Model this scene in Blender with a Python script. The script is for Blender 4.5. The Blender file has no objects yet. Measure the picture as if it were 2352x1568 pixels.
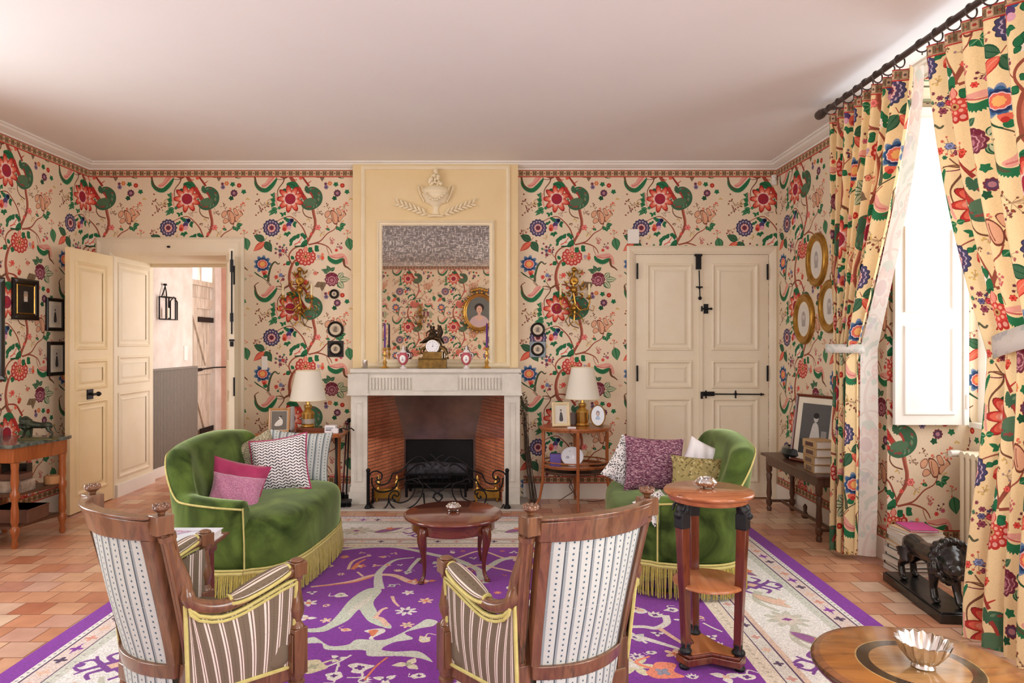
import bpy, math, random
import numpy as np
from mathutils import Matrix, Vector, Euler
PI = math.pi
R = math.radians
S = bpy.context.scene
COL = S.collection

# ---------------------------------------------------------------- camera, sky, daylight, exposure
CZ, F = 1.39, 1568.0
cd = bpy.data.cameras.new('camera'); cam = bpy.data.objects.new('camera', cd); COL.objects.link(cam)
cam.location = (0, 0, CZ); cam.rotation_euler = (PI/2, 0, 0)
cd.sensor_width = 36; cd.lens = 36*F/2352; cd.shift_x = 26/2352.; cd.shift_y = .0; cd.clip_start = .05
S.camera = cam
S.view_settings.view_transform = 'Standard'; S.view_settings.look = 'None'; S.view_settings.exposure = -0.16; S.view_settings.gamma = 1
w = bpy.data.worlds.new('sky'); S.world = w; w.use_nodes = True
w.node_tree.nodes['Background'].inputs[0].default_value = (.86, .93, 1, 1)
w.node_tree.nodes['Background'].inputs[1].default_value = 2.2
S.cycles.max_bounces = 8; S.cycles.diffuse_bounces = 5; S.cycles.glossy_bounces = 4; S.cycles.transparent_max_bounces = 12
S.cycles.use_denoising = True; S.cycles.caustics_reflective = False; S.cycles.caustics_refractive = False; S.cycles.sample_clamp_indirect = 6

def area(name, loc, direction, sx, sy, power, col=(1, 1, 1), spread=PI):
    l = bpy.data.lights.new(name, 'AREA'); l.shape = 'RECTANGLE'; l.size = sx; l.size_y = sy; l.energy = power; l.color = col; l.spread = spread
    o = bpy.data.objects.new(name, l); COL.objects.link(o); o.location = loc
    o.rotation_euler = Vector(direction).to_track_quat('-Z', 'Y').to_euler(); return o
# window daylight: far right seen, near right and left unseen and assumed; rear and hall added for fill
area('daylight_right_far', (3.22, 3.42, 1.85), (-1, 0, -.05), 1.75, 1.9, 50, (.97, .98, 1))
area('daylight_right_near', (3.22, .55, 1.75), (-1, 0, -.05), 1.8, 1.9, 160, (.96, .98, 1))
area('daylight_left_far', (-4.0, 3.2, 1.6), (1, 0, -.1), 1.1, 2.2, 100, (.96, .98, 1))
area('daylight_left_near', (-4.0, .6, 1.6), (1, 0, -.1), 1.5, 2.2, 98, (.96, .98, 1))
area('rear_fill', (1.2, -2.1, 1.6), (0, 1, -.05), 1.6, 2.2, 125, (.96, .98, 1))  # fill lamp outside an added rear window
area('hall_fill', (-1.7, 7.6, 1.6), (-1, 0, 0), 1.0, 1.8, 42, (1, .97, .95))  # fill lamp at an added opening in the unseen right wall of the hall

# ---------------------------------------------------------------- materials
def lin(c):
    return tuple(((v/255.)/12.92 if v/255. <= .04045 else ((v/255.+.055)/1.055)**2.4) for v in c[:3])+(1,)
MATS = {}
def base(name, col, rough=.5, metal=0, spec=.5, sheen=0, coat=0, trans=0, ior=1.45):
    m = bpy.data.materials.new(name); m.use_nodes = True; nt = m.node_tree; b = nt.nodes['Principled BSDF']
    b.inputs['Base Color'].default_value = lin(col); b.inputs['Roughness'].default_value = rough; b.inputs['Metallic'].default_value = metal
    b.inputs['Specular IOR Level'].default_value = spec; b.inputs['Sheen Weight'].default_value = sheen; b.inputs['Coat Weight'].default_value = coat
    b.inputs['Coat Roughness'].default_value = .12; b.inputs['Transmission Weight'].default_value = trans; b.inputs['IOR'].default_value = ior
    return m, nt, b
def N(nt, t, **kw):
    n = nt.nodes.new(t)
    for k, v in kw.items():
        if k in n.bl_rna.properties: setattr(n, k, v)
        else: n.inputs[k].default_value = v
    return n
def coords(nt, scale=(1, 1, 1), kind='Object', rot=(0, 0, 0)):
    t = N(nt, 'ShaderNodeTexCoord'); mp = N(nt, 'ShaderNodeMapping'); mp.inputs['Scale'].default_value = scale; mp.inputs['Rotation'].default_value = rot
    nt.links.new(t.outputs[kind], mp.inputs[0]); return mp.outputs[0]
def ramp(nt, src, stops):
    r = N(nt, 'ShaderNodeValToRGB'); nt.links.new(src, r.inputs[0]); e = r.color_ramp.elements
    while len(e) < len(stops): e.new(.5)
    for el, (p, c) in zip(e, stops): el.position = p; el.color = lin(c)
    return r.outputs[0]
def bump(nt, b, src, dist=.002, s=.5):
    n = N(nt, 'ShaderNodeBump'); n.inputs['Distance'].default_value = dist; n.inputs['Strength'].default_value = s
    nt.links.new(src, n.inputs['Height']); nt.links.new(n.outputs[0], b.inputs['Normal'])
def mottle(name, c1, c2, scale=6, rough=.5, bmp=0, detail=6, stretch=(1, 1, 1), **kw):
    """two-tone noise material"""
    m, nt, b = base(name, c1, rough, **kw)
    n = N(nt, 'ShaderNodeTexNoise'); n.inputs['Scale'].default_value = scale; n.inputs['Detail'].default_value = detail; n.inputs['Roughness'].default_value = .6
    nt.links.new(coords(nt, stretch), n.inputs['Vector'])
    nt.links.new(ramp(nt, n.outputs[0], [(.32, c1), (.68, c2)]), b.inputs['Base Color'])
    if bmp: bump(nt, b, n.outputs[0], bmp)
    return m
def wood(name, c1, c2, axis='z', rough=.3, coat=.3, scale=9):
    st = {'x': (.12, 1, 1), 'y': (1, .12, 1), 'z': (1, 1, .12)}[axis]
    m, nt, b = base(name, c1, rough, coat=coat)
    n = N(nt, 'ShaderNodeTexNoise'); n.inputs['Scale'].default_value = scale*3; n.inputs['Detail'].default_value = 8; n.inputs['Distortion'].default_value = 1.2
    nt.links.new(coords(nt, st), n.inputs['Vector'])
    nt.links.new(ramp(nt, n.outputs[0], [(.3, c1), (.55, c2), (.75, tuple(int(v*.75) for v in c1))]), b.inputs['Base Color'])
    bump(nt, b, n.outputs[0], .0006, .3); return m
def image(name, arr):
    h, w_, _ = arr.shape; im = bpy.data.images.new(name, w_, h); px = np.ones((h, w_, 4), np.float32); px[..., :3] = arr[::-1]
    im.pixels.foreach_set(px.ravel()); im.update(); im.pack(); return im
def painted(name, arr, rough=.6, src='UV', div=(1, 1), off=(0, 0), axes='xz', bmp=0, ext='REPEAT', sheen=0, trl=0, coat=0, tint=None):
    """material whose colour pattern is drawn by this script; src 'UV' or position on two axes"""
    m, nt, b = base(name, (200, 200, 200), rough, sheen=sheen, coat=coat, spec=.35)
    t = N(nt, 'ShaderNodeTexCoord'); im = N(nt, 'ShaderNodeTexImage'); im.image = arr if not isinstance(arr, np.ndarray) else image(name, arr); im.extension = ext
    if src == 'UV': nt.links.new(t.outputs['UV'], im.inputs[0])
    else:
        s = N(nt, 'ShaderNodeSeparateXYZ'); c = N(nt, 'ShaderNodeCombineXYZ'); nt.links.new(t.outputs['Object'], s.inputs[0])
        for k in (0, 1):
            a = N(nt, 'ShaderNodeMath', operation='MULTIPLY_ADD'); a.inputs[1].default_value = 1./div[k]; a.inputs[2].default_value = -off[k]/div[k]
            nt.links.new(s.outputs['xyz'.index(axes[k])], a.inputs[0]); nt.links.new(a.outputs[0], c.inputs[k])
        nt.links.new(c.outputs[0], im.inputs[0])
    nt.links.new(im.outputs[0], b.inputs['Base Color'])
    if bmp: bump(nt, b, im.outputs[0], bmp)
    if trl:
        tr = N(nt, 'ShaderNodeBsdfTranslucent'); mx = N(nt, 'ShaderNodeMixShader'); mx.inputs[0].default_value = trl
        nt.links.new(im.outputs[0], tr.inputs[0]); nt.links.new(b.outputs[0], mx.inputs[1]); nt.links.new(tr.outputs[0], mx.inputs[2])
        nt.links.new(mx.outputs[0], nt.nodes['Material Output'].inputs[0])
    return m

# ---------------------------------------------------------------- mesh builder
class MB:
    def __init__(s): s.v = []; s.f = []; s.uv = []; s.mi = []; s.cur = 0
    def add(s, vs, fs, uvs=None):
        o = len(s.v); s.v += [tuple(p) for p in vs]
        for i, f in enumerate(fs):
            s.f.append([o+k for k in f]); s.uv.append(uvs[i] if uvs else None); s.mi.append(s.cur)
        return s
    def box(s, x0, y0, z0, x1, y1, z1, M=None):
        v = [(x, y, z) for z in (z0, z1) for y in (y0, y1) for x in (x0, x1)]
        if M is not None: v = [M @ Vector(p) for p in v]
        return s.add(v, [(0,2,3,1),(4,5,7,6),(0,1,5,4),(2,6,7,3),(0,4,6,2),(1,3,7,5)])
    def lathe(s, prof, c=(0, 0, 0), n=24, M=None, sx=1, sy=1, cap=True):
        v = []; f = []
        for r, z in prof:
            for k in range(n):
                a = 2*PI*k/n; p = Vector((c[0]+r*sx*math.cos(a), c[1]+r*sy*math.sin(a), c[2]+z)); v.append(M @ p if M is not None else p)
        for i in range(len(prof)-1):
            for k in range(n):
                a, b = i*n+k, i*n+(k+1) % n; f.append((a, b, b+n, a+n))
        if cap: f.append(tuple(range(n))[::-1]); f.append(tuple((len(prof)-1)*n+k for k in range(n)))
        return s.add(v, f)
    def tube(s, pts, r, n=8, closed=False, sq=None):
        P = [Vector(p) for p in pts]; L = len(P); v = []; f = []
        rs = r if isinstance(r, (list, tuple)) else [r]*L
        if len(rs) != L: rs = [rs[0]+(rs[-1]-rs[0])*i/(L-1) for i in range(L)]
        up = None
        for i in range(L):
            if closed: t = P[(i+1) % L]-P[i-1]
            else: t = P[min(i+1, L-1)]-P[max(i-1, 0)]
            t = t.normalized() if t.length > 1e-9 else Vector((0, 0, 1))
            if up is None:
                up = Vector((0, 0, 1)) if abs(t.z) < .9 else Vector((0, 1, 0))
            a = (up-t*up.dot(t)); a = a.normalized() if a.length > 1e-6 else t.orthogonal().normalized(); b = t.cross(a); up = a
            for k in range(n):
                q = 2*PI*(k+.5)/n; v.append(P[i]+(a*math.cos(q)*(sq or 1)+b*math.sin(q))*rs[i])
        for i in range(L if closed else L-1):
            j = (i+1) % L
            for k in range(n): f.append((i*n+k, i*n+(k+1) % n, j*n+(k+1) % n, j*n+k))
        if not closed: f.append(tuple(range(n))[::-1]); f.append(tuple((L-1)*n+k for k in range(n)))
        return s.add(v, f)
    def prism(s, poly, z0, z1, M=None):
        n = len(poly); v = [Vector((x, y, z)) for z in (z0, z1) for x, y in poly]
        if M is not None: v = [M @ p for p in v]
        return s.add(v, [tuple(range(n))[::-1], tuple(range(n, 2*n))]+[(k, (k+1) % n, n+(k+1) % n, n+k) for k in range(n)])
    def rings(s, loops, cap0=True, cap1=True):
        n = len(loops[0]); v = [p for l in loops for p in l]; f = []
        for i in range(len(loops)-1):
            for k in range(n): f.append((i*n+k, i*n+(k+1) % n, (i+1)*n+(k+1) % n, (i+1)*n+k))
        if cap0: f.append(tuple(range(n))[::-1])
        if cap1: f.append(tuple((len(loops)-1)*n+k for k in range(n)))
        return s.add(v, f)
    def grid(s, fn, nu, nv, uv=None, flip=False):
        v = [fn(i/nu, j/nv) for j in range(nv+1) for i in range(nu+1)]; f = []; us = []
        for j in range(nv):
            for i in range(nu):
                a = j*(nu+1)+i; q = [(i, j), (i+1, j), (i+1, j+1), (i, j+1)]; ix = [a, a+1, a+nu+2, a+nu+1]
                if flip: q = q[::-1]; ix = ix[::-1]
                f.append(tuple(ix)); us.append([uv(x/nu, y/nv) if uv else (x/nu, y/nv) for x, y in q])
        return s.add(v, f, us)
    def sphere(s, c, r, sx=1, sy=1, sz=1, n=14, M=None):
        pr = [(max(1e-4, r*math.sin(PI*k/10)), -r*math.cos(PI*k/10)*sz) for k in range(11)]
        if M is None: return s.lathe(pr, c, n, sx=sx, sy=sy)
        return s.lathe(pr, (0, 0, 0), n, M=Matrix.Translation(c) @ M, sx=sx, sy=sy)
    def mould(s, rect, prof, mp):
        """closed moulding round a rectangle; prof = [(inset, height)]; mp maps (u, v, h) to a point"""
        u0, v0, u1, v1 = rect; loops = [[mp(u0+t, v0+t, h), mp(u1-t, v0+t, h), mp(u1-t, v1-t, h), mp(u0+t, v1-t, h)] for t, h in prof]
        return s.rings(loops, False, False)
    def build(s, name, mats, parent=None, smooth=True, bevel=0, sub=0, remesh=0, ang=40):
        me = bpy.data.meshes.new(name); me.from_pydata(s.v, [], s.f)
        for m in (mats if isinstance(mats, (list, tuple)) else [mats]): me.materials.append(m)
        if any(u is not None for u in s.uv):
            ul = me.uv_layers.new(name='UVMap'); k = 0; flat = []
            for f, u in zip(s.f, s.uv):
                for q in range(len(f)): flat += list(u[q]) if u is not None else [0, 0]
            ul.data.foreach_set('uv', flat)
        if any(s.mi): me.polygons.foreach_set('material_index', s.mi)
        if smooth: me.polygons.foreach_set('use_smooth', [True]*len(me.polygons)); me.set_sharp_from_angle(angle=R(ang))
        me.update(); o = bpy.data.objects.new(name, me); COL.objects.link(o)
        if parent is not None: o.parent = parent
        if remesh:
            r = o.modifiers.new('r', 'REMESH'); r.mode = 'VOXEL'; r.voxel_size = remesh; r.use_smooth_shade = True
            q = o.modifiers.new('s', 'SMOOTH'); q.factor = .5; q.iterations = 3
        if bevel: b = o.modifiers.new('b', 'BEVEL'); b.width = bevel; b.segments = 2; b.limit_method = 'ANGLE'; b.angle_limit = R(50)
        if sub: q = o.modifiers.new('s', 'SUBSURF'); q.levels = q.render_levels = sub
        return o
    def shift(s, d): s.v = [(a+d[0], b+d[1], c+d[2]) for a, b, c in s.v]; return s

def thing(name, label, cat, loc=(0, 0, 0), rz=0, group=None):
    o = bpy.data.objects.new(name, None); COL.objects.link(o); o.location = loc; o.rotation_euler = (0, 0, rz); o.empty_display_size = .05
    o['label'] = label; o['category'] = cat
    if group: o['group'] = group
    return o
def tag(o, label, cat, group=None, loc=None, rz=None):
    o['label'] = label; o['category'] = cat
    if group: o['group'] = group
    if loc is not None: o.location = loc
    if rz is not None: o.rotation_euler = (0, 0, rz)
    return o
def struct(name, mb, mats, parent=None, **kw):
    o = mb.build(name, mats, parent, **kw)
    if parent is None: o['kind'] = 'structure'
    return o
def sempty(name):
    o = bpy.data.objects.new(name, None); COL.objects.link(o); o['kind'] = 'structure'; return o
def P3(px, py, d): return Vector(((px-1150)*d/F, d, CZ-(py-783)*d/F))
def FLR(px, py): return P3(px, py, CZ*F/(py-783.))
def loc_mb(mb, o): return mb.shift((-o.location.x, -o.location.y, -o.location.z))
# ---------------------------------------------------------------- pattern rasteriser (numpy)
def crom(pts, n=8, closed=False):
    P = [np.array(p, float) for p in pts]
    if closed: P = [P[-1]] + P + [P[0], P[1]]
    else: P = [2*P[0]-P[1]] + P + [2*P[-1]-P[-2]]
    out = []
    for i in range(1, len(P)-2):
        for k in range(n):
            t = k/n
            out.append(.5*((2*P[i])+(-P[i-1]+P[i+1])*t+(2*P[i-1]-5*P[i]+4*P[i+1]-P[i+2])*t*t+(-P[i-1]+3*P[i]-3*P[i+1]+P[i+2])*t**3))
    if not closed: out.append(P[-2])
    return out

class Canvas:
    """RGB canvas; coordinates in user units, y down; wraps when tile=True."""
    def __init__(s, w, h, sx, sy, bg, tile=False):
        s.w, s.h, s.sx, s.sy, s.tile = w, h, sx, sy, tile
        s.a = np.empty((h, w, 3), np.float32); s.a[:] = np.array(bg, np.float32)/255
    def _put(s, x0, y0, m, col):
        h, w = m.shape
        c = np.array(col, np.float32)/255
        if s.tile:
            ix = (np.arange(x0, x0+w)) % s.w; iy = (np.arange(y0, y0+h)) % s.h
            sub = s.a[np.ix_(iy, ix)]; sub[m] = c; s.a[np.ix_(iy, ix)] = sub
        else:
            xa, ya, xb, yb = max(x0,0), max(y0,0), min(x0+w, s.w), min(y0+h, s.h)
            if xa >= xb or ya >= yb: return
            s.a[ya:yb, xa:xb][m[ya-y0:yb-y0, xa-x0:xb-x0]] = c
    def poly(s, pts, col):
        P = np.array(pts, float)*[s.sx, s.sy]
        x0, y0 = np.floor(P.min(0)).astype(int); x1, y1 = np.ceil(P.max(0)).astype(int)+1
        X, Y = np.meshgrid(np.arange(x0, x1)+.5, np.arange(y0, y1)+.5)
        m = np.zeros(X.shape, bool); n = len(P)
        for i in range(n):
            (ax, ay), (bx, by) = P[i], P[(i+1) % n]
            if ay == by: continue
            m ^= ((ay > Y) != (by > Y)) & (X < (bx-ax)*(Y-ay)/(by-ay)+ax)
        s._put(x0, y0, m, col)
    def smooth(s, pts, col): s.poly(crom(pts, 6, True), col)
    def line(s, pts, col, w0, w1=None, n=7):
        w1 = w0 if w1 is None else w1
        P = crom(pts, n) if len(pts) > 2 else [np.array(p, float) for p in pts]
        N = len(P); L = []; R = []
        for i, p in enumerate(P):
            d = P[min(i+1, N-1)]-P[max(i-1, 0)]; l = math.hypot(*d) or 1
            nn = np.array([-d[1], d[0]])/l*.5*(w0+(w1-w0)*i/max(1, N-1))
            L.append(p+nn); R.append(p-nn)
        for i in range(N-1): s.poly([L[i], L[i+1], R[i+1], R[i]], col)
    def dot(s, x, y, r, col, ry=None, rot=0, n=14):
        ry = r if ry is None else ry; c, q = math.cos(rot), math.sin(rot)
        s.poly([(x+r*math.cos(t)*c-ry*math.sin(t)*q, y+r*math.cos(t)*q+ry*math.sin(t)*c) for t in [2*PI*k/n for k in range(n)]], col)
    def star(s, x, y, r, col, n=8, k=.7, rot=0, sq=1.0):
        pts = []
        for i in range(n*8):
            t = 2*PI*i/(n*8); rr = r*(k+(1-k)*abs(math.cos(n*(t)/2))**1.2)
            pts.append((x+rr*math.cos(t+rot), y+sq*rr*math.sin(t+rot)))
        s.poly(pts, col)
    def rosette(s, x, y, r, cols, n=8, k=.75, rot=0, sq=1.0):
        m = len(cols)
        for i, c in enumerate(cols): s.star(x, y, r*(1-i/m)**.8, c, n, k+(1-k)*i/m, rot, sq)
    def leaf(s, x0, y0, x1, y1, w, fill, edge=None, vein=None, bend=0):
        d = np.array([x1-x0, y1-y0], float); l = math.hypot(*d) or 1; t = d/l; nn = np.array([-t[1], t[0]])
        def at(f, side, ww): return np.array([x0, y0])+d*f+nn*(side*ww*math.sin(PI*f**.8)*.5+bend*l*f*(1-f))
        fs = [k/9 for k in range(10)]
        if edge is not None: s.poly([at(f, 1, w*1.3) for f in fs]+[at(f, -1, w*1.3) for f in fs[::-1]], edge)
        s.poly([at(f, 1, w) for f in fs]+[at(f, -1, w) for f in fs[::-1]], fill)
        if vein is not None: s.line([at(.08, 0, 0), at(.5, 0, 0), at(.92, 0, 0)], vein, w*.12, w*.05)
    def saw(s, pts, col, w, tooth, closed=False):
        """band with serrated outer edge along pts"""
        P = crom(pts, 10)
        N = len(P); L = []; R = []
        for i, p in enumerate(P):
            d = P[min(i+1, N-1)]-P[max(i-1, 0)]; l = math.hypot(*d) or 1
            nn = np.array([-d[1], d[0]])/l; f = math.sin(PI*(i+.7)/(N+.4))**.6
            R.append(p-nn*(w*.5*f+(tooth if i % 2 == 0 else 0)*f)); L.append(p+nn*w*.5*f)
        for i in range(N-1): s.poly([L[i], L[i+1], R[i+1], R[i]], col)
    def grain(s, amt, seed=1, cell=1):
        r = np.random.RandomState(seed); g = r.rand((s.h+cell-1)//cell, (s.w+cell-1)//cell).astype(np.float32)
        g = np.repeat(np.repeat(g, cell, 0), cell, 1)[:s.h, :s.w]
        s.a *= (1-amt+2*amt*g)[..., None]; np.clip(s.a, 0, 1, s.a)

G1, G2, G3 = (34,116,70), (62,104,72), (28,84,52)
RD, CO, PK, MG = (196,48,40), (232,104,78), (232,160,142), (164,38,62)
BR, TR, TN, MR = (120,74,48), (158,78,58), (222,166,122), (116,46,62)
PB, PL, BL, YE, OR = (72,68,104), (196,176,190), (52,96,140), (214,176,92), (226,120,60)

def chintz(bg, w=768, h=816, lite=0):
    c = Canvas(w, h, w/237., h/252., bg, True)
    k = 9.408
    A = lambda x, y: (x/k-5, y/k-10)
    B = lambda x, y: (x/k-5, y/k+120)
    def AL(p): return [A(*q) for q in p]
    def BLn(p): return [B(*q) for q in p]
    rnd = random.Random(5)
    def sprig(x, y, r, col, n=6, d=1.7, col2=None):
        for i in range(n):
            a = rnd.random()*6.28; q = r*math.sqrt(rnd.random())
            c.line([(x, y), (x+q*math.cos(a), y+q*math.sin(a))], (176,140,104), .7)
            c.star(x+q*math.cos(a), y+q*math.sin(a), d*(.7+.6*rnd.random()), col if (i % 2 or not col2) else col2, 5, .6)
    # tiny sprigs everywhere
    for (x, y, r, col, n) in [(20,75,16,BR,12),(34,62,12,YE,8),(14,88,8,MR,6),(150,92,9,(150,120,100),9),(168,78,7,BR,6),(97,92,9,(190,160,150),10),
        (208,78,12,CO,12),(186,86,6,CO,6),(117,116,6,BR,5),(130,126,8,(160,130,130),7),(8,132,10,(170,90,84),9),(155,138,9,YE,8),(215,142,12,CO,8),
        (60,150,8,YE,6),(62,182,14,MR,12),(70,176,8,PB,5),(176,156,10,(206,96,100),11),(198,168,8,MR,6),(158,190,9,CO,8),(150,200,8,(170,150,170),5),
        (62,236,15,(206,92,70),10),(66,238,7,PB,5),(96,240,8,CO,6),(140,226,9,BR,6),(118,246,9,CO,5),(36,160,4,BR,4),(200,118,9,YE,7),(224,60,4,YE,3),
        (168,128,5,CO,5),(128,108,6,YE,4),(228,238,5,PK,4),(96,18,4,CO,3)]:
        sprig(x, y, r, col, n)
    for (x, y) in [(4,72),(14,80),(20,84),(26,80),(6,66),(12,62),(34,78),(5,98),(8,50),(48,112),(0,140)]: c.dot(x, y, 1.9, BR); c.dot(x, y, .8, RD)
    # trunk and branches
    c.line(AL([(830,60),(830,160),(900,280),(1010,430),(1110,600),(1170,690)]), TR, 7, 10)
    c.line(AL([(820,150),(720,210),(680,310),(590,430),(560,520),(572,640)]), BR, 3, 1.6)
    c.line(AL([(720,220),(640,180),(530,185)]), BR, 1.6, 1); c.line(AL([(720,220),(650,245),(550,240)]), MR, 1.6, 1)
    c.line(AL([(610,90),(650,160),(690,210)]), BR, 1.3); c.line(AL([(320,90),(400,175)]), TR, 1.3)
    c.line(AL([(850,140),(1000,150),(1090,190),(1170,290),(1240,390)]), (160,56,44), 2.5, 5); c.line(AL([(1215,330),(1290,275)]), RD, 2.4, 1.2)
    c.dot(*A(1060,215), 4, CO); c.dot(*A(1150,115), 4, RD)
    c.line(AL([(1310,820),(1345,1000),(1375,1150),(1360,1300),(1300,1420),(1255,1500),(1200,1610)]), TR, 7, 5)
    c.line(AL([(1330,860),(1365,1000),(1395,1150),(1385,1300),(1330,1420)]), (196,110,84), 2.4, 1.4)
    c.line(AL([(1110,850),(1112,950),(1180,1040),(1310,1085)]), BR, 2, 2.4)
    c.line(AL([(520,1160),(690,1075),(850,1050),(1000,1165),(1110,1300),(1165,1430),(1200,1540),(1210,1650)]), TR, 1.4, 4)
    c.line(AL([(1850,1200),(1790,1320),(1640,1410),(1500,1560),(1400,1610),(1230,1655)]), TR, 1.6, 3.4)
    c.line(BLn([(1230,430),(1430,400),(1620,460),(1700,540),(1735,620)]), TR, 3.6, 1.6); c.line(BLn([(1620,480),(1640,560),(1680,650)]), TR, 1.2)
    c.line(BLn([(1200,440),(960,490),(840,590),(805,700),(850,820),(880,880)]), TR, 3, 3)
    c.line(BLn([(1020,720),(930,790),(870,880),(830,1000),(815,1150),(850,1320)]), TR, 4, 8)
    c.line(BLn([(1000,740),(925,810),(885,900),(850,1010),(838,1150),(862,1300)]), (200,112,84), 1.4, 2.6)
    c.line(BLn([(790,700),(720,620),(650,580)]), TR, 1.5, 1); c.line(BLn([(830,1300),(720,1365),(580,1330),(520,1350)]), BR, 2.6, 1.2)
    c.line(BLn([(60,1020),(200,1120),(340,1220),(440,1340)]), (96,80,56), 1.6, 1.6); c.line(BLn([(60,1020),(130,1085),(250,1150)]), G3, 2, 2)
    # paisley one
    c.saw(AL([(75,170),(100,350),(200,455),(320,470),(430,380),(500,290),(550,210)][::-1]), G1, 9, 2.6)
    c.saw(AL([(75,180),(110,340),(190,440),(260,470)][::-1]), (86,84,56), 4, 1)
    c.smooth(AL([(200,370),(250,425),(330,400),(430,300),(505,200),(430,165),(350,230),(300,310)]), PK)
    c.line(AL([(230,390),(330,360),(420,260),(480,190)]), (214,110,104), 2, 1)
    c.line(AL([(90,280),(62,190),(90,140),(155,95)]), BR, 3, 1.5)
    # big serrated leaf
    c.saw(AL([(1110,740),(1130,800),(1240,830),(1370,770),(1430,680),(1420,560),(1330,480),(1210,470),(1180,380)]), G2, 21, 3.4)
    c.smooth(AL([(1110,730),(1200,660),(1330,640),(1400,700),(1340,800),(1230,840),(1120,800)]), (84,118,84))
    for i in range(26):
        a = rnd.random()*4.6-1.7; q = 150+rnd.random()*60
        c.leaf(*A(1270+q*math.cos(a)*.9, 640+q*math.sin(a)), *A(1270+(q+45)*math.cos(a+.3)*.9, 640+(q+45)*math.sin(a+.3)), 3.2, [(58,112,80),(110,140,104),(150,70,60)][i % 3])
    c.line(AL([(1260,520),(1300,580),(1330,660)]), (170,60,50), 5, 3)
    # big red flower
    c.smooth(AL([(760,330),(860,290),(960,310),(1010,390),(950,470),(850,430),(770,400)]), G1); c.line(AL([(770,350),(880,350),(960,440)]), G3, 2)
    c.dot(*A(720,500), 6.5, G3); c.dot(*A(735,490), 3, G1)
    x, y = A(835, 665)
    c.line(AL([(1020,430),(1080,560),(1150,660)]), RD, 9, 5)
    c.star(x, y, 32.4, (126, 34, 34), 9, .6, .35); c.star(x, y, 31, RD, 9, .6, .35); c.star(x, y, 27, CO, 9, .6, .35); c.star(x, y, 21, (240,150,122), 9, .66, .35); c.star(x, y, 16.5, (246,206,190), 9, .8, .35)
    c.dot(x, y, 12.5, MG, 12.5); c.dot(x-2, y-3, 6, (178,36,48))
    for i in range(3): c.leaf(*A(430+10*i,850-110*i), *A(500,640-90*i+60), 8, G1, None, (150,190,140)); c.leaf(*A(520,620+90*i), *A(400,560+100*i), 7, G1)
    c.line(AL([(520,540),(530,700),(560,830)]), PK, 5, 3)
    for (a, b) in [((560,880),(350,960)),((540,890),(370,1030)),((560,870),(640,850)),((520,900),(520,1000)),((560,880),(420,870))]: c.leaf(*A(*a), *A(*b), 7, G1, None, (150,190,140))
    for (a, b) in [((690,1000),(600,965)),((690,1000),(740,940)),((690,1000),(640,1050)),((700,990),(745,1010))]: c.leaf(*A(*a), *A(*b), 5, G1)
    # indigo rosette
    x, y = A(430, 1290)
    c.star(x, y, 20.4, (46, 44, 70), 14, .88); c.star(x, y, 19.5, PB, 14, .88); c.star(x, y, 16, PL, 14, .85); c.star(x, y, 14.5, (84,66,100), 12, .85); c.star(x, y, 9.5, (232,176,164), 10, .8); c.star(x, y, 6, MR, 8, .8)
    c.line([(x-6, y+9), (x+4, y+8), (x+9, y)], (226,160,150), 2)
    # fruit group
    c.dot(*A(830,1150), 6.5, BL); c.dot(*A(870,1130), 4.5, (24,30,60)); c.dot(*A(800,1230), 6, (90,60,110)); c.dot(*A(810,1290), 5, (224,160,180))
    c.dot(*A(715,1290), 5.5, CO, 8.5); c.dot(*A(700,1320), 4, RD); c.dot(*A(770,1120), 4.5, G1)
    for (a, b) in [((750,1110),(690,1060)),((650,1170),(600,1230)),((650,1160),(700,1180)),((900,1180),(950,1290)),((900,1180),(985,1180)),((770,1400),(690,1450)),((770,1390),(850,1420)),((770,1390),(770,1490))]: c.leaf(*A(*a), *A(*b), 5.5, G1, G3)
    # tan tulip
    for (p) in [[(1640,920),(1580,980),(1590,1060),(1640,1070),(1690,1010),(1690,930)], [(1830,880),(1880,860),(1930,930),(1950,1010),(1880,1020),(1840,940)], [(1990,930),(2045,1000),(1990,1050),(1880,1170),(1870,1050),(1960,1010)],
                [(1700,930),(1760,1180),(1840,1210),(1870,1110),(1850,1000),(1780,920)], [(1640,1090),(1610,1160),(1650,1200),(1740,1150),(1700,1080)]]:
        c.smooth(AL(p), (120,62,44)); q = np.array(AL(p)); m = q.mean(0); c.smooth(list(m+(q-m)*.84), (228,168,130))
    c.line(AL([(1750,960),(1760,1060),(1790,1160)]), (120,62,44), 1)
    for (a, b) in [((1900,1240),(2040,1210)),((1900,1260),(1990,1310)),((1890,1270),(1820,1330)),((1900,1280),(1920,1370)),((1640,1350),(1660,1290))]: c.leaf(*A(*a), *A(*b), 7, G1, G3, (150,190,140))
    # top right bits
    for (a, b) in [((1540,130),(1350,190)),((1530,110),(1520,290)),((1560,120),(1450,150))]: c.leaf(*A(*a), *A(*b), 8, (132,112,84), BR)
    c.leaf(*A(1860,90), *A(1960,230), 10, (140,170,120), G3, G3)
    c.rosette(*A(1850,540), 8.5, [MR, (90,60,90), (180,120,130)], 9, .8); c.star(*A(1960,375), 5.5, (190,30,30), 10, .8); c.dot(*A(1960,375), 2, OR)
    for (x, y) in [(1820,350),(2060,510),(1790,650)]:
        for a in range(5): c.leaf(*A(x,y), *A(x+62*math.cos(a*1.26+x),y+58*math.sin(a*1.26+x)), 5, G1 if x != 1790 else G3)
    c.rosette(*A(1690,330), 5.5, [OR, CO, YE], 6, .7); c.rosette(*A(1610,410), 5.5, [(110,90,130), (150,120,150), PB], 6, .7); c.rosette(*A(1600,340), 4, [(150,100,110), MR], 6)
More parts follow.
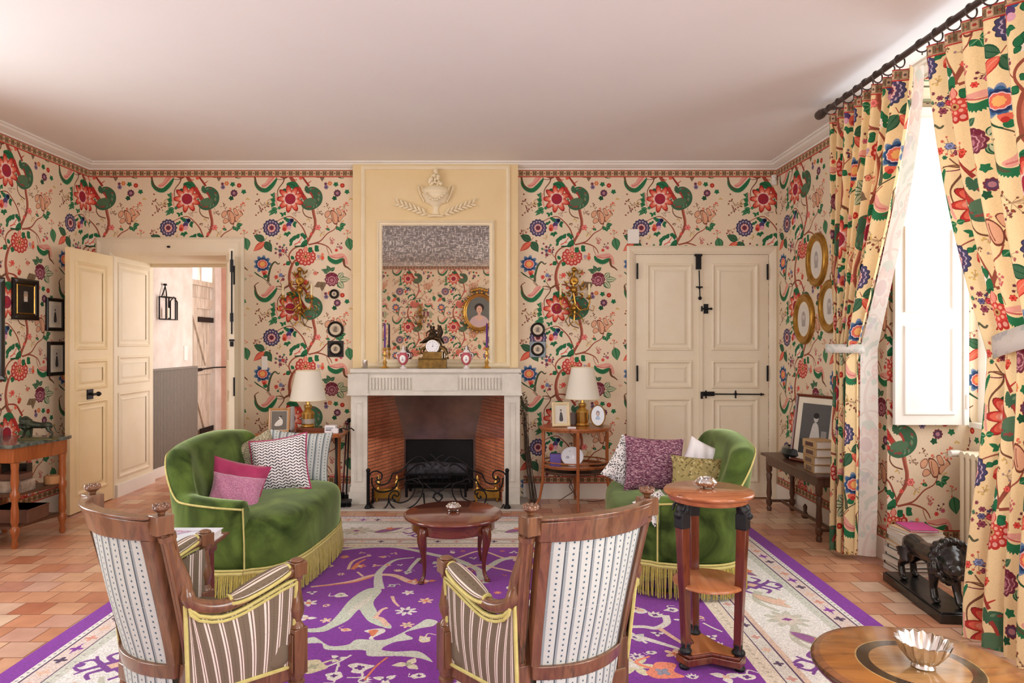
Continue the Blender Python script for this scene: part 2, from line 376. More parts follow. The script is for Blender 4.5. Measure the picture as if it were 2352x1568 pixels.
    # lower half: leaf trio
    c.leaf(*B(285,340), *B(45,225), 13, G2, G3, G3); c.leaf(*B(290,360), *B(435,590), 14, G2, G3, G3); c.leaf(*B(280,370), *B(35,575), 11, CO, RD, (240,150,120))
    c.line(BLn([(285,345),(330,270)]), TR, 1)
    # blue sun flower
    x, y = B(235, 850)
    c.star(x, y, 21, (124,140,170), 9, .7); c.star(x, y, 17.5, BL, 9, .8); c.star(x, y, 14, (40,52,92), 12, .9); c.star(x, y, 12.5, (228,196,200), 10, .9, 0, .85); c.star(x, y, 11, CO, 10, .9, 0, .85); c.star(x, y, 6.5, (246,176,96), 8, .85)
    c.smooth(BLn([(220,1000),(330,1000),(320,1070),(270,1100),(230,1060)]), CO); c.dot(*B(295,1110), 5, G1); c.dot(*B(270,1060), 3.5, RD)
    c.line(BLn([(360,1230),(365,1100),(420,900),(500,805),(570,850),(610,825)]), (92,92,64), 6, 2); c.line(BLn([(370,1090),(430,900),(490,820)]), G3, 2, 1)
    # acanthus with coral veins
    c.smooth(BLn([(1180,430),(1190,300),(1130,180),(1040,220),(950,230),(880,290),(830,400),(850,450),(930,440),(1060,470)]), (240,226,206))
    for (a, b) in [((1060,250),(1130,180)),((960,300),(1040,190)),((890,340),(950,225)),((840,400),(880,270)),((870,440),(820,400)),((1140,200),(1150,330))]: c.leaf(*B(*a), *B(*b), 7, G1, G3)
    c.smooth(BLn([(1190,320),(1090,380),(1060,480),(1190,460)]), G1)
    c.line(BLn([(920,430),(1010,380),(1100,260)]), CO, 3, 1.5); c.line(BLn([(1010,380),(1060,380)]), CO, 2); c.line(BLn([(930,470),(1060,460),(1180,440)]), G3, 3)
    # red cluster
    x, y = B(1165, 690)
    for i in range(13):
        a = i/13*6.28+.2
        if -1.9 < (a if a < 3.14 else a-6.28) < -1.1: continue
        px, py = x+18.5*math.cos(a), y+15.5*math.sin(a)
        c.dot(px, py, 5.6, RD); c.dot(px-.6*math.cos(a), py-.6*math.sin(a), 3, PK)
    for i in range(8):
        a = i/8*6.28; c.dot(x+9*math.cos(a), y+8*math.sin(a), 4.6, (214,66,56)); c.dot(x+8.5*math.cos(a), y+7.5*math.sin(a), 2.2, (240,170,140))
    c.dot(x, y, 4.5, (196,150,90)); c.dot(x, y, 2, (120,30,20)); c.leaf(*B(1160,590), *B(1170,450), 8, (240,150,130), RD)
    for (a, b) in [((1230,560),(1310,490)),((1220,540),(1320,580)),((1360,510),(1450,460)),((1360,510),(1460,570)),((830,800),(740,870)),((830,850),(750,800)),((1000,800),(960,900)),((910,690),(850,740)),((740,840),(670,880))]:
        c.leaf(*B(*a), *B(*b), 8 if a[0] != 740 else 4, G1 if a[0] != 740 else RD, G3 if a[0] != 740 else None)
    # paisley two
    c.saw(BLn([(1650,670),(1700,750),(1820,800),(1930,760),(1990,720)][::-1]), G1, 9, 3)
    c.smooth(BLn([(1670,660),(1800,640),(1960,620),(2050,700),(2080,860),(2010,820),(1980,720),(1850,700),(1720,710)]), PK)
    c.line(BLn([(1700,690),(1850,720),(1990,690)]), (206,96,92), 2); c.line(BLn([(1980,740),(2010,880),(2080,930),(2145,985)]), BR, 6, 2)
    # maroon rose
    for (a, b) in [((1700,1000),(1620,880)),((1690,1010),(1500,970)),((1700,1000),(1800,920)),((1640,1010),(1560,1040))]: c.leaf(*B(*a), *B(*b), 9, G2, None, (130,170,120))
    x, y = B(1730, 1180)
    c.star(x, y, 16.5, MR, 10, .86); c.star(x, y, 13.5, (206,140,146), 10, .86); c.star(x, y, 12.5, (140,66,80), 9, .86); c.star(x, y+1.5, 9, (214,156,160), 8, .85); c.star(x, y+1.5, 7.5, (132,58,74), 8, .85); c.star(x, y+2, 4, (196,120,130), 6, .8)
    for q in (-8, 0, 8): c.dot(x+q, y-12+abs(q)*.3, 4, (120,34,54))
    for (a, b) in [((1880,1150),(1980,1030)),((1890,1190),(2130,1170)),((1880,1230),(1990,1380))]: c.leaf(*B(*a), *B(*b), 10, (196,200,160), G3, G3)
    c.leaf(*B(2090,280), *B(2140,560), 15, (76,140,92), G2, G3); 
    for (x, y, r, q) in [(1830,550,4,RD),(1930,500,4,(170,70,90)),(1530,720,4.5,(226,70,40)),(1530,640,3.5,CO),(1440,680,3.5,(150,130,160)),(1170,1230,5,(190,60,40)),(1380,1050,5,(196,100,80)),(980,1090,6,(222,70,60)),(530,1130,5,(190,60,50)),(630,1090,5,(100,110,150)),(610,480,3.5,MR),(610,560,4,PB),(680,560,4,(180,50,60)),(620,650,4.5,MR),(520,610,3,MR),(550,410,2.5,MR),(700,440,3,G2),(520,520,3,G2),(760,540,2.5,MR),(680,1180,4,MR),(570,1220,3,G3),(1430,60,7,(214,96,90)),(1290,200,4,(214,70,60))]:
        c.rosette(*B(x, y), r, [q, tuple(min(255, int(v*1.25+20)) for v in q), q], 6, .7)
    for (a, b) in [((1500,1250),(1380,1300)),((1480,1240),(1450,1360)),((1570,1230),(1550,1370))]: c.leaf(*B(*a), *B(*b), 7, (132,112,84), BR)
    c.grain(.03, 3, 2)
    l = c.a.mean(2, keepdims=True); return l+.9*(c.a-l)

def border_tex():
    c = Canvas(256, 64, 4, 4, (196,150,120), True)      # 64 x 16 units
    c.poly([(0,0),(64,0),(64,1.4),(0,1.4)], (186,54,48)); c.poly([(0,14.4),(64,14.4),(64,16),(0,16)], (196,50,46))
    c.poly([(0,2.6),(64,2.6),(64,13),(0,13)], (150,128,92))
    for k in range(4):
        x = 16*k+8
        c.poly([(x-3,3.2),(x+3,3.2),(x+3,12.4),(x-3,12.4)], (214,180,146)); c.star(x, 8, 2.2, (90,70,70) if k % 2 else (180,60,50), 6, .5)
        for q in (-6,-4.6,4.6,6): c.poly([(x+q-.5,3.4),(x+q+.5,3.4),(x+q+.5,12.2),(x+q-.5,12.2)], (110,84,62))
        c.dot(x+8, 8, 2.8, (96,88,62), 1.6); c.dot(x+8, 8, 1, (196,80,60))
    return c.a

RX0, RX1, RY0, RY1 = -2.08, 1.86, .2, 5.39
def rug_tex():
    s = 380
    c = Canvas(int((RX1-RX0)*s), int((RY1-RY0)*s), s, s, (128,38,156))
    V, V2 = (128,38,156), (100,30,128)
    IV, IV2, PE, OG, LG, GN, LN = (226,222,214), (206,208,196), (228,190,166), (222,126,84), (196,196,180), (170,168,140), (74,50,84)
    W, H = RX1-RX0, RY1-RY0
    rnd = random.Random(11)
    ty = lambda i: max(0, (i-.085)*1.157)      # the far end has no purple selvedge
    def rect(i0, col):
        c.poly([(i0,ty(i0)),(W-i0,ty(i0)),(W-i0,H-i0),(i0,H-i0)], col)
    for off, col in ((0,V),(.095,IV),(.125,LN),(.132,(222,204,196)),(.215,LN),(.222,IV2),(.272,(232,230,226)),(.60,(216,190,172)),(.63,LN),(.637,(218,214,206)),(.70,LN),(.707,(226,214,196)),(.785,V)): rect(off, col)
    def P(px, py):
        d = 1.39*1568/(py-783.); return ((px-1150)*d/1568-RX0, RY1-d)
    def walk(i0, step, fn):
        # motif positions running round a border line at inset i0
        L = []
        n = int((W-2*i0)/step); m = int((H-2*i0)/step)
        for k in range(n): x = i0+(k+.5)*(W-2*i0)/n; fn(x, ty(i0), 0, k); fn(x, H-i0, PI, k)
        for k in range(m): y = i0+(k+.5)*(H-2*i0)/m; fn(i0, y, -PI/2, k); fn(W-i0, y, PI/2, k)
    walk(.108, .035, lambda x, y, a, k: c.dot(x, y, .006, (150,140,160)))
    def sm(x, y, a, k):
        col = [LN, PE, (214,150,130), V][k % 4]; c.star(x, y, .03, col, 4, .4, a); 
        if k % 2: c.line([(x-.05*math.cos(a), y-.05*math.sin(a)), (x, y+.0), (x+.05*math.cos(a), y+.05*math.sin(a))], col, .006)
    walk(.172, .11, sm)
    walk(.246, .06, lambda x, y, a, k: c.dot(x, y, .006, (170,160,160)))
    walk(.668, .13, lambda x, y, a, k: c.star(x, y, .024, [PE, LN, (204,150,140)][k % 3], 4, .4, a))
    walk(.745, .04, lambda x, y, a, k: c.dot(x, y, .009, (190,180,160)))
    def crab(x, y, s_, col, mid, rot=0):
        q = lambda u, v: (x+s_*(u*math.cos(rot)-v*math.sin(rot)), y+s_*(u*math.sin(rot)+v*math.cos(rot)))
        c.poly([q(-.5,0),(q(0,-.42)),q(.5,0),q(0,.42)], col)
        for sx in (-1, 1):
            for sy in (-1, 1):
                c.line([q(.15*sx,.2*sy), q(.45*sx,.5*sy), q(.25*sx,.8*sy)], col, s_*.16, s_*.1)
                c.line([q(.4*sx,.05*sy), q(.75*sx,.3*sy), q(1.05*sx,.12*sy)], col, s_*.16, s_*.08)
                c.line([q(.6*sx,.2*sy), q(.8*sx,.52*sy)], col, s_*.12, s_*.07)
            c.dot(*q(.95*sx,0), s_*.13, col)
        c.poly([q(-.24,0),q(0,-.2),q(.24,0),q(0,.2)], mid)
    def mainb(x, y, a, k):
        t = k % 4
        if t == 0: crab(x, y, .16, (122,60,150), PE, a+PI/2)
        elif t == 2:
            c.star(x, y, .11, LG, 9, .55, a); c.star(x, y, .07, (214,204,190), 7, .6, a); c.poly([(x-.03,y),(x,y-.02),(x+.03,y),(x,y+.02)], (140,60,140))
        else:
            dx, dy = math.cos(a), math.sin(a); nx, ny = -dy, dx
            c.line([(x-.14*dx, y-.14*dy), (x+.06*nx, y+.06*ny), (x+.14*dx, y+.14*dy)], LG, .05, .02)
            c.leaf(x-.1*dx+.05*nx, y-.1*dy+.05*ny, x+.1*dx-.09*nx, y+.1*dy-.09*ny, .07, (226,190,170) if t == 1 else (150,90,150), GN)
            c.star(x-.06*nx, y-.06*ny, .035, OG if t == 3 else PE, 5, .5)
    walk(.436, .23, mainb)
    # --- field: arabesques traced on the floor
    def FL(pts, col, w0, w1=None): c.line([P(*p) for p in pts], col, w0, w1)
    def bloom(x, y, r, a, b):
        # woven, uneven little palmettes, leaves and stars
        t = rnd.random()*6.28; kind = rnd.randrange(4)
        if kind == 0: c.star(x, y, r, a, rnd.choice([5, 6, 8]), .42, t)
        elif kind == 1:
            for j in range(3): c.leaf(x, y, x+r*1.3*math.cos(t+j*2.1), y+r*1.1*math.sin(t+j*2.1), r*.75, a, None, None, .15)
        elif kind == 2:
            for j in range(5): q = t+(j-2)*.55; c.leaf(x-r*.6*math.cos(t), y-r*.6*math.sin(t), x+r*1.1*math.cos(q), y+r*1.1*math.sin(q), r*.5, a)
        else:
            c.smooth([(x+r*rnd.uniform(.45, 1.15)*math.cos(t+j*.785), y+r*rnd.uniform(.4, 1)*math.sin(t+j*.785)) for j in range(8)], a); c.line([(x, y), (x+r*1.3*math.cos(t), y+r*1.3*math.sin(t)), (x+r*1.5*math.cos(t+.7), y+r*1.5*math.sin(t+.7))], a, r*.22, r*.12)
        c.star(x, y, r*.36, b, 4, .5, t)
    def z(x, y): return (650+x/3.752, 1150+y/3.752)
    def ZL(pts, col, w0, w1=None): FL([z(*p) for p in pts], col, w0, w1)
    def ZS(pts, col): c.smooth([P(*z(*p)) for p in pts], col)
    ZL([(430,440),(620,415),(900,400),(1120,430),(1290,470),(1480,510),(1600,560),(1690,610),(1705,680)], IV2, .035, .05)
    ZL([(2080,490),(1900,510),(1800,560),(1720,620),(1705,680)], IV2, .05, .04)
    ZL([(1290,540),(1500,545),(1600,540)], IV2, .05, .02); ZL([(1500,500),(1700,440),(1900,500)], PE, .02)
    ZL([(240,750),(420,730),(600,700),(780,650),(950,650),(1080,700),(1160,720)], PE, .02, .05)
    ZL([(300,745),(600,710),(760,665)], OG, .012, .02)
    ZL([(1400,620),(1550,590),(1700,560),(1850,590),(2080,640)], PE, .03, .02)
    ZL([(830,770),(820,680),(840,610),(960,520),(1130,495)], IV2, .06, .015)
    ZL([(1180,500),(1120,560),(1060,640)], IV2, .03, .02)
    ZS([(660,800),(760,760),(850,780),(780,880),(810,960),(820,1010),(920,1070),(930,1110),(860,1100),(740,1050),(680,980),(650,950),(560,1040),(440,1100),(340,1140),(150,1140),(150,1115),(300,1105),(400,1060),(480,980),(560,880)], (200,208,190))
    ZS([(700,860),(770,830),(720,900),(640,950),(560,990),(600,920)], (214,214,198))
    ZL([(780,1010),(850,1030),(900,1090)], PE, .03)
    ZL([(800,1010),(850,950),(900,930)], PE, .02)
    ZS([(150,1225),(270,1185),(400,1260),(560,1250),(640,1205),(860,1210),(1000,1160),(1150,1080),(1240,1030),(1330,1050),(1290,1090),(1180,1110),(1050,1150),(1120,1200),(960,1230),(850,1290),(960,1310),(1170,1310),(1290,1400),(1180,1370),(1000,1350),(740,1350),(700,1300),(500,1300),(360,1290),(330,1240),(200,1240)], (206,212,198))
    ZS([(700,1130),(850,1110),(880,1140),(780,1190),(790,1210),(740,1200),(760,1160)], IV); ZS([(740,1130),(820,1125),(770,1180)], OG)
    for (x, y, s_, a, b) in [(500,820,.075,IV,GN),(1060,960,.095,IV,V2),(1080,800,.06,IV,PE),(220,890,.08,IV,OG),(200,1020,.07,IV,PE),(540,490,.06,OG,GN),(660,570,.07,OG,IV),(740,480,.04,PE,V2),(860,490,.05,PE,OG),(680,455,.035,PE,V2),
        (960,460,.04,PE,V2),(800,565,.045,PE,OG),(900,560,.04,PE,OG),(990,610,.05,PE,IV),(1080,620,.045,IV2,V2),(1010,560,.03,IV,V2),(1460,450,.05,IV,PE),(1550,440,.03,OG,V2),(1640,500,.04,IV,V2),(1890,440,.03,OG,V2),(1990,450,.05,IV,V2),
        (1330,570,.04,IV,V2),(1240,700,.07,OG,IV),(1130,700,.06,OG,IV),(1700,700,.09,IV2,(210,110,150)),(1640,610,.03,OG,V2),(1580,630,.03,V2,PE),(1950,760,.05,IV,PE),(1850,800,.04,OG,PE),(1910,650,.03,OG,V2),(1230,870,.07,PE,OG),(540,1120,.05,PE,OG),
        (370,1040,.05,PE,IV),(1070,1080,.06,PE,GN),(1220,1200,.07,(222,212,180),IV),(940,740,.05,IV2,V2),(400,570,.05,PE,V2),(500,640,.04,PE,V2),(370,910,.04,PE,V2),(470,1370,.06,IV,V2),(660,1450,.10,IV,V2),(260,1440,.12,(214,206,170),GN),(440,1520,.07,IV,V2),
        (1080,1420,.09,(222,214,190),GN),(250,800,.045,IV,V2),(1170,1520,.05,IV,V2),(880,1550,.07,IV,V2),(690,1560,.06,IV,V2),(2000,660,.04,OG,V2),(1500,860,.05,IV,V2),(1600,1000,.05,PE,V2)]:
        q = P(*z(x, y)); bloom(q[0], q[1], s_*.62, a, b)
    ZL([(380,1440),(480,1400),(590,1340)], IV, .012); ZL([(450,1510),(480,1410)], IV, .01); ZL([(940,830),(960,880),(1000,920)], PE, .02, .012); ZL([(700,1560),(800,1440),(900,1360)], OG, .01)
    ZL([(640,620),(690,660)], PE, .015); ZL([(560,600),(600,530),(700,490),(760,480)], PE, .02); ZL([(600,600),(640,550),(710,510)], OG, .03, .015)
    # right part of the field (seen between the chair and the guéridon)
    def y(x, v): return (1400+x/3.36, 1180+v/3.36)
    def YL(pts, col, w0, w1=None): FL([y(*p) for p in pts], col, w0, w1)
    YL([(140,880),(260,880),(360,890),(440,850),(430,790)], IV, .03, .04); YL([(380,890),(470,950),(580,1020)], PE, .03, .02); YL([(130,960),(220,960),(400,1010),(560,1060)], IV, .05, .02)
    YL([(720,850),(800,890),(870,920)], IV, .012); YL([(650,780),(620,850),(570,930)], IV2, .02)
    for (x, v, s_, a, b) in [(240,755,.09,IV,PE),(350,790,.08,IV,V2),(480,750,.07,IV,V2),(370,935,.05,IV,V2),(200,960,.08,IV2,V2),(550,830,.05,IV,V2),(790,960,.05,IV,V2),(830,1020,.06,IV,V2),(320,1080,.04,IV,V2),(190,1180,.16,(218,210,176),IV),(210,1110,.06,IV,V2),
        (410,1230,.16,(236,140,110),(150,150,170)),(500,1090,.08,PE,OG),(700,810,.04,PE,V2),(640,1270,.05,IV,V2),(900,1270,.09,IV,PE),(1060,1270,.08,IV,V2),(200,740,.05,PE,V2)]:
        q = P(*y(x, v)); bloom(q[0], q[1], s_*.6, a, b)
    # remaining field away from the seen part
    for k in range(330):
        x_, y_ = .85+rnd.random()*(W-1.7), .85+rnd.random()*(H-1.7)
        X_, Y_ = x_+RX0, RY1-y_
        if (Y_ > 2.8 and -1.3 < X_ < .12) or (.42 < X_ and 2.75 < Y_ < 3.75): continue
        bloom(x_, y_, .03+.05*rnd.random(), rnd.choice([IV,IV,PE,OG,LG]), rnd.choice([V2, PE, OG]))
        if k % 3 == 0: c.line([(x_, y_), (x_+.2*rnd.uniform(-1,1), y_+.15), (x_+.3*rnd.uniform(-1,1), y_+.3)], rnd.choice([IV, PE]), .03, .015)
    c.grain(.10, 7, 2)
    return c.a
# ---------------------------------------------------------------- shared materials
GROUND = (232, 211, 180)
ch = chintz(GROUND); chw = image('chintz_wall', ch); UW, VW = .915, .972
M_cx = painted('wallpaper_back', chw, .8, 'P', (UW, VW), (-2.188, 2.887), 'xz')
M_cx2 = painted('wallpaper_back_right', chw, .8, 'P', (UW, VW), (.174, 2.887), 'xz')
M_cl = painted('wallpaper_left', chw, .8, 'P', (UW, VW), (4.72, 2.887), 'yz')
M_cr = painted('wallpaper_right', chw, .8, 'P', (-UW, VW), (6.0, 2.887), 'yz')
M_cn = painted('wallpaper_niche', chw, .8, 'P', (UW, VW), (2.03, 2.93), 'xz')
bt = image('wallpaper_border', border_tex())
M_bx = painted('border_x', bt, .8, 'P', (.24, .065), (0, 2.845), 'xz'); M_by = painted('border_y', bt, .8, 'P', (.24, .065), (0, 2.845), 'yz')
M_bx2 = painted('border_low_x', bt, .8, 'P', (.24, .06), (0, .135), 'xz'); M_by2 = painted('border_low_y', bt, .8, 'P', (.24, .06), (0, .135), 'yz')
M_white = mottle('white_paint', (240, 236, 228), (234, 229, 220), 3, .5)
M_ceil = mottle('ceiling_paint', (242, 240, 239), (238, 235, 234), .8, .9)
M_cream = mottle('cream_paint', (232, 219, 192), (226, 211, 180), 2.5, .45, bmp=.0004)
M_creamp = mottle('cream_panel_paint', (236, 224, 200), (228, 214, 186), 2.5, .45)
M_yel = mottle('ochre_cream_paint', (230, 206, 158), (238, 218, 178), 2, .45)
M_ywall = mottle('pale_yellow_paint', (226, 200, 148), (234, 212, 168), 1.6, .6)
M_iron = base('wrought_iron', (26, 25, 27), .45, .6)[0]
M_gold = mottle('gilding', (196, 152, 70), (150, 108, 42), 14, .32, metal=.85)
M_brass = mottle('brass', (240, 202, 118), (216, 172, 88), 6, .34, metal=1)
M_silver = base('silver', (222, 220, 216), .14, 1)[0]
M_stone = mottle('limestone', (226, 220, 208), (208, 202, 190), 7, .7, bmp=.0015)
M_mahog = wood('mahogany', (92, 42, 24), (122, 60, 36), 'x', .14, .9)
M_mahogd = wood('dark_mahogany', (84, 36, 20), (112, 52, 30), 'z', .25, .6)
M_walnut = wood('walnut', (88, 56, 37), (126, 84, 56), 'z', .3, .6)
M_oak = wood('dark_oak', (74, 46, 32), (98, 64, 44), 'z', .45, .2)
M_cherry = wood('cherry_wood', (142, 74, 34), (172, 98, 50), 'z', .3, .5)
M_black = base('black', (20, 20, 22), .5)[0]
M_bronze = mottle('dark_bronze', (44, 43, 43), (84, 82, 80), 14, .22, metal=.75)
M_ivory = mottle('ivory_card', (236, 228, 208), (230, 220, 198), 5, .7)

# terracotta floor: running rows of square tiles, each with its own fired tone
def tiles():
    m, nt, b = base('terracotta_tiles', (190, 120, 80), .3, spec=.6)
    t = N(nt, 'ShaderNodeTexCoord'); s = N(nt, 'ShaderNodeSeparateXYZ'); nt.links.new(t.outputs['Object'], s.inputs[0])
    def mth(op, a, v=None, c=None):
        n = N(nt, 'ShaderNodeMath', operation=op)
        for k, q in enumerate((a, v, c)):
            if q is None: continue
            if isinstance(q, (int, float)): n.inputs[k].default_value = q
            else: nt.links.new(q, n.inputs[k])
        return n.outputs[0]
    yy = mth('DIVIDE', s.outputs[1], .158); row = mth('FLOOR', yy); fy = mth('SUBTRACT', yy, row)
    xx = mth('ADD', mth('DIVIDE', s.outputs[0], .168), mth('MULTIPLY', mth('MODULO', mth('ADD', row, 100), 2), .5)); cx = mth('FLOOR', xx); fx = mth('SUBTRACT', xx, cx)
    c = N(nt, 'ShaderNodeCombineXYZ'); nt.links.new(cx, c.inputs[0]); nt.links.new(row, c.inputs[1])
    wn = N(nt, 'ShaderNodeTexWhiteNoise', noise_dimensions='2D'); nt.links.new(c.outputs[0], wn.inputs['Vector'])
    col = ramp(nt, wn.outputs['Value'], [(0, (204, 142, 108)), (.2, (222, 172, 140)), (.36, (196, 126, 92)), (.5, (232, 196, 162)), (.64, (212, 150, 116)), (.78, (238, 214, 182)), (.9, (208, 158, 140)), (1, (188, 116, 84))])
    nz = N(nt, 'ShaderNodeTexNoise'); nz.inputs['Scale'].default_value = 9; nz.inputs['Detail'].default_value = 5; nt.links.new(t.outputs['Object'], nz.inputs['Vector'])
    mx = N(nt, 'ShaderNodeMix', data_type='RGBA', blend_type='MULTIPLY'); mx.inputs[0].default_value = .5
    nt.links.new(col, mx.inputs[6]); nt.links.new(ramp(nt, nz.outputs[0], [(.3, (205, 190, 180)), (.7, (255, 255, 255))]), mx.inputs[7])
    e = mth('MINIMUM', mth('MINIMUM', fx, mth('SUBTRACT', 1, fx)), mth('MINIMUM', fy, mth('SUBTRACT', 1, fy)))
    g = mth('LESS_THAN', e, .018); m2 = N(nt, 'ShaderNodeMix', data_type='RGBA'); nt.links.new(g, m2.inputs[0]); nt.links.new(mx.outputs[2], m2.inputs[6]); m2.inputs[7].default_value = lin((142, 96, 74))
    nt.links.new(m2.outputs[2], b.inputs['Base Color']); bump(nt, b, mth('MINIMUM', e, .03), .05, .25); return m
M_tile = tiles()

# ---------------------------------------------------------------- room shell
XL, XR, YB, YF, H = -3.65, 2.45, 6.05, -1.8, 2.97
struct('floor', MB().box(XL-.6, YF-.4, -.12, 3.3, 9, 0), M_tile)
struct('ceiling', MB().box(XL-.5, YF-.3, H, 3.2, 8.8, H+.12), M_ceil)
DL = (-3.45, -2.40, 2.17)            # left doorway
DR = (1.19, 2.375, 2.17)             # right door leaf field
FB = (-1.13, .03, .95)               # fireplace opening
mb = MB()
for (a, b_, z0, z1) in [(XL, DL[0], 0, H), (DL[0], DL[1], DL[2], H), (DL[1], -.57, 0, H)]:
    if b_ == -.57:
        mb.box(a, YB, 0, FB[0]-.05, YB+.7, H); mb.box(FB[0]-.05, YB, 1.0, b_, YB+.7, H)
    else: mb.box(a, YB, z0, b_, YB+.7, z1)
mb.cur = 1
mb.box(-.57, YB, 1.0, FB[1]+.05, YB+.7, H); mb.box(FB[1]+.05, YB, 0, DR[0], YB+.7, H); mb.box(DR[0], YB, DR[2], DR[1], YB+.7, H); mb.box(DR[1], YB, 0, XR+.5, YB+.7, H); mb.box(DR[0], YB+.1, 0, DR[1], YB+.7, DR[2])
mb.cur = 2; mb.box(FB[0]-.05, YB+.66, 0, FB[1]+.05, YB+.7, 1.0)
struct('wall_back', mb, [M_cx, M_cx2, M_white], smooth=False)
WL = [(-.15, 1.35), (2.65, 3.75)]    # left windows (y ranges), sill .1
mb = MB(); y0 = YF-.3
for a, b_ in WL+[(YB+.0, None)]:
    mb.box(XL-.3, y0, 0, XL, a, H)
    if b_ is None: break
    mb.box(XL-.3, a, 0, XL, b_, .45); mb.box(XL-.3, a, 2.75, XL, b_, H); y0 = b_
struct('wall_left', mb, M_cl, smooth=False)
WR = [(-.4, 1.5), (2.5, 4.33)]
mb = MB(); y0 = YF-.3
for a, b_ in WR+[(YB, None)]:
    mb.box(XR, y0, 0, 3.1, a, H)
    if b_ is None: break
    mb.box(2.97, a, 0, 3.1, b_, .85); mb.box(2.97, a, 2.86, 3.1, b_, H); mb.box(XR, a, 2.9, 2.97, b_, H); y0 = b_
struct('wall_right', mb, M_cr, smooth=False)
struct('trim_1', MB().box(XR+.001, 4.326, 0, 2.97, 4.33, 2.9).box(2.97, 4.32, .88, 3.02, 4.33, 2.86), M_cn, smooth=False)      # papered far cheek of the window recess
mb = MB().box(XL-.3, YF-.3, 0, .4, YF, H).box(2.0, YF-.3, 0, 3.1, YF, H).box(.4, YF-.3, 0, 2.0, YF, .45).box(.4, YF-.3, 2.75, 2.0, YF, H)
struct('wall_front', mb, M_cx, smooth=False)
# crown moulding, paper borders, baseboards
prof = [(0, 0), (.085, 0), (.085, -.012), (.07, -.016), (.062, -.03), (.03, -.046), (.012, -.05), (.012, -.062), (0, -.062)]
mb = MB(); L = [[(XL+t, YF+t, H+z), (XR-t, YF+t, H+z), (XR-t, YB-t, H+z), (XL+t, YB-t, H+z)] for t, z in prof]; mb.rings(L, False, False)
struct('trim_2', mb, M_white, smooth=False)
struct('trim_3', MB().box(XL, YB-.004, 2.845, XR, YB, 2.909), M_bx, smooth=False)
struct('trim_4', MB().box(XL, YF, 2.845, XL+.004, YB, 2.909), M_by, smooth=False)
struct('trim_5', MB().box(XR-.004, 4.33, 2.845, XR, YB, 2.909), M_by, smooth=False)
struct('trim_6', MB().box(-2.2, YB-.004, .135, -1.3, YB, .195).box(.2, YB-.004, .135, 1.1, YB, .195).box(XR, 4.322, .135, 2.97, 4.326, .195), M_bx2, smooth=False)
struct('trim_7', MB().box(XR-.004, 4.33, .135, XR, YB, .195).box(XL, 4, .135, XL+.004, YB, .195), M_by2, smooth=False)
struct('trim_8', MB().box(XL, YF, 2.845, XR, YF+.004, 2.909), M_bx, smooth=False)
struct('baseboard_back', MB().box(-2.2, YB-.018, 0, -1.3, YB, .135).box(.2, YB-.018, 0, 1.1, YB, .135), M_white, smooth=False)
struct('baseboard_left', MB().box(XL, YF, 0, XL+.018, 5.95, .135), M_white, smooth=False)
struct('baseboard_right', MB().box(XR-.018, 4.33, 0, XR, YB, .135).box(XR-.018, 4.308, 0, 2.97, 4.326, .135), M_white, smooth=False)

# ---------------------------------------------------------------- windows
def glass_mat():
    m, nt, b = base('window_glass', (255, 255, 255), .02); g = N(nt, 'ShaderNodeBsdfGlossy'); g.inputs['Roughness'].default_value = .01
    t = N(nt, 'ShaderNodeBsdfTransparent'); mx = N(nt, 'ShaderNodeMixShader'); mx.inputs[0].default_value = .06
    nt.links.new(t.outputs[0], mx.inputs[1]); nt.links.new(g.outputs[0], mx.inputs[2]); nt.links.new(mx.outputs[0], nt.nodes['Material Output'].inputs[0]); return m
M_glass = glass_mat()
def window(i, axis, p, a, b, z0, z1, s):
    """axis 'x': window in a wall of constant x=p spanning y a..b"""
    mb = MB()
    def bx(u0, v0, u1, v1, d0, d1, m=mb):
        if axis == 'x': m.box(p+min(d0*s, d1*s), u0, v0, p+max(d0*s, d1*s), u1, v1)
        else: m.box(u0, p+min(d0*s, d1*s), v0, u1, p+max(d0*s, d1*s), v1)
    for q in ((a, z0, a+.07, z1), (b-.07, z0, b, z1), (a+.07, z0, b-.07, z0+.08), (a+.07, z1-.07, b-.07, z1), ((a+b)/2-.06, z0+.08, (a+b)/2+.06, z1-.07)): bx(*q, 0, .06)
    for k in (1, 2): z = z0+(z1-z0)*k/3; bx(a+.07, z-.016, (a+b)/2-.06, z+.016, .01, .05); bx((a+b)/2+.06, z-.016, b-.07, z+.016, .01, .05)
    o = struct('window_%d' % i, mb, M_white, smooth=False)
    g = MB(); bx(a+.07, z0+.08, b-.07, z1-.07, .028, .032, g); g.build('pane', M_glass, o, smooth=False)
    t = MB(); bx(a-.0, z0-.03, b+.0, z0, -.06, .06, t); t.build('window_sill', M_white, o, smooth=False)
window(1, 'x', 3.02, 2.5, 4.32, .88, 2.86, 1); window(2, 'x', 3.02, -.4, 1.5, .88, 2.86, 1)
window(3, 'x', -3.75, 2.65, 3.75, .48, 2.75, -1); window(4, 'x', -3.75, -.15, 1.35, .48, 2.75, -1); window(5, 'y', YF-.1, .4, 2.0, .48, 2.75, -1)  # the rear window is added to light that half of the room
# white inside shutter folded back against the recess cheek
t = thing('window_shutter', 'tall white panelled inside shutter between the two flowered curtains', 'shutter', (2.66, 4.27, .87))
mb = MB().box(-.2, -.014, 0, .22, .014, 1.98); 
for z0, z1 in ((.06, .62), (.70, 1.24), (1.32, 1.92)): mb.mould((-.15, z0, .17, z1), [(0, 0), (.006, .012), (.02, .012), (.03, .0)], lambda u, v, h: (u, -.014-h, v))
mb.build('shutter_leaf', M_white, t, smooth=False)
MB().box(.222, -.03, 0, .25, .05, 1.98).build('hinge_stile', M_white, t, smooth=False)
for z in (.1, 1.0, 1.8): MB().tube([(.235, -.034, z), (.235, -.034, z+.09)], .008).build('hinge', M_white, t)

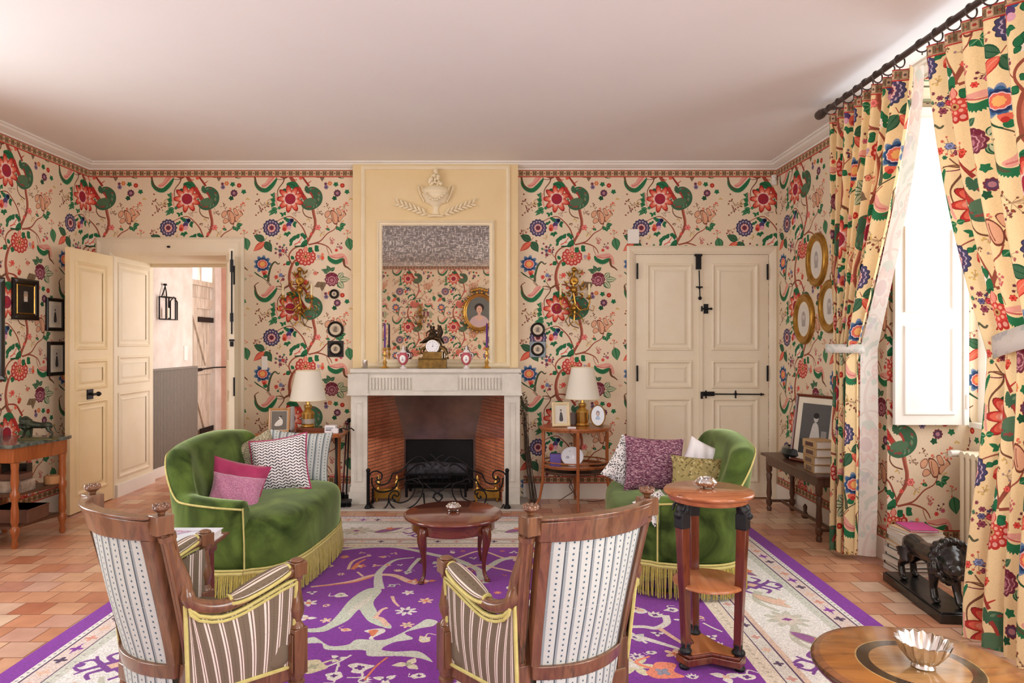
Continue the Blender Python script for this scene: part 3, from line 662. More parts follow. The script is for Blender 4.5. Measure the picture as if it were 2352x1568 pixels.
# ---------------------------------------------------------------- left doorway and hall
def dframe(x0, x1, zt, w, mp):
    """U-shaped architrave profile around an opening"""
    m = MB(); pr = [(0, 0), (0, .02), (.02, .032), (.05, .024), (w-.03, .024), (w-.012, .016), (w, .01), (w, 0)]
    L = [[mp(x0-w+t, 0, h), mp(x0-w+t, zt+w-t, h), mp(x1+w-t, zt+w-t, h), mp(x1+w-t, 0, h)] for t, h in pr]
    v = [p for l in L for p in l]; f = []
    for i in range(len(L)-1):
        for k in range(3): f.append((i*4+k, i*4+k+1, (i+1)*4+k+1, (i+1)*4+k))
    m.add(v, f); return m
back = lambda u, v, h: (u, YB-h, v)
struct('trim_9', dframe(DL[0]+.03, DL[1]-.03, DL[2]-.02, .16, back), M_creamp, smooth=False)
# panelled reveal: left jamb, soffit, right jamb
def panels(m, rects, mp, d=.010):
    for r in rects:
        m.mould(r, [(0, 0), (.004, d), (.016, d*1.3), (.026, d*.4), (.034, -.0)], mp)
        m.mould(tuple((r[0]+.05, r[1]+.05, r[2]-.05, r[3]-.05)), [(0, .001), (.018, d*.7), (.02, d*.7)], mp)
mb = MB().box(DL[0]-.0, YB+.0, 0, DL[0]+.012, YB+.7, DL[2])
panels(mb, [(6.13, 1.34, 6.68, 2.1), (6.13, 1.0, 6.68, 1.26), (6.13, .16, 6.68, .93)], lambda u, v, h: (DL[0]+.012+h, u, v))
struct('trim_10', mb, M_creamp, smooth=False)
struct('baseboard_jamb', MB().box(DL[0]+.012, YB+.03, 0, DL[0]+.04, YB+.69, .11), M_white, smooth=False)
struct('trim_11', MB().box(DL[0], YB, DL[2]-.02, DL[1], YB+.7, DL[2]).box(DL[1]-.012, YB, 0, DL[1], YB+.7, DL[2]-.02).box(DL[0]+.012, YB+.66, DL[2]-.05, DL[1]-.012, YB+.7, DL[2]-.02), M_creamp, smooth=False)
# hall
M_plaster = mottle('hall_plaster', (226, 216, 206), (206, 190, 178), 4, .9, bmp=.003)
M_pink = mottle('pink_plaster', (214, 180, 160), (196, 150, 132), 3, .9, bmp=.004)
m, nt, b = base('grey_boarding', (128, 120, 110), .6); M_board = m
HY = 6.75
struct('wall_hall_left', MB().box(-3.75, HY, 0, -3.52, 7.8, H).box(-3.75, 8.42, 0, -3.52, 8.6, H).box(-3.75, 7.8, 2.62, -3.52, 8.42, H), M_plaster, smooth=False)
struct('wall_hall_end', MB().box(-3.75, 8.6, 0, -1.8, 8.7, H), M_pink, smooth=False)
struct('wall_hall_right', MB().box(-2.0, HY, 0, -1.8, 7.1, H).box(-2.0, 8.1, 0, -1.8, 8.6, H).box(-2.0, 7.1, 2.5, -1.8, 8.1, H).box(-2.0, 7.1, 0, -1.8, 8.1, .7), M_pink, smooth=False)  # opening added to let the hall fill lamp in
mb = MB().box(-3.52, HY+.02, .1, -3.505, 7.86, 1.09).box(-3.52, HY+.02, 1.09, -3.49, 7.87, 1.11)
for k in range(36): y = HY+.03+k*.031; mb.box(-3.505, y, .1, -3.5, y+.024, 1.09)
struct('trim_12', mb, M_board, smooth=False)
struct('baseboard_hall', MB().box(-3.52, HY+.0, 0, -3.49, 7.86, .1), M_white, smooth=False)
# plank door to the yard with a fanlight above
M_plank = wood('bleached_planks', (214, 200, 184), (190, 172, 152), 'z', .8, 0)
o = sempty('door_3')
mb = MB()
for k in range(5): mb.box(-3.60, 7.82+k*.118, .02, -3.575, 7.82+k*.118+.112, 2.05)
mb.box(-3.575, 7.82, 1.78, -3.55, 8.40, 1.9).box(-3.575, 7.82, 1.0, -3.55, 8.40, 1.1).box(-3.575, 7.82, .18, -3.55, 8.40, .28)
for (za, zb) in ((1.1, 1.78), (.28, 1.0)):
    mb.prism([(7.83, zb), (7.99, zb), (8.39, za), (8.23, za)], -3.575, -3.552, Matrix(((0, 0, 1, 0), (1, 0, 0, 0), (0, 1, 0, 0), (0, 0, 0, 1))))
mb.build('door_leaf', M_plank, o, smooth=False)
MB().box(-3.549, 8.0, 1.62, -3.54, 8.42, 1.68).box(-3.549, 8.05, .3, -3.54, 8.42, .36).build('strap_hinge', M_iron, o, smooth=False)
MB().tube([(-3.53, 7.92, 1.06), (-3.53, 8.42, 1.07), (-3.1, 8.58, 1.08)], .008).tube([(-3.53, 7.9, 1.06), (-3.53, 8.05, 1.06)], .02).build('door_bar', M_iron, o)
mb = MB().box(-3.62, 7.8, 2.05, -3.54, 8.42, 2.11).box(-3.62, 7.8, 2.56, -3.54, 8.42, 2.62).box(-3.6, 8.09, 2.11, -3.56, 8.13, 2.56).box(-3.62, 7.8, 2.11, -3.54, 7.84, 2.56).box(-3.62, 8.38, 2.11, -3.54, 8.42, 2.56)
mb.build('fanlight_frame', M_plank, o, smooth=False); MB().box(-3.59, 7.84, 2.11, -3.585, 8.38, 2.56).build('fanlight_pane', M_glass, o, smooth=False)
area('daylight_yard', (-3.9, 8.1, 2.33), (1, 0, -.3), .5, .42, 12, (1, 1, 1))
# wall lantern, switch, glass shade in the hall
t = thing('wall_lantern', 'black iron lantern sconce on the hall plaster wall', 'lantern', (-3.515, 7.0, 1.62)); t.scale = (1.2, 1.55, .82)
mb = MB()
for y in (0, .13):
    for x in (.012, .07): mb.tube([(x, y, 0), (x, y, .28)], .006)
for z in (0, .28):
    mb.tube([(.012, 0, z), (.012, .13, z), (.07, .13, z), (.07, 0, z)], .006, closed=True)
mb.tube([(.012, .03, .28), (.02, .05, .36), (.02, .065, .42), (.02, .08, .36), (.012, .10, .28)], .005).sphere((.02, .065, .44), .016)
mb.build('lantern_frame', M_iron, t)
mb = MB(); mb.tube([(.012, .15, 0), (.012, .15, .24), (.012, .2, .3), (.012, .25, .24), (.012, .25, 0)], .006, closed=True); mb.build('lantern_door', M_iron, t)
MB().lathe([(.012, 0), (.012, .12), (.003, .13)], (.045, .065, .02), 10).build('candle', M_ivory, t)
tag(MB().box(-3.52, 7.58, 1.18, -3.512, 7.66, 1.34).build('light_switch', M_white, smooth=False), 'small white switch plate on the hall wall above the grey boarding', 'light switch')
t = MB().lathe([(.02, -.0), (.11, .02), (.12, .05), (.02, .09)], (0, 0, 0), 16).build('ceiling_light', mottle('shell_glass', (196, 190, 178), (160, 150, 136), 12, .4)); tag(t, 'small grey shell-like light under the hall ceiling beyond the doorway', 'ceiling light', loc=(-3.30, 7.0, 2.17))
o = MB().tube([(-3.3, 7.0, 2.26), (-3.3, 7.0, 2.97)], .004, 6).build('cord', M_iron); o.parent = t; o.location = (3.3, -7.0, -2.17)

# ---------------------------------------------------------------- door leaves
def leaf(w_, t_, h_, rects, mat_=M_creamp, mat2=None):
    m = MB().box(0, -t_/2, .01, w_, t_/2, h_)
    panels(m, rects, lambda u, v, h: (u, -t_/2-h, v)); panels(m, rects, lambda u, v, h: (w_-u, t_/2+h, v)); return m
PR = [(.09, 1.32, .53, 2.04), (.09, .99, .53, 1.24), (.09, .14, .53, .90)]
M_yel2 = M_yel
o = sempty('door_1'); o.location = (-3.44, YB-.03, 0); o.rotation_euler = (0, 0, R(-90))
m = MB().box(.0, -.02, .01, .60, .02, 2.14)
panels(m, PR, lambda u, v, h: (u-.0, .02+h, v)); panels(m, PR, lambda u, v, h: (u, -.02-h, v)); lf = m.build('door_leaf', M_yel, o, smooth=False)
mb = MB().lathe([(.012, 0), (.012, .012), (.006, .02), (.006, .045), (.018, .05), (.02, .065), (.01, .08)], (0, 0, 0), 14, M=Matrix.Translation((.34, .034, .955)) @ Matrix.Rotation(R(-90), 4, 'X'))
mb.box(.30, .02, .91, .38, .028, 1.0).tube([(.34, .09, .955), (.42, .09, .955)], .011); mb.build('door_handle', M_iron, lf)
o = sempty('door_4'); o.location = (-2.385, YB-.02, 0); o.rotation_euler = (0, 0, R(-67.6))
m = MB().box(0, -.02, .01, .56, .02, 2.14); panels(m, [(.08, 1.32, .49, 2.04), (.08, .99, .49, 1.24), (.08, .14, .49, .90)], lambda u, v, h: (u, -.02-h, v)); m.build('door_leaf', M_creamp, o, smooth=False)
mb = MB().tube([(.565, 0, 1.45), (.565, 0, 2.12)], .006).tube([(.565, 0, 1.35), (.565, 0, 1.39)], .014).box(.56, -.012, 1.55, .578, .012, 1.62).box(.56, -.012, 1.95, .578, .012, 2.05).tube([(.58, -.02, 1.40), (.58, .02, 1.40)], .008)
mb.build('espagnolette', M_iron, o)
for z in (.95, 1.85): MB().tube([(.57, .018, z), (.57, .018, z+.15)], .007).build('hinge', M_iron, o)
MB().sphere((0, 0, 0), .016, sz=.6).build('catch', M_iron).location = (-2.93, YB-.028, 2.225)
bpy.data.objects['catch'].parent = bpy.data.objects['trim_9']

struct('trim_13', dframe(DR[0], DR[1], DR[2]-.01, .075, back), M_creamp, smooth=False)
o = sempty('door_2'); o.location = (0, 0, 0)
xm = (1612-1150)*YB/F
X = lambda px: (px-1150)*YB/F
Z = lambda py: CZ-(py-783)*YB/F
for (a, b_, pa, pb) in ((DR[0], xm, 1484, 1590), (xm, DR[1], 1634, 1742)):
    m = MB().box(a+.003, YB, .01, b_-.003, YB+.04, DR[2]-.012)
    panels(m, [(X(pa), Z(804), X(pb), Z(604)), (X(pa), Z(891), X(pb), Z(826)), (X(pa), .14, X(pb), Z(912))], back); m.build('door_leaf', M_creamp, o, smooth=False)
MB().box(xm-.028, YB-.012, .01, xm+.004, YB, DR[2]-.012).build('cover_strip', M_creamp, o, smooth=False)
mb = MB()
mb.box(X(1597), YB-.026, Z(618), X(1609), YB-.012, Z(588)).box(X(1594), YB-.03, Z(588), X(1611), YB-.012, Z(583)).tube([(X(1604), YB-.024, Z(620)), (X(1606), YB-.024, Z(684))], .005).sphere((X(1606), YB-.024, Z(684)), .016).sphere((X(1605), YB-.024, Z(660)), .012).box(X(1597), YB-.03, Z(660), X(1612), YB-.02, Z(657))
mb.build('top_bolt', M_iron, o)
mb = MB().box(X(1616), YB-.012, Z(719), X(1626), YB, Z(697)).tube([(X(1610), YB-.02, Z(708)), (X(1632), YB-.02, Z(708))], .008).sphere((X(1632), YB-.02, Z(708)), .011).box(X(1609), YB-.026, Z(714), X(1612), YB-.012, Z(702)); mb.build('latch', M_iron, o)
mb = MB().tube([(X(1608), YB-.02, Z(903)), (X(1753), YB-.02, Z(904))], .006).box(X(1608), YB-.026, Z(914), X(1613), YB-.012, Z(898)).box(X(1614), YB-.016, Z(908), X(1640), YB, Z(898))
for px in (1620, 1688): mb.sphere((X(px), YB-.02, Z(903)), .014).tube([(X(px), YB-.02, Z(895)), (X(px), YB-.02, Z(913))], .006)
mb.lathe([(.014, 0), (.001, .03)], (0, 0, 0), 8, M=Matrix.Translation((X(1746), YB-.02, Z(904))) @ Matrix.Rotation(R(90), 4, 'Y')); mb.build('long_bolt', M_iron, o)
for k, (px, ys) in enumerate(((1463, (604, 838, 1066)), (1761, (606, 838, 1066)))):
    for yy in ys: MB().tube([(X(px), YB-.02, Z(yy+36)), (X(px), YB-.02, Z(yy))], .008).build('hinge', M_iron, o)
tag(MB().box(-.05, -.028, 0, .05, 0, .128).build('control_box', M_white, bevel=.004), 'white electrical box on the wallpaper above the left corner of the closed double door', 'control box', loc=(X(1454), YB, Z(559)))
tag(MB().box(-.02, -.03, 0, .02, 0, .09).sphere((0, -.03, .05), .016).build('motion_sensor', M_white, bevel=.004), 'small white sensor high in the right back corner under the cornice', 'sensor', loc=(X(1776), YB, Z(425)))
tag(MB().box(-.025, -.012, 0, .025, 0, .12).build('light_switch', M_white, bevel=.002), 'narrow white switch plate on the flowered wall right of the open doorway', 'light switch', loc=(X(608), YB, Z(848)))
# ---------------------------------------------------------------- chimney breast, overmantel and mirror
CB = (-1.295, .152); YC = 5.975
FY = 5.78                                  # front of the fireplace jambs
mb = MB().box(CB[0], YC, 1.0, CB[1], YB, 2.94).box(CB[0], YC, 0, FB[0]-.01, YB, 1.0).box(FB[1]+.01, YC, 0, CB[1], YB, 1.0)
cb_map = lambda u, v, h: (u, YC-h, v)
XC = lambda px, d=YC: (px-1150)*d/F
ZC = lambda py, d=YC: CZ-(py-783)*d/F
struct('chimney_breast', mb, M_ywall, smooth=False)
M_mould = mottle('ivory_moulding', (242, 228, 196), (234, 216, 180), 5, .5)
mb = MB().mould((XC(829), 1.165, XC(1172), ZC(379)), [(0, 0), (.004, .014), (.02, .02), (.034, .012), (.04, 0)], cb_map)
struct('trim_14', mb, M_mould, smooth=False)
t = thing('wall_mirror', 'tall foxed mirror, ceiling reflection painted into its top, in a cream moulded frame above the mantelpiece', 'mirror', (-.57, YC, 1.2))
mx0, mx1, mz0, mz1 = XC(878), XC(1126), ZC(826), ZC(517)
mb = MB().mould((XC(866), ZC(836), XC(1136), ZC(505)), [(0, 0), (.002, .018), (.014, .026), (.024, .014), (.034, .014), (.044, .008), (.048, .002)], cb_map); loc_mb(mb, t)
mb.build('mirror_frame', M_mould, t, smooth=False)
m, nt, b = base('mirror_foxing_and_ceiling', (150, 144, 138), .015, 1)
tc = N(nt, 'ShaderNodeTexCoord'); sp = N(nt, 'ShaderNodeSeparateXYZ'); nt.links.new(tc.outputs['Object'], sp.inputs[0])
n1 = N(nt, 'ShaderNodeTexNoise'); n1.inputs['Scale'].default_value = 60; n1.inputs['Detail'].default_value = 8; nt.links.new(coords(nt, (1.6, 1, .45)), n1.inputs['Vector'])
n2 = N(nt, 'ShaderNodeTexNoise'); n2.inputs['Scale'].default_value = 60; n2.inputs['Detail'].default_value = 8; nt.links.new(coords(nt, (.4, 1, 2.0)), n2.inputs['Vector'])
ad = N(nt, 'ShaderNodeMath', operation='MAXIMUM'); nt.links.new(n1.outputs[0], ad.inputs[0]); nt.links.new(n2.outputs[0], ad.inputs[1])
tz = N(nt, 'ShaderNodeMapRange'); nt.links.new(sp.outputs[2], tz.inputs[0]); tz.inputs[1].default_value = .80; tz.inputs[2].default_value = .90; tz.inputs[3].default_value = 0; tz.inputs[4].default_value = 1  # foxing kept to the top, where it also paints the reflected ceiling's grey
rr = ramp(nt, ad.outputs[0], [(.50, (255, 255, 255)), (.66, (130, 130, 130))])
fm = N(nt, 'ShaderNodeMath', operation='MULTIPLY'); nt.links.new(rr, fm.inputs[0]); nt.links.new(tz.outputs[0], fm.inputs[1])
df = N(nt, 'ShaderNodeBsdfDiffuse'); df.inputs[0].default_value = lin((104, 96, 92))
gl = N(nt, 'ShaderNodeBsdfGlossy'); gl.inputs[0].default_value = lin((214, 208, 200)); gl.inputs['Roughness'].default_value = .012
ms = N(nt, 'ShaderNodeMixShader'); fa = N(nt, 'ShaderNodeMath', operation='MULTIPLY_ADD'); fa.inputs[1].default_value = .80; fa.inputs[2].default_value = .10; nt.links.new(fm.outputs[0], fa.inputs[0])
nt.links.new(fa.outputs[0], ms.inputs[0]); nt.links.new(gl.outputs[0], ms.inputs[1]); nt.links.new(df.outputs[0], ms.inputs[2]); nt.links.new(ms.outputs[0], nt.nodes['Material Output'].inputs[0])
loc_mb(MB().box(mx0, YC-.003, mz0, mx1, YC-.0005, mz1), t).build('mirror_glass', m, t, smooth=False)
# plaster urn and laurel sprays
t = thing('plaster_urn_relief', 'cream plaster urn with crossed laurel sprays on the panel above the mirror', 'relief', (XC(1001), YC, ZC(498)))
k = YC/F
mb = MB().lathe([(.001, 0), (20*k, 0), (20*k, 3*k), (9*k, 7*k), (6*k, 18*k), (10*k, 26*k), (24*k, 32*k), (30*k, 46*k), (33*k, 52*k), (30*k, 56*k), (34*k, 60*k), (30*k, 66*k), (14*k, 72*k), (10*k, 75*k), (.001, 76*k)], (0, 0, 0), 24, sy=.55)
mb.build('urn', M_mould, t)
for s_ in (-1, 1):
    mb = MB(); mb.tube([(s_*26*k, -.02, 34*k), (s_*34*k, -.02, 50*k), (s_*40*k, -.02, 66*k), (s_*37*k, -.02, 74*k), (s_*31*k, -.02, 68*k), (s_*30*k, -.02, 60*k)], .007)
    mb.build('handle', M_mould, t)
rnd = random.Random(4); mb = MB()
for i in range(34):
    a = rnd.uniform(-1, 1); zz = rnd.uniform(0, 1); mb.sphere((a*(1-zz)*18*k, -.02-rnd.random()*.03, 72*k+zz*34*k), .011+rnd.random()*.008, n=8)
mb.build('flower_bunch', M_mould, t); mb = MB()
for i in range(9): a = i/8; mb.sphere(((a-.5)*44*k, -.075, 50*k-14*k*math.sin(PI*a)), .012, n=8)
mb.build('swag', M_mould, t)
for s_ in (-1, 1):
    mb = MB(); pts = [Vector((s_*q*k, -.012, (4+(q-12)*.46-.0012*(q-12)**2)*k)) for q in range(12, 88, 10)]; mb.tube(pts, .006, 6)
    for i, p in enumerate(pts[1:]):
        for u in (-1, 1):
            M_ = Matrix.Rotation(-s_*R(24+u*34), 4, 'Y'); mb.sphere(p+Vector((s_*.022, -.012, u*.018+.006)), .009, sx=3.0, sy=.8, sz=1.1, n=10, M=M_)
    mb.build('laurel_spray', M_mould, t)

# ---------------------------------------------------------------- fireplace
t = thing('fireplace', 'pale carved stone fireplace surround with fluted frieze', 'fireplace', (-.55, 5.9, 0))
def lb(m): return loc_mb(m, t)
jx = [(XC(806, FY), FB[0]), (FB[1], XC(1194, FY))]
for a, b_ in jx:
    m = MB().box(a, FY, .0, b_, YB-.0, .94).box(a-.015, FY-.02, 0, b_+.0, FY, .12).box(a-.006, FY-.012, .12, b_, FY, .16)
    m.mould((a+.035, .2, b_-.035, .88), [(0, 0), (.004, .006), (.012, .006), (.02, -.004)], lambda u, v, h: (u, FY-h-.0, v))
    lb(m).build('jamb', M_stone, t, smooth=False)
m = MB().box(jx[0][0]-.012, FY-.015, .94, jx[1][1]+.012, YC, 1.115)
for a, b_ in jx: m.box(a-.02, FY-.03, .94, b_+.012, FY-.015, 1.115).box(a-.028, FY-.036, .935, b_+.02, FY, .95)
for x0, x1 in ((XC(848, FY), XC(945, FY)), (XC(1055, FY), XC(1150, FY))):
    n_ = 13
    for i in range(n_): x = x0+(x1-x0)*(i+.5)/n_; m.tube([(x, FY-.018, .985), (x, FY-.018, 1.085)], .012, 8)
m.box(XC(948, FY), FY-.024, .975, XC(1052, FY), FY-.015, 1.10); m.box(jx[0][1]-.02, FY-.024, .935, jx[1][0]+.02, FY-.012, .955)
lb(m).build('frieze', M_stone, t, smooth=False)
x0, x1 = XC(803, 5.74), XC(1197, 5.74)
m = MB().box(x0, 5.74, 1.125, x1, YC, 1.16).box(x0+.012, 5.755, 1.113, x1-.012, YC, 1.125); lb(m).build('mantel_shelf', M_stone, t, smooth=False, bevel=.006)
def bricks():
    m, nt, b = base('brick_slips', (170, 96, 66), .85)
    tx = N(nt, 'ShaderNodeTexBrick'); tx.inputs['Scale'].default_value = 1; tx.inputs['Brick Width'].default_value = .22; tx.inputs['Row Height'].default_value = .03; tx.inputs['Mortar Size'].default_value = .004
    tx.inputs['Color1'].default_value = lin((238, 152, 106)); tx.inputs['Color2'].default_value = lin((220, 132, 92)); tx.inputs['Mortar'].default_value = lin((160, 108, 84))
    nt.links.new(N(nt, 'ShaderNodeTexCoord').outputs['UV'], tx.inputs['Vector']); nz = N(nt, 'ShaderNodeTexNoise'); nz.inputs['Scale'].default_value = 5; nz.inputs['Detail'].default_value = 5
    nt.links.new(coords(nt), nz.inputs['Vector']); mx = N(nt, 'ShaderNodeMix', data_type='RGBA', blend_type='MULTIPLY'); mx.inputs[0].default_value = .45
    nt.links.new(tx.outputs[0], mx.inputs[6]); nt.links.new(ramp(nt, nz.outputs[0], [(.35, (170, 150, 140)), (.6, (255, 255, 255))]), mx.inputs[7]); nt.links.new(mx.outputs[2], b.inputs['Base Color']); bump(nt, b, tx.outputs[0], .006); return m
M_brick = bricks(); M_soot = mottle('sooted_wall', (150, 122, 112), (108, 92, 88), 7, .9, bmp=.004); M_castiron = mottle('fireback_iron', (26, 26, 28), (16, 16, 18), 10, .6, metal=.3)
BX0, BX1, BY, BZ = -.90, -.235, 6.36, .50
m = MB()
def quad(m, p, us=(1, 1)):
    p = [Vector(q) for q in p]; l = (p[1]-p[0]).length; h = (p[3]-p[0]).length; m.add(p, [(0, 1, 2, 3)], [[(0, p[0].z), (l, p[1].z), (l, p[2].z), (0, p[3].z)]])
y_ = FY+.03
quad(m, [(FB[0], y_, 0), (BX0, BY, 0), (BX0, BY, 1.0), (FB[0], y_, 1.0)]); quad(m, [(BX1, BY, 0), (FB[1], y_, 0), (FB[1], y_, 1.0), (BX1, BY, 1.0)])
m.cur = 1; fx_ = .36; m.add([(BX0+(FB[0]-BX0)*fx_, BY+(y_-BY)*fx_, .99), (BX1+(FB[1]-BX1)*fx_, BY+(y_-BY)*fx_, .99), (BX1+.01, BY-.004, BZ+.02), (BX0-.01, BY-.004, BZ+.02)], [(0, 1, 2, 3)]); m.add([(BX0-.05, BY+.001, 0), (BX1+.05, BY+.001, 0), (BX1+.05, BY+.001, 1), (BX0-.05, BY+.001, 1)], [(0, 1, 2, 3)])
m.box(FB[0]-.04, y_, .985, FB[1]+.04, BY+.05, .995)
lb(m).build('brick_lining', [M_brick, M_soot], t, smooth=False)
lb(MB().box(BX0+.02, BY-.03, .03, BX1-.02, BY, BZ-.02)).build('fireback', M_castiron, t, smooth=False, bevel=.01)
gm, gnt, gb = base('smoke_guard_glass', (255, 255, 255), .05); g1 = N(gnt, 'ShaderNodeBsdfGlossy'); g1.inputs['Roughness'].default_value = .12; g2 = N(gnt, 'ShaderNodeBsdfTransparent'); g2.inputs[0].default_value = lin((236, 230, 228)); g3 = N(gnt, 'ShaderNodeMixShader'); g3.inputs[0].default_value = .045
gnt.links.new(g2.outputs[0], g3.inputs[1]); gnt.links.new(g1.outputs[0], g3.inputs[2]); gnt.links.new(g3.outputs[0], gnt.nodes['Material Output'].inputs[0])
lb(MB().box(FB[0]+.002, FY+.022, .567, FB[1]-.002, FY+.026, .937)).build('smoke_guard', gm, t, smooth=False)
M_hearth = mottle('hearth_stone', (196, 190, 180), (172, 164, 152), 5, .6)
struct('hearth', MB().box(-1.37, 5.58, .0, .24, 6.40, .018), M_hearth, smooth=False, bevel=.004)
# iron fire screen of scrolls
t = thing('fire_screen', 'black wrought iron scrolled fire screen in front of the fireplace', 'fire screen', (-.5, 5.62, .018))
D = 5.62; Z0 = .018
def q3(x, y): v = P3(830+x/6.72, 1000+y/6.72, D); return Vector((v.x+.5, 0, v.z-Z0))
def arc(m, pts, r=.0065): m.tube([q3(*p) for p in crom(pts, 5)], r, 6)
m = MB()
arc(m, [(130,600),(160,560),(230,540),(300,570),(320,620),(300,670),(260,680),(240,650),(260,630)]); arc(m, [(260,680),(225,700),(260,740),(330,750),(410,720),(460,640),(480,580),(560,560),(640,510),(760,380),(900,320),(980,370),(1080,450)])
arc(m, [(160,640),(170,760),(240,850),(340,865),(450,840),(530,780),(570,690),(660,660),(720,560),(840,460),(940,435),(990,480)]); arc(m, [(700,690),(780,670),(860,660),(930,740)])
arc(m, [(530,1000),(480,960),(500,910),(560,930),(580,880),(540,850),(470,860),(425,930),(430,1010),(480,1090),(570,1140),(680,1130),(820,1060),(920,930),(950,820),(930,740),(830,700),(760,660)]); arc(m, [(490,1000),(600,1030),(720,990),(800,900),(830,800)])
arc(m, [(150,1050),(200,1120),(290,1140),(370,1100),(410,1040),(420,980)]); arc(m, [(1060,280),(1130,340),(1200,400),(1290,460),(1340,430)]); arc(m, [(1270,290),(1190,330),(1130,380)])
m.tube([q3(100, 1150), q3(2240, 1150)], .010, 6); arc(m, [(970,730),(1080,820),(1200,900),(1260,960)]); arc(m, [(1390,730),(1260,820),(1140,900),(1100,960)])
arc(m, [(1220,890),(1140,880),(1120,940),(1190,1010),(1250,940),(1230,890)]); arc(m, [(960,880),(970,1000),(980,1130)])
for (pts) in [[(2230,600),(2180,550),(2100,530),(2040,560),(2030,630),(2070,670),(2110,650),(2100,620)],[(2110,650),(2130,680),(2080,730),(1990,735),(1910,690),(1870,600),(1830,570),(1700,520),(1590,420),(1480,360),(1380,320),(1280,400)],
              [(2190,640),(2170,760),(2130,830),(2040,850),(1900,830),(1820,770),(1780,690),(1690,650),(1630,570),(1520,470),(1420,435),(1360,470)],[(1830,920),(1850,950),(1810,960),(1780,920),(1800,880),(1760,900),(1760,840),(1830,830),(1900,860),(1930,950),(1880,1070),(1780,1140),(1640,1130),(1520,1060),(1430,940),(1400,830),(1430,740),(1560,700),(1640,660),(1680,720)],
              [(1760,1000),(1690,1010),(1580,960),(1540,880),(1530,800)],[(2200,1050),(2150,1120),(2060,1140),(1980,1100),(1940,1040)]]: arc(m, pts)
m.build('scrollwork', M_iron, t)
for x in (105, 2250):
    m = MB(); a, b_ = q3(x, 1180), q3(x, 530); a.z = 0
    m.tube([a, b_], .014, 6).lathe([(.03, 0), (.03, .01), (.016, .03)], (a.x, 0, 0), 10).box(a.x-.012, -.012, 0, a.x+.012, .22, .015).tube([(a.x, .2, .012), (a.x, .2, .12)], .008).sphere((a.x, 0, b_.z), .018)
    m.build('post', M_iron, t)
# fire basket, logs, andirons
t = thing('fire_grate', 'black iron grate with charred log deep in the fireplace', 'grate', (-.57, 6.12, .018))
m = MB()
for k in range(9): x = -.24+k*.06; m.tube([(x, -.1, .12), (x, .15, .12)], .008, 6).tube([(x, -.1, .12), (x, -.11, .2)], .007, 6)
m.tube([(-.28, -.11, .2), (.28, -.11, .2)], .01).tube([(-.28, -.1, .12), (.28, -.1, .12)], .01)
for x in (-.26, .26):
    for y in (-.1, .15): m.tube([(x, y, .12), (x, y, 0)], .012, 6)
m.build('bars', M_iron, t)
M_char = mottle('charred_bark', (84, 82, 88), (28, 27, 29), 30, .9, bmp=.01); M_ash = mottle('ash', (150, 144, 136), (110, 106, 100), 18, 1)
tag(MB().tube([(-.84, 6.12, .24), (-.6, 6.14, .255), (-.3, 6.1, .25)], [.055, .06, .05], 12).build('fire_log', M_char), 'large charred log across the top of the iron grate', 'log', 'logs in the grate')
tag(MB().tube([(-.75, 6.16, .185), (-.45, 6.2, .175)], [.035, .03], 10).build('fire_log', M_char), 'thinner charred log lying underneath on the grate bars', 'log', 'logs in the grate')
tag(MB().grid(lambda u, v: (-.8+u*.46, 6.0+v*.28, .019+.03*math.sin(PI*u)*math.sin(PI*v)), 10, 6).build('ash_heap', M_ash), 'low heap of grey ash under the iron grate', 'ash')
def andiron(loc, lab):
    t = thing('andiron', lab, 'andiron', loc, 0, 'brass andirons in the fireplace')
    m = MB().box(-.11, -.02, .03, .11, .02, .11).box(-.10, -.022, .0, -.08, .022, .03).box(.08, -.022, 0, .10, .022, .03)
    m.build('plinth', M_gold, t, smooth=False, bevel=.004)
    for x in (-.08, .08): MB().lathe([(.018, .11), (.01, .125), (.02, .15), (.022, .165), (.01, .185), (.014, .2), (.003, .225)], (x, 0, 0), 12).build('finial', M_brass, t)
    MB().box(-.01, .02, .04, .01, .3, .06).build('bar', M_iron, t, smooth=False); return t
a1 = andiron((-.97, 5.86, .018), 'brass andiron at the left side of the hearth behind the fire screen'); a2 = andiron((-.12, 5.86, .018), 'brass andiron at the right side of the hearth behind the fire screen')
# tools left of the fireplace
t = thing('hearth_broom', 'black hearth brush lying on the floor left of the fireplace', 'brush', (-1.335, 5.68, 0))
MB().box(-.09, -.04, .05, .09, .04, .075).build('head', M_black, t, smooth=False, bevel=.006)
m = MB(); rnd = random.Random(2)
for i in range(120): x, y = rnd.uniform(-.088, .088), rnd.uniform(-.036, .036); m.tube([(x, y, .052), (x*1.05, y*1.2, .0)], .003, 3)
m.build('bristles', M_black, t); MB().tube([(-.05, .01, .07), (-.06, .1, .30), (-.065, .16, .62)], .009).build('handle', M_black, t)
M_red = base('dark_red_lacquer', (74, 22, 26), .3, coat=.4)[0]
for k, (px, tx, lab, mt, L_) in enumerate(((796, 802, 'black iron poker leaning nearest the fireplace jamb', M_iron, .70), (787, 797, 'dark red handled fire tongs leaning between the poker and shovel', M_red, .68), (777, 770, 'thin iron fire shovel standing left of the tongs', M_iron, .62))):
    x0 = (px-1150)*5.86/F; x1 = (tx-1150)*5.98/F
    t = thing('fire_tool', lab, 'fire tool', (x0, 5.84, 0), 0, 'fire tools left of the fireplace')
    MB().tube([(0, 0, .0), (x1-x0, .14, L_)], .007, 6).build('rod', mt, t); MB().sphere((x1-x0, .14, L_), .02).build('knob', mt, t); MB().box(-.03+.01*k, -.012, 0, .03-.01*k, .012, .08+.02*k).build('blade', M_iron, t, smooth=False)
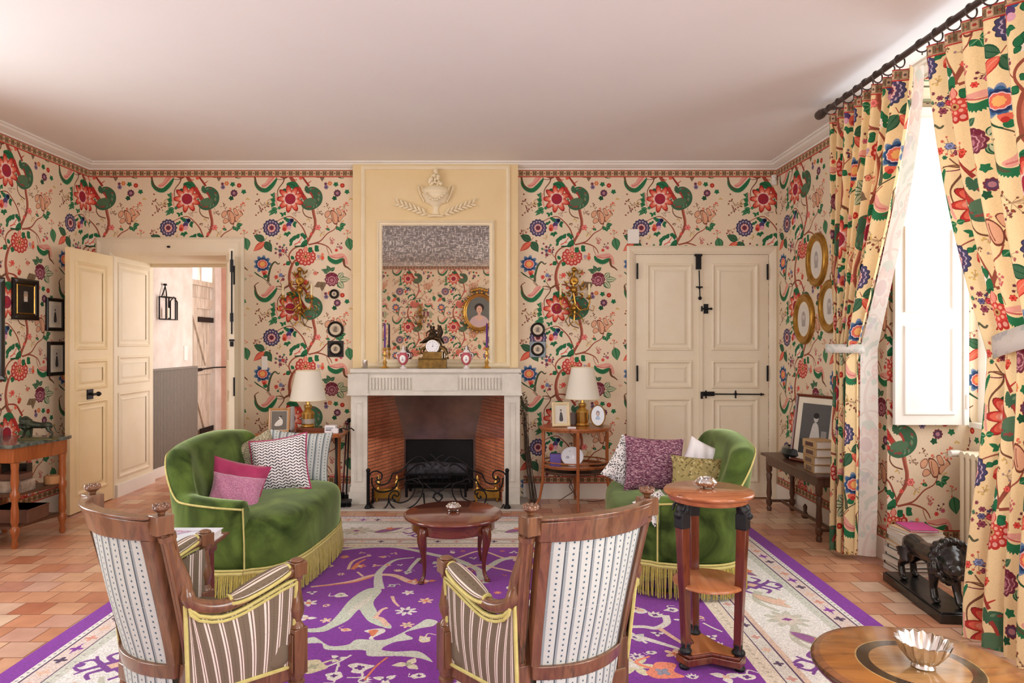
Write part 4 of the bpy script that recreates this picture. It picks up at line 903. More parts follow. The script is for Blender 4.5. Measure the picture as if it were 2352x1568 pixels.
# dry stems and rods leaning right of the fireplace
rnd = random.Random(9)
M_stem = mottle('dry_stems', (92, 76, 60), (60, 50, 44), 20, .9)
m = MB()
for i in range(16):
    x = .20+rnd.random()*.05; xt = .175+rnd.random()*.06; y = 5.78+rnd.random()*.1; h = .75+rnd.random()*.2; mm = MB()
    m.tube([(x+.05+.03*rnd.random(), y, .0), (x+.01, y+.05, h*.5), (xt, y+.14, h)], [.0035, .003, .0015], 5)
    for j in range(3): m.sphere((xt+rnd.uniform(-.02, .02), y+.13, h-j*.03), .006, n=6)
tag(m.build('dry_stems', M_stem), 'bundle of dry brown stems leaning on the right side of the fireplace', 'dried stems')['kind'] = 'stuff'

# ---------------------------------------------------------------- on the mantel
MZ = 1.16; MY = 5.86
X6 = lambda px: (px-1150)*MY/F
K6 = MY/F
tag(MB().lathe([(.02, 0), (.021, .002), (.022, .07), (.021, .07), (.019, .004), (.001, .004)], n=20).build('silver_cup', M_silver), 'small silver beaker at the far left end of the mantelpiece', 'beaker', loc=(X6(839), MY, MZ))
M_wax = base('purple_wax', (96, 40, 124), .4)[0]
CND = [(.034, 0), (.036, .008), (.02, .016), (.012, .03), (.018, .045), (.02, .055), (.009, .07), (.008, .10), (.015, .115), (.016, .125), (.008, .14), (.008, .15), (.02, .165), (.016, .175), (.012, .178)]
for px, dy, lab in ((884, 0, 'left brass candlestick holding a purple candle on the mantelpiece'), (1118, 0, 'right brass candlestick holding a purple candle on the mantelpiece')):
    t = thing('candlestick', lab, 'candlestick', (X6(px), MY, MZ), 0, 'brass candlesticks on the mantel'); MB().lathe(CND, n=20).build('stem', M_brass, t)
    t = tag(MB().lathe([(.009, 0), (.0075, .2), (.002, .208), (.001, .216)], n=12).build('candle', M_wax), 'tall purple candle in the %s candlestick on the mantelpiece' % lab.split()[0], 'candle', 'purple candles on the mantel', loc=(X6(px), MY, MZ+.178))
def vase_tex():
    c = Canvas(256, 256, 256, 256, (196, 92, 108), False)
    for k in (0.25, .75):
        c.dot(k, .5, .10, (236, 220, 200), .30, n=30); c.dot(k, .5, .085, (248, 244, 240), .27, n=30); c.star(k, .42, .03, (90, 110, 170), 6, .5); c.star(k, .56, .045, (150, 140, 160), 6, .5); c.star(k+.01, .5, .02, (210, 130, 140), 5, .5)
        for j in range(14): c.dot(k+.25+.05*math.cos(j*2.4), .15+j*.055, .012, (246, 236, 230))
    return c.a
VT = painted('porcelain', vase_tex(), .15, coat=.5); M_porc = base('white_porcelain', (238, 232, 230), .15, coat=.5)[0]
for px, lab in ((926, 'left pink and white lidded porcelain vase on the mantelpiece'), (1071, 'right pink and white lidded porcelain vase on the mantelpiece')):
    t = thing('porcelain_vase', lab, 'vase', (X6(px), MY, MZ), 0, 'porcelain vases on the mantel')
    MB().lathe([(.030, 0), (.030, .008), (.016, .014), (.012, .026), (.001, .028)], n=20).build('foot', M_porc, t)
    pr = [(.012, .026), (.036, .05), (.046, .08), (.042, .11), (.026, .135)]; P_ = [(float(q[0]), float(q[1])) for q in crom(pr, 4)]
    m = MB(); m.grid(lambda u, v: (P_[round(v*(len(P_)-1))][0]*math.cos(2*PI*u), P_[round(v*(len(P_)-1))][0]*math.sin(2*PI*u), P_[round(v*(len(P_)-1))][1]), 28, len(P_)-1, uv=lambda u, v: (u, v)); m.build('body', VT, t)
    MB().lathe([(.027, .135), (.029, .14), (.02, .155), (.008, .165), (.012, .175), (.003, .19), (.001, .2)], n=20).build('lid', M_porc, t)
    for s_ in (-1, 1): MB().tube([(s_*.040, 0, .085), (s_*.058, 0, .10), (s_*.054, 0, .125), (s_*.028, 0, .132)], .005, 6).build('handle', M_porc, t)
t = thing('mantel_clock', 'gilt figural clock with round white dial in the middle of the mantelpiece', 'clock', (X6(994), MY, MZ))
k = K6
M_oldgilt = mottle('aged_gilt', (150, 118, 60), (104, 80, 44), 20, .4, metal=.75); M_dbz = mottle('brown_bronze', (84, 60, 34), (54, 40, 26), 18, .4, metal=.7)
MB().box(-32*k, -.045, .0, 32*k, .045, 20*k).box(-28*k, -.04, 20*k, 26*k, .04, 22*k).box(-22*k, -.038, 22*k, 22*k, .038, 38*k).build('plinth', M_oldgilt, t, smooth=False, bevel=.003)
m = MB().lathe([(16*k, 0), (17*k, .01), (16*k, .05)], (0, 0, 0), 28, M=Matrix.Translation((0, .02, 50*k)) @ Matrix.Rotation(R(90), 4, 'X'))
for s_ in (-1, 1):
    m.tube([(s_*16*k, 0, 48*k), (s_*26*k, 0, 44*k), (s_*30*k, 0, 32*k), (s_*36*k, 0, 36*k)], [.014, .01, .008, .01], 8); m.sphere((s_*30*k, 0, 22*k), .012)
m.build('case', M_oldgilt, t)
def dial_tex():
    c = Canvas(256, 256, 256, 256, (246, 246, 248), False)
    for j in range(12):
        a = j*PI/6; 
        for q in (-.04, .04): c.line([(.5+.40*math.cos(a+q), .5+.40*math.sin(a+q)), (.5+.33*math.cos(a+q), .5+.33*math.sin(a+q))], (60, 70, 110), .014)
    c.line([(.5, .5), (.56, .24)], (20, 22, 40), .02, .008); c.line([(.5, .5), (.63, .42)], (20, 22, 40), .026, .01); c.dot(.5, .5, .03, (30, 40, 90)); return c.a
M_dial = painted('clock_dial', dial_tex(), .25)
def disc(m, c, r, n=32, axis='y', ry=None):
    ry = ry or r; v = [Vector((c[0]+r*math.cos(2*PI*i/n), c[1], c[2]+ry*math.sin(2*PI*i/n))) for i in range(n)]
    return m.add(v, [tuple(range(n))], [[(.5+.5*math.cos(2*PI*i/n), .5+.5*math.sin(2*PI*i/n)) for i in range(n)]])
disc(MB(), (0, -.034, 50*k), 15.2*k).build('dial', M_dial, t, smooth=False)
m = MB()   # seated figure with a staff above the drum
m.sphere((-2*k, 0, 73*k), 9*k, sz=1.1).sphere((-3*k, 0, 84*k), 5*k, sz=1.5).sphere((-4*k, -.004, 95*k), 3.4*k, sz=1.2).tube([(-4*k, -.01, 88*k), (-13*k, -.02, 82*k), (-14*k, -.02, 74*k)], [.009, .007, .005], 8).tube([(0, 0, 88*k), (9*k, -.01, 84*k), (12*k, -.01, 92*k)], [.009, .007, .005], 8)
m.tube([(2*k, 0, 70*k), (14*k, -.02, 68*k), (20*k, -.02, 56*k)], [.018, .014, .008], 8).tube([(-5*k, 0, 70*k), (-16*k, -.01, 66*k), (-24*k, -.01, 60*k), (-30*k, 0, 58*k)], [.018, .014, .01, .006], 8).tube([(8*k, .01, 66*k), (16*k, .01, 84*k), (12*k, .01, 100*k)], [.02, .016, .008], 8)
m.build('figure', M_dbz, t, remesh=.0028)
# ---------------------------------------------------------------- velvet settees
def velvet(name, c1, c2, sheen):
    m, nt, b = base(name, c1, .75, sheen=sheen, spec=.2)
    b.inputs['Sheen Roughness'].default_value = .35; b.inputs['Sheen Tint'].default_value = lin((206, 230, 168))
    n = N(nt, 'ShaderNodeTexNoise'); n.inputs['Scale'].default_value = 3.2; n.inputs['Detail'].default_value = 5; n.inputs['Distortion'].default_value = 1.6; nt.links.new(coords(nt), n.inputs['Vector'])
    nt.links.new(ramp(nt, n.outputs[0], [(.35, c1), (.7, c2)]), b.inputs['Base Color']); n2 = N(nt, 'ShaderNodeTexNoise'); n2.inputs['Scale'].default_value = 260; nt.links.new(coords(nt), n2.inputs['Vector']); bump(nt, b, n2.outputs[0], .002, .3); return m
M_green = velvet('green_velvet', (40, 56, 18), (98, 122, 54), .9)
M_fringe = mottle('gold_fringe', (166, 150, 62), (196, 180, 88), 30, .7, sheen=.4); M_piping = mottle('gold_piping', (190, 178, 104), (206, 196, 124), 40, .7)
def sofa(name, label, loc, rz, L=.62, grp='green velvet settees facing each other'):
    t = thing(name, label, 'sofa', loc, rz, grp); t.scale = (.82, 1, 1.03) if rz < 0 else (.87, 1, 1.03)
    # plan path of the back (x forward, y along), from arm front round the back to the other arm
    key = [(.60, -L+.02), (.42, -L), (.22, -L+.02), (.08, -L+.12), (.01, -L+.28), (0, -.18), (0, .18), (.01, L-.28), (.08, L-.12), (.22, L-.02), (.42, L), (.60, L-.02)]
    path = [Vector((float(p[0]), float(p[1]), 0)) for p in crom(key, 7)]; n = len(path)
    cum = [0]
    for i in range(1, n): cum.append(cum[-1]+(path[i]-path[i-1]).length)
    T = cum[-1]
    def hgt(s_):
        s_ = min(s_, T-s_)
        if s_ < .40: return .525+.03*(s_/.40)
        if s_ < .68: u = (s_-.40)/.28; u = u*u*(3-2*u); return .555+(.765-.555)*u
        return .765+.035*math.sin(min(1, (s_-.68)/(T/2-.68))*PI/2)
    loops = []; top = []; base_ = []
    for i, p in enumerate(path):
        d = (path[min(i+1, n-1)]-path[max(i-1, 0)]).normalized(); nn = Vector((d.y, -d.x, 0))*1.0   # outward
        if nn.dot(p-Vector((.5, 0, 0))) < 0: nn = -nn
        h = hgt(cum[i]); tall = (h-.525)/.275; fl = .02+.05*tall; th = .135+.01*tall
        lp = [(0, .17), (.004, .32), (fl*.6, h*.75), (fl, h-.05), (fl+.004, h-.022), (fl-.012, h-.004), (fl-th*.4, h+.006), (fl-th*.85, h-.008), (fl-th-.006, h-.035), (fl-th-.012, h-.10), (-th-.025, max(.46, h*.7)), (-th-.01, .40), (-th, .17)]
        loops.append([p+nn*a+Vector((0, 0, z)) for a, z in lp]); top.append(p+nn*(fl+.006)+Vector((0, 0, h-.028))); base_.append(p+nn*.006+Vector((0, 0, .17)))
    m = MB(); m.rings(loops); bk = m.build('back_and_arms', M_green, t, sub=1, ang=80)
    MB().tube(top, .0055, 6).tube([loops[0][k]+Vector((.006, 0, 0)) for k in (4, 2, 1, 0)], .0055, 6).tube([loops[-1][k]+Vector((.006, 0, 0)) for k in (4, 2, 1, 0)], .0055, 6).build('piping', M_piping, bk)
    # seat
    out = []
    for k in range(48):
        a = 2*PI*k/48; c_, s2 = math.cos(a), math.sin(a); e = 2/4.2
        x = .42+.40*abs(c_)**e*(1 if c_ > 0 else -1); y = (L-.03)*abs(s2)**e*(1 if s2 > 0 else -1)
        if x > .5: x += .05*(1-(y/L)**2)
        if x > .35: y *= 1.0
        out.append(Vector((x, y, 0)))
    ctr = Vector((.42, 0, 0))
    def ring(sc, z, dome=0): return [ctr+(p-ctr)*sc+Vector((0, 0, z+dome*((p-ctr).x > .1)*0)) for p in out]
    m = MB(); m.rings([ring(.985, .14), ring(.99, .18), ring(1.0, .25), ring(1.01, .33), ring(1.0, .375), ring(.965, .405), ring(.90, .422), ring(.75, .437), ring(.5, .446), ring(.2, .45)]); m.build('seat', M_green, t, sub=1, ang=80)
    # fringe under a gold band, all round
    per = [p for p in out if p.x > .55]; per.sort(key=lambda p: p.y)
    hull = [b for b in base_]; ring_ = hull+[Vector((p.x+.004, p.y, .17)) for p in sorted([p for p in out if p.x > .62], key=lambda p: -p.y)]
    ring_ = [Vector((v.x, v.y, .17)) for v in ring_]
    MB().tube(ring_+[ring_[0]], .010, 6).tube([v+Vector((0, 0, .016)) for v in ring_]+[ring_[0]+Vector((0, 0, .016))], .006, 6).build('gimp_band', M_piping, t)
    m = MB(); rnd = random.Random(3); R2 = ring_+[ring_[0]]
    for i in range(len(R2)-1):
        a, b_ = R2[i], R2[i+1]; l = (b_-a).length; k_ = max(1, int(l/.0075)); d = (b_-a).normalized() if l else Vector((1, 0, 0)); nn = Vector((d.y, -d.x, 0))
        if nn.dot(a-Vector((.45, 0, 0))) < 0: nn = -nn
        for j in range(k_):
            p = a+(b_-a)*((j+rnd.random()*.5)/k_); q = p+nn*(.006+.012*rnd.random())+d*rnd.uniform(-.008, .008); q.z = .008+.012*rnd.random()
            m.tube([p+Vector((0, 0, .0)), (p+q)/2+nn*.006, q], [.0042, .004, .0032], 4)
    m.build('fringe', M_fringe, t)
    MB().tube([v+Vector((0, 0, 0)) for v in [ctr+(p-ctr)*.9+Vector((0, 0, .02)) for p in out]]+[ctr+(out[0]-ctr)*.9+Vector((0, 0, .02))], .01, 4).build('base_rail', M_black, t)
    return t
s1 = sofa('settee', 'green velvet settee with gold fringe left of the coffee table, near the open doorway', (-1.775, 4.19, .009), R(-5))
s2 = sofa('settee', 'green velvet settee with gold fringe on the right, before the closed double door', (1.42, 4.22, .009), R(180-5))

# ---------------------------------------------------------------- cushions
def pat(name, w_, h_, bg, fn, rough=.85, **kw):
    c = Canvas(256, int(256*h_/w_), 256./w_, 256./w_, bg, True); fn(c); c.grain(.05, 2, 1); return painted(name, c.a, rough, **kw)
def f_zig(c):
    for r_ in range(8):
        for i in range(8):
            x = i*4; y = r_*4; s_ = 1 if i % 2 else -1; c.line([(x, y+1.4*s_), (x+4, y-1.4*s_)], (52, 48, 60), 1.5, 1.1)
    for i in range(8): c.line([(i*4, 0), (i*4, 32)], (236, 230, 228), .5)
M_zig = pat('zigzag_weave', 32, 32, (240, 234, 232), f_zig)
def f_spk(col):
    def g(c):
        r = random.Random(8)
        for i in range(300): x, y = r.random()*32, r.random()*32; c.dot(x, y, .5+r.random()*.5, col, .3+r.random()*.4, r.random()*3, 7)
    return g
M_speck = pat('speckled_cloth', 32, 32, (232, 228, 224), f_spk((50, 48, 54))); M_gspeck = pat('olive_speckled_cloth', 32, 32, (182, 172, 142), f_spk((110, 104, 84)))
def f_tweed(c):
    r = random.Random(4)
    for i in range(2600): x, y = r.random()*32, r.random()*32; c.line([(x, y), (x+.7+r.random()*1.4, y)], r.choice([(150, 92, 112), (70, 30, 52), (196, 150, 160), (92, 48, 70), (222, 196, 196)]), .22)
M_tweed = pat('plum_tweed', 32, 32, (104, 56, 78), f_tweed, bmp=.001)
def f_pink(c):
    r = random.Random(4)
    for i in range(900): x, y = r.random()*32, r.random()*32; c.dot(x, y, .4, r.choice([(206, 150, 172), (150, 84, 118), (222, 180, 196)]), .25, r.random()*3, 6)
M_pink = pat('pink_velvet', 32, 32, (182, 116, 146), f_pink, sheen=.5)
M_mag = mottle('magenta_satin', (158, 30, 82), (176, 40, 96), 10, .5, sheen=.4)
def f_str(c):
    for k in range(4):
        x = 8*k+4; c.poly([(x-1.5, 0), (x+.4, 0), (x+.4, 64), (x-1.5, 64)], (150, 158, 158)); c.line([(x-1.3, 0), (x-1.3, 64)], (74, 84, 92), .75); c.line([(x+.3, 0), (x+.3, 64)], (150, 158, 160), .3)
        for j in range(10): c.dot(x+3.4, j*3.2+1.6, .62, (72, 98, 112), n=8)
M_stripe = pat('dotted_ticking', 32, 32, (196, 200, 194), f_str); M_whitec = mottle('white_cotton', (240, 236, 236), (232, 226, 228), 8, .85)
def f_olive(c):
    r = random.Random(14)
    for i in range(70): x, y = r.random()*32, r.random()*32; c.leaf(x, y, x+r.uniform(-5, 5), y+r.uniform(-4, 4), 2, r.choice([(120, 104, 60), (190, 176, 124), (96, 88, 56), (176, 150, 96)]))
M_olive = pat('olive_brocade', 32, 32, (158, 142, 92), f_olive)
def cushion(name, label, c, w_, h_, t_, rot, mf, mb_=None, grp='cushions on the left settee', piping=None, nrep=1.0):
    """c centre; rot Euler (degrees): cushion stands in its local x (width) - z (height) plane"""
    m = MB(); mb_ = mb_ or mf
    def surf(sg):
        def fn(u, v):
            a, b_ = u*2-1, v*2-1; pin = 1-.09*(a*a*(1-b_*b_)*0+ (1-abs(b_)**2)*abs(a)**3*1.0); pin2 = 1-.09*((1-abs(a)**2)*abs(b_)**3)
            th = ((1-a**4)*(1-b_**4))**.6; wr = .006*math.sin(9*a+5*b_)*th
            return (a*w_/2*pin, sg*(t_/2*th+wr), b_*h_/2*pin2)
        return fn
    uvf = lambda u, v: (u*w_/.16*nrep, v*h_/.16*nrep)
    m.grid(surf(-1), 18, 18, uvf); m.cur = 1; m.grid(surf(1), 18, 18, uvf, flip=True)
    o = m.build(name, [mf, mb_], ang=180); o.location = c; o.rotation_euler = [R(q) for q in rot]; tag(o, label, 'cushion', grp)
    if piping:
        e = [surf(-1)(u, v) for u, v in [(i/18, 0) for i in range(18)]+[(1, i/18) for i in range(18)]+[(1-i/18, 1) for i in range(18)]+[(0, 1-i/18) for i in range(18)]]
        MB().tube(e, .006, 6, closed=True).build('piping', piping, o)
    return o
cushion('cushion', 'ivory cushion with thin grey dotted stripes at the far end of the left settee', (-1.375, 4.66, .60), .42, .36, .12, (-14, 4, 8), M_stripe, nrep=.8)
cushion('cushion', 'large white cushion with black zigzag weave in the middle of the left settee', (-1.405, 4.34, .607), .37, .36, .13, (-20, -9, 4), M_zig, M_mag, piping=M_mag, nrep=1.05)
cushion('cushion', 'beige speckled cushion half hidden behind the zigzag cushion', (-1.60, 4.45, .60), .34, .33, .12, (-14, -24, 20), M_gspeck, M_speck)
cushion('cushion', 'magenta satin cushion behind the small pink one on the left settee', (-1.565, 4.03, .54), .34, .30, .10, (-24, 14, 12), M_mag)
cushion('cushion', 'dusty pink velvet cushion lying foremost on the left settee', (-1.515, 3.90, .525), .29, .22, .10, (-32, 11, 14), M_pink, M_speck)
g2 = 'cushions on the right settee'
cushion('cushion', 'large plum tweed cushion on the right settee', (.965, 4.30, .615), .375, .35, .13, (-16, 3, -4), M_tweed, grp=g2, nrep=.7)
cushion('cushion', 'black and white speckled cushion peeking out behind the plum cushion', (.86, 4.42, .575), .34, .30, .10, (-14, 32, 0), M_speck, grp=g2)
cushion('cushion', 'small white pointed cushion against the back of the right settee', (1.25, 4.28, .655), .21, .22, .09, (-20, 24, -20), M_whitec, M_mag, grp=g2)
cushion('cushion', 'olive brocade cushion in front of the small white one', (1.175, 4.05, .60), .33, .22, .10, (-24, 3, -10), M_olive, grp=g2)
cushion('cushion', 'black and white speckled cushion sliding off the front of the right settee', (.87, 3.79, .468), .2, .2, .07, (-58, -16, 24), M_speck, grp=g2)
# ---------------------------------------------------------------- striped armchairs
def f_brown(c):
    for k in range(4):
        x = 8*k
        c.poly([(x, 0), (x+8, 0), (x+8, 64), (x, 64)], (116, 102, 84)); c.line([(x+4.6, 0), (x+4.6, 64)], (226, 214, 202), 1.1); c.line([(x+6.3, 0), (x+6.3, 64)], (226, 208, 198), .9)
        for j in range(16): c.line([(x+1.3, j*2), (x+1.3, j*2+1)], (96, 84, 70), .5)
M_bstr = pat('brown_striped_velvet', 32, 32, (116, 102, 84), f_brown)
def armchair(name, label, loc, rz):
    t = thing(name, label, 'armchair', loc, rz, 'striped wooden armchairs seen from behind')
    W0, W1, Z0, Z1 = .172, .203, .34, .87
    def back(u, z, off=0):   # u -1..1 across, off towards the front
        f = (z-Z0)/(Z1-Z0); hw = W0+(W1-W0)*f; return Vector((u*hw, -.115*f*abs(f)**.2-.055*(1-u*u)+off, z))
    # upholstered back: pale ticking behind, brown stripe in front
    m = MB(); m.grid(lambda u, v: back((u*2-1)*.94, .40+v*.405, -.004-.012*math.sin(PI*u)*math.sin(PI*v)), 22, 16, lambda u, v: (u*.42/.19, v*.42/.19), flip=True); m.build('back_cover', M_stripe, t)
    m = MB(); m.grid(lambda u, v: back((u*2-1)*.9, .42+v*.37, .03+.03*math.sin(PI*u)*math.sin(PI*v)), 18, 12, lambda u, v: (u*.40/.18, v*.4/.18)); m.build('backrest', M_bstr, t)
    # top rail, lower rail, stiles
    def railz(m, z0, z1, ex, th, crown=0):
        L = []
        for i in range(25):
            u = (i/24*2-1)*ex; c_ = crown*(1-u*u)
            L.append([back(u, z0, -th), back(u, z0, th), back(u, z1+c_, th), back(u, z1+c_, -th)])
        m.rings(L)
    m = MB(); railz(m, .80, .862, 1.04, .016, .006); railz(m, .866, .874, 1.05, .020, .006); m.build('top_rail', M_walnut, t, bevel=.003)
    m = MB(); railz(m, .355, .40, 1.0, .017); m.build('lower_rail', M_walnut, t, bevel=.003)
    for s_ in (-1, 1):
        m = MB(); L = []
        for i in range(12): z = .40+i/11*.40; L.append([back(s_*.89, z, -.016), back(s_*1.02, z, -.016), back(s_*1.02, z, .016), back(s_*.89, z, .016)])
        m.rings(L); m.build('stile', M_walnut, t)
        # reeded outer post with block, finial rosette and raking back leg
        pts = [back(s_*1.14, .40+i/10*.42, .012) for i in range(11)]; m = MB(); m.tube(pts, .018, 10)
        for k in range(7):
            a = 2*PI*k/7; m.tube([p+Vector((.017*math.cos(a), .017*math.sin(a), 0)) for p in pts], .006, 5)
        for z in (.405, .81): m.tube([back(s_*1.14, z-.008, .012), back(s_*1.14, z+.008, .012)], .026, 12)
        bp = m.build('back_post', M_walnut, t)
        c = back(s_*1.12, .85, .008); m = MB().box(c.x-.026, c.y-.026, .822, c.x+.026, c.y+.026, .878)
        m.lathe([(.010, .878), (.012, .886), (.018, .890), (.026, .897), (.022, .906), (.010, .903), (.005, .911), (.001, .912)], (c.x, c.y, 0), 12)
        for k in range(8): a = 2*PI*k/8; m.sphere((c.x+.019*math.cos(a), c.y+.019*math.sin(a), .903), .0075, n=6)
        m.build('finial_block', M_walnut, bp, bevel=.002)
        b_ = back(s_*1.14, .34, .0)
        MB().box(b_.x-.024, b_.y-.024, .24, b_.x+.024, b_.y+.03, .40).tube([(b_.x, b_.y, .26), (b_.x*1.02, b_.y-.03, .12), (b_.x*1.05, b_.y-.07, .0)], [.024, .02, .014], 8).build('back_leg', M_walnut, t, bevel=.002)
        # arm: sweeps down from the post, dips, rises to the front post
        fx = s_*.285
        pa = back(s_*1.14, .76, .014); arm = [pa, (s_*.236, pa.y+.035, .67), (s_*.244, -.01, .605), (s_*.253, .055, .572), (s_*.262, .12, .568), (s_*.272, .2, .588), (s_*.282, .28, .612), (fx, .33, .62)]
        A_ = [Vector([float(q) for q in p]) for p in crom(arm, 5)]
        m = MB(); m.tube(A_, [.017]*8+[.021]*(len(A_)-8), 10); [m.tube([p+Vector((dx*s_, 0, .012)) for p in A_], .006, 6) for dx in (-.012, .0, .012)]; am = m.build('arm', M_walnut, t)
        # padded armrest
        Pd = [p for p in A_ if p.y > .10 and p.y < .305]; L = []; nP = len(Pd)
        for i, p in enumerate(Pd):
            f = math.sin(PI*(i+.25)/(nP-.5))**.35; L.append([p+Vector((.034*math.cos(a)*f, 0, .016+.024*math.sin(a)*f)) for a in [2*PI*k/14 for k in range(14)]])
        m = MB(); nn = len(L); v = [q for l in L for q in l]; fs = []; us = []
        for i in range(nn-1):
            for k in range(14):
                k2 = (k+1) % 14; fs.append((i*14+k, i*14+k2, (i+1)*14+k2, (i+1)*14+k)); us.append([(k/14*.9, i*.05), ((k+1)/14*.9, i*.05), ((k+1)/14*.9, (i+1)*.05), (k/14*.9, (i+1)*.05)])
        fs += [tuple(range(14))[::-1], tuple((nn-1)*14+k for k in range(14))]; us += [[(0, 0)]*14]*2
        m.add(v, fs, us); m.build('arm_pad', M_bstr, am)
        MB().tube([L[0][k] for k in range(14)]+[L[0][0]], .006, 6).tube([l[0]+Vector((.002, 0, -.012)) for l in L], .006, 6).tube([l[7]+Vector((-.002, 0, -.012)) for l in L], .006, 6).tube([L[-1][k] for k in range(14)]+[L[-1][0]], .006, 6).build('arm_braid', M_piping, am)
        # upholstered side with gold braid
        top = [p-Vector((0, 0, .03)) for p in A_ if p.y > -.03]; bz = .30
        def sp(u, v, off=0):
            k = u*(len(top)-1); i = min(int(k), len(top)-2); p = top[i]+(top[i+1]-top[i])*(k-i); q = Vector((s_*(.205+.07*u), -.0+.32*u, bz)); r = q+(p-q)*v; r.x += s_*(off+.012*math.sin(PI*min(1, v))*math.sin(PI*u)); return r
        m = MB(); m.grid(lambda u, v: sp(u, v, .008), 16, 10, lambda u, v: (u*.37/.16, v*.3/.16), flip=(s_ < 0)); m.grid(lambda u, v: sp(u, v, -.016), 16, 10, lambda u, v: (u*.37/.16, v*.3/.16), flip=(s_ > 0)); spn = m.build('side_panel', M_bstr, t)
        br = [sp(i/12, 1, .01) for i in range(13)]+[sp(1, 1-i/8, .01) for i in range(1, 9)]+[sp(1-i/12, 0, .01) for i in range(1, 13)]+[sp(0, i/8, .01) for i in range(1, 8)]
        MB().tube(br, .0065, 6, closed=True).tube([p+Vector((s_*.002, 0, -.014)) for p in br[:13]], .005, 6).build('side_braid', M_piping, spn)
        # front post: square block, baluster, capital; tapered front leg
        m = MB().box(fx-.026, .312, .27, fx+.026, .364, .425).box(fx-.021, .306, .285, fx+.021, .31, .41).lathe([(.026, .425), (.022, .435), (.014, .445), (.024, .47), (.027, .49), (.020, .52), (.014, .56), (.013, .58), (.019, .585), (.019, .592), (.024, .60)], (fx, .338, 0), 14)
        m.box(fx-.025, .313, .60, fx+.025, .363, .645).lathe([(.022, .645), (.024, .65), (.012, .656), (.001, .658)], (fx, .338, 0), 12)
        m.build('front_post', M_walnut, t, bevel=.003)
        MB().lathe([(.012, 0), (.016, .02), (.013, .03), (.024, .21), (.02, .225), (.027, .235), (.027, .245), (.02, .25), (.026, .262), (.026, .272)], (fx, .338, 0), 14).build('front_leg', M_walnut, t)
    # seat
    sh = [(-.20, -.02), (.20, -.02), (.285, .335), (.15, .362), (-.15, .362), (-.285, .335)]
    MB().prism(sh, .25, .305).build('seat_rail', M_walnut, t, bevel=.006)
    m = MB(); ctr = Vector((0, .16, 0)); out = [Vector((float(p[0]), float(p[1]), 0)) for p in crom([(-.16, .02), (0, -.015), (.16, .02), (.24, .17), (.27, .33), (0, .36), (-.27, .33), (-.24, .17)], 5, True)]
    m.rings([[ctr+(p-ctr)*s_+Vector((0, 0, z)) for p in out] for s_, z in ((.97, .30), (1.0, .33), (1.0, .38), (.95, .41), (.8, .425), (.4, .435), (.1, .437))]); m.build('seat_cushion', M_bstr, t, ang=80)
    m = MB(); m.grid(lambda u, v: back((u*2-1)*.93, .27+v*.10, -.012), 16, 2, lambda u, v: (u*.42/.19, v*.1/.19), flip=True); m.build('lower_back_cover', M_stripe, t)
    return t
ax, ay = -.80, .60
armchair('armchair', 'left of the two striped wooden armchairs, seen from behind beside the book table', (-1.115, 2.19, .009), math.atan2(-.6, .8))
armchair('armchair', 'right of the two striped wooden armchairs, seen from behind before the tall plant stand', (.235, 2.17, .009), math.atan2(.515, .857))

# ---------------------------------------------------------------- coffee table
t = thing('coffee_table', 'low round mahogany table with cabriole legs between the two green settees', 'coffee table', (-.285, 4.1, .009), 0)
MB().lathe([(.27, .328), (.285, .333), (.296, .342), (.296, .349), (.288, .356), (.28, .36)], n=56).build('tabletop', M_mahog, t, ang=60)
MB().lathe([(.245, .265), (.25, .27), (.25, .328)], n=48).build('apron', M_mahog, t)
for a in (225, 315, 45, 135):
    c_, s_ = math.cos(R(a+6)), math.sin(R(a+6)); prf = [(.225, .325, .03), (.262, .29, .034), (.268, .24, .028), (.25, .17, .018), (.238, .09, .012), (.244, .04, .011), (.262, .015, .014), (.272, .006, .016)]
    MB().tube([(r_*c_, r_*s_, z) for r_, z, _ in prf], [q[2] for q in prf], 10).lathe([(.018, 0), (.022, .006), (.012, .016)], (.268*c_, .268*s_, 0), 12).build('leg', M_mahogd, t, sub=1)
def dish(label, loc, s_=1.0):
    t = thing('silver_dish', label, 'dish', loc, 0, 'squat silver dishes')
    m = MB().lathe([(.012*s_, .006*s_), (.032*s_, .010*s_), (.046*s_, .022*s_), (.048*s_, .032*s_), (.040*s_, .044*s_), (.026*s_, .050*s_), (.022*s_, .044*s_), (.034*s_, .034*s_), (.03*s_, .018*s_), (.001, .012*s_)], n=28)
    for k in range(10): a = 2*PI*k/10; m.tube([(.030*s_*math.cos(a), .030*s_*math.sin(a), .049*s_), (.049*s_*math.cos(a), .049*s_*math.sin(a), .030*s_), (.036*s_*math.cos(a), .036*s_*math.sin(a), .012*s_)], .004*s_, 6)
    m.build('bowl', M_silver, t)
    for k in range(3): a = 2*PI*k/3-.5; MB().sphere((.032*s_*math.cos(a), .032*s_*math.sin(a), .007*s_), .007*s_, n=8).build('foot', M_silver, t)
dish('squat silver dish on the round mahogany coffee table', (-.285, 4.12, .369), .9)

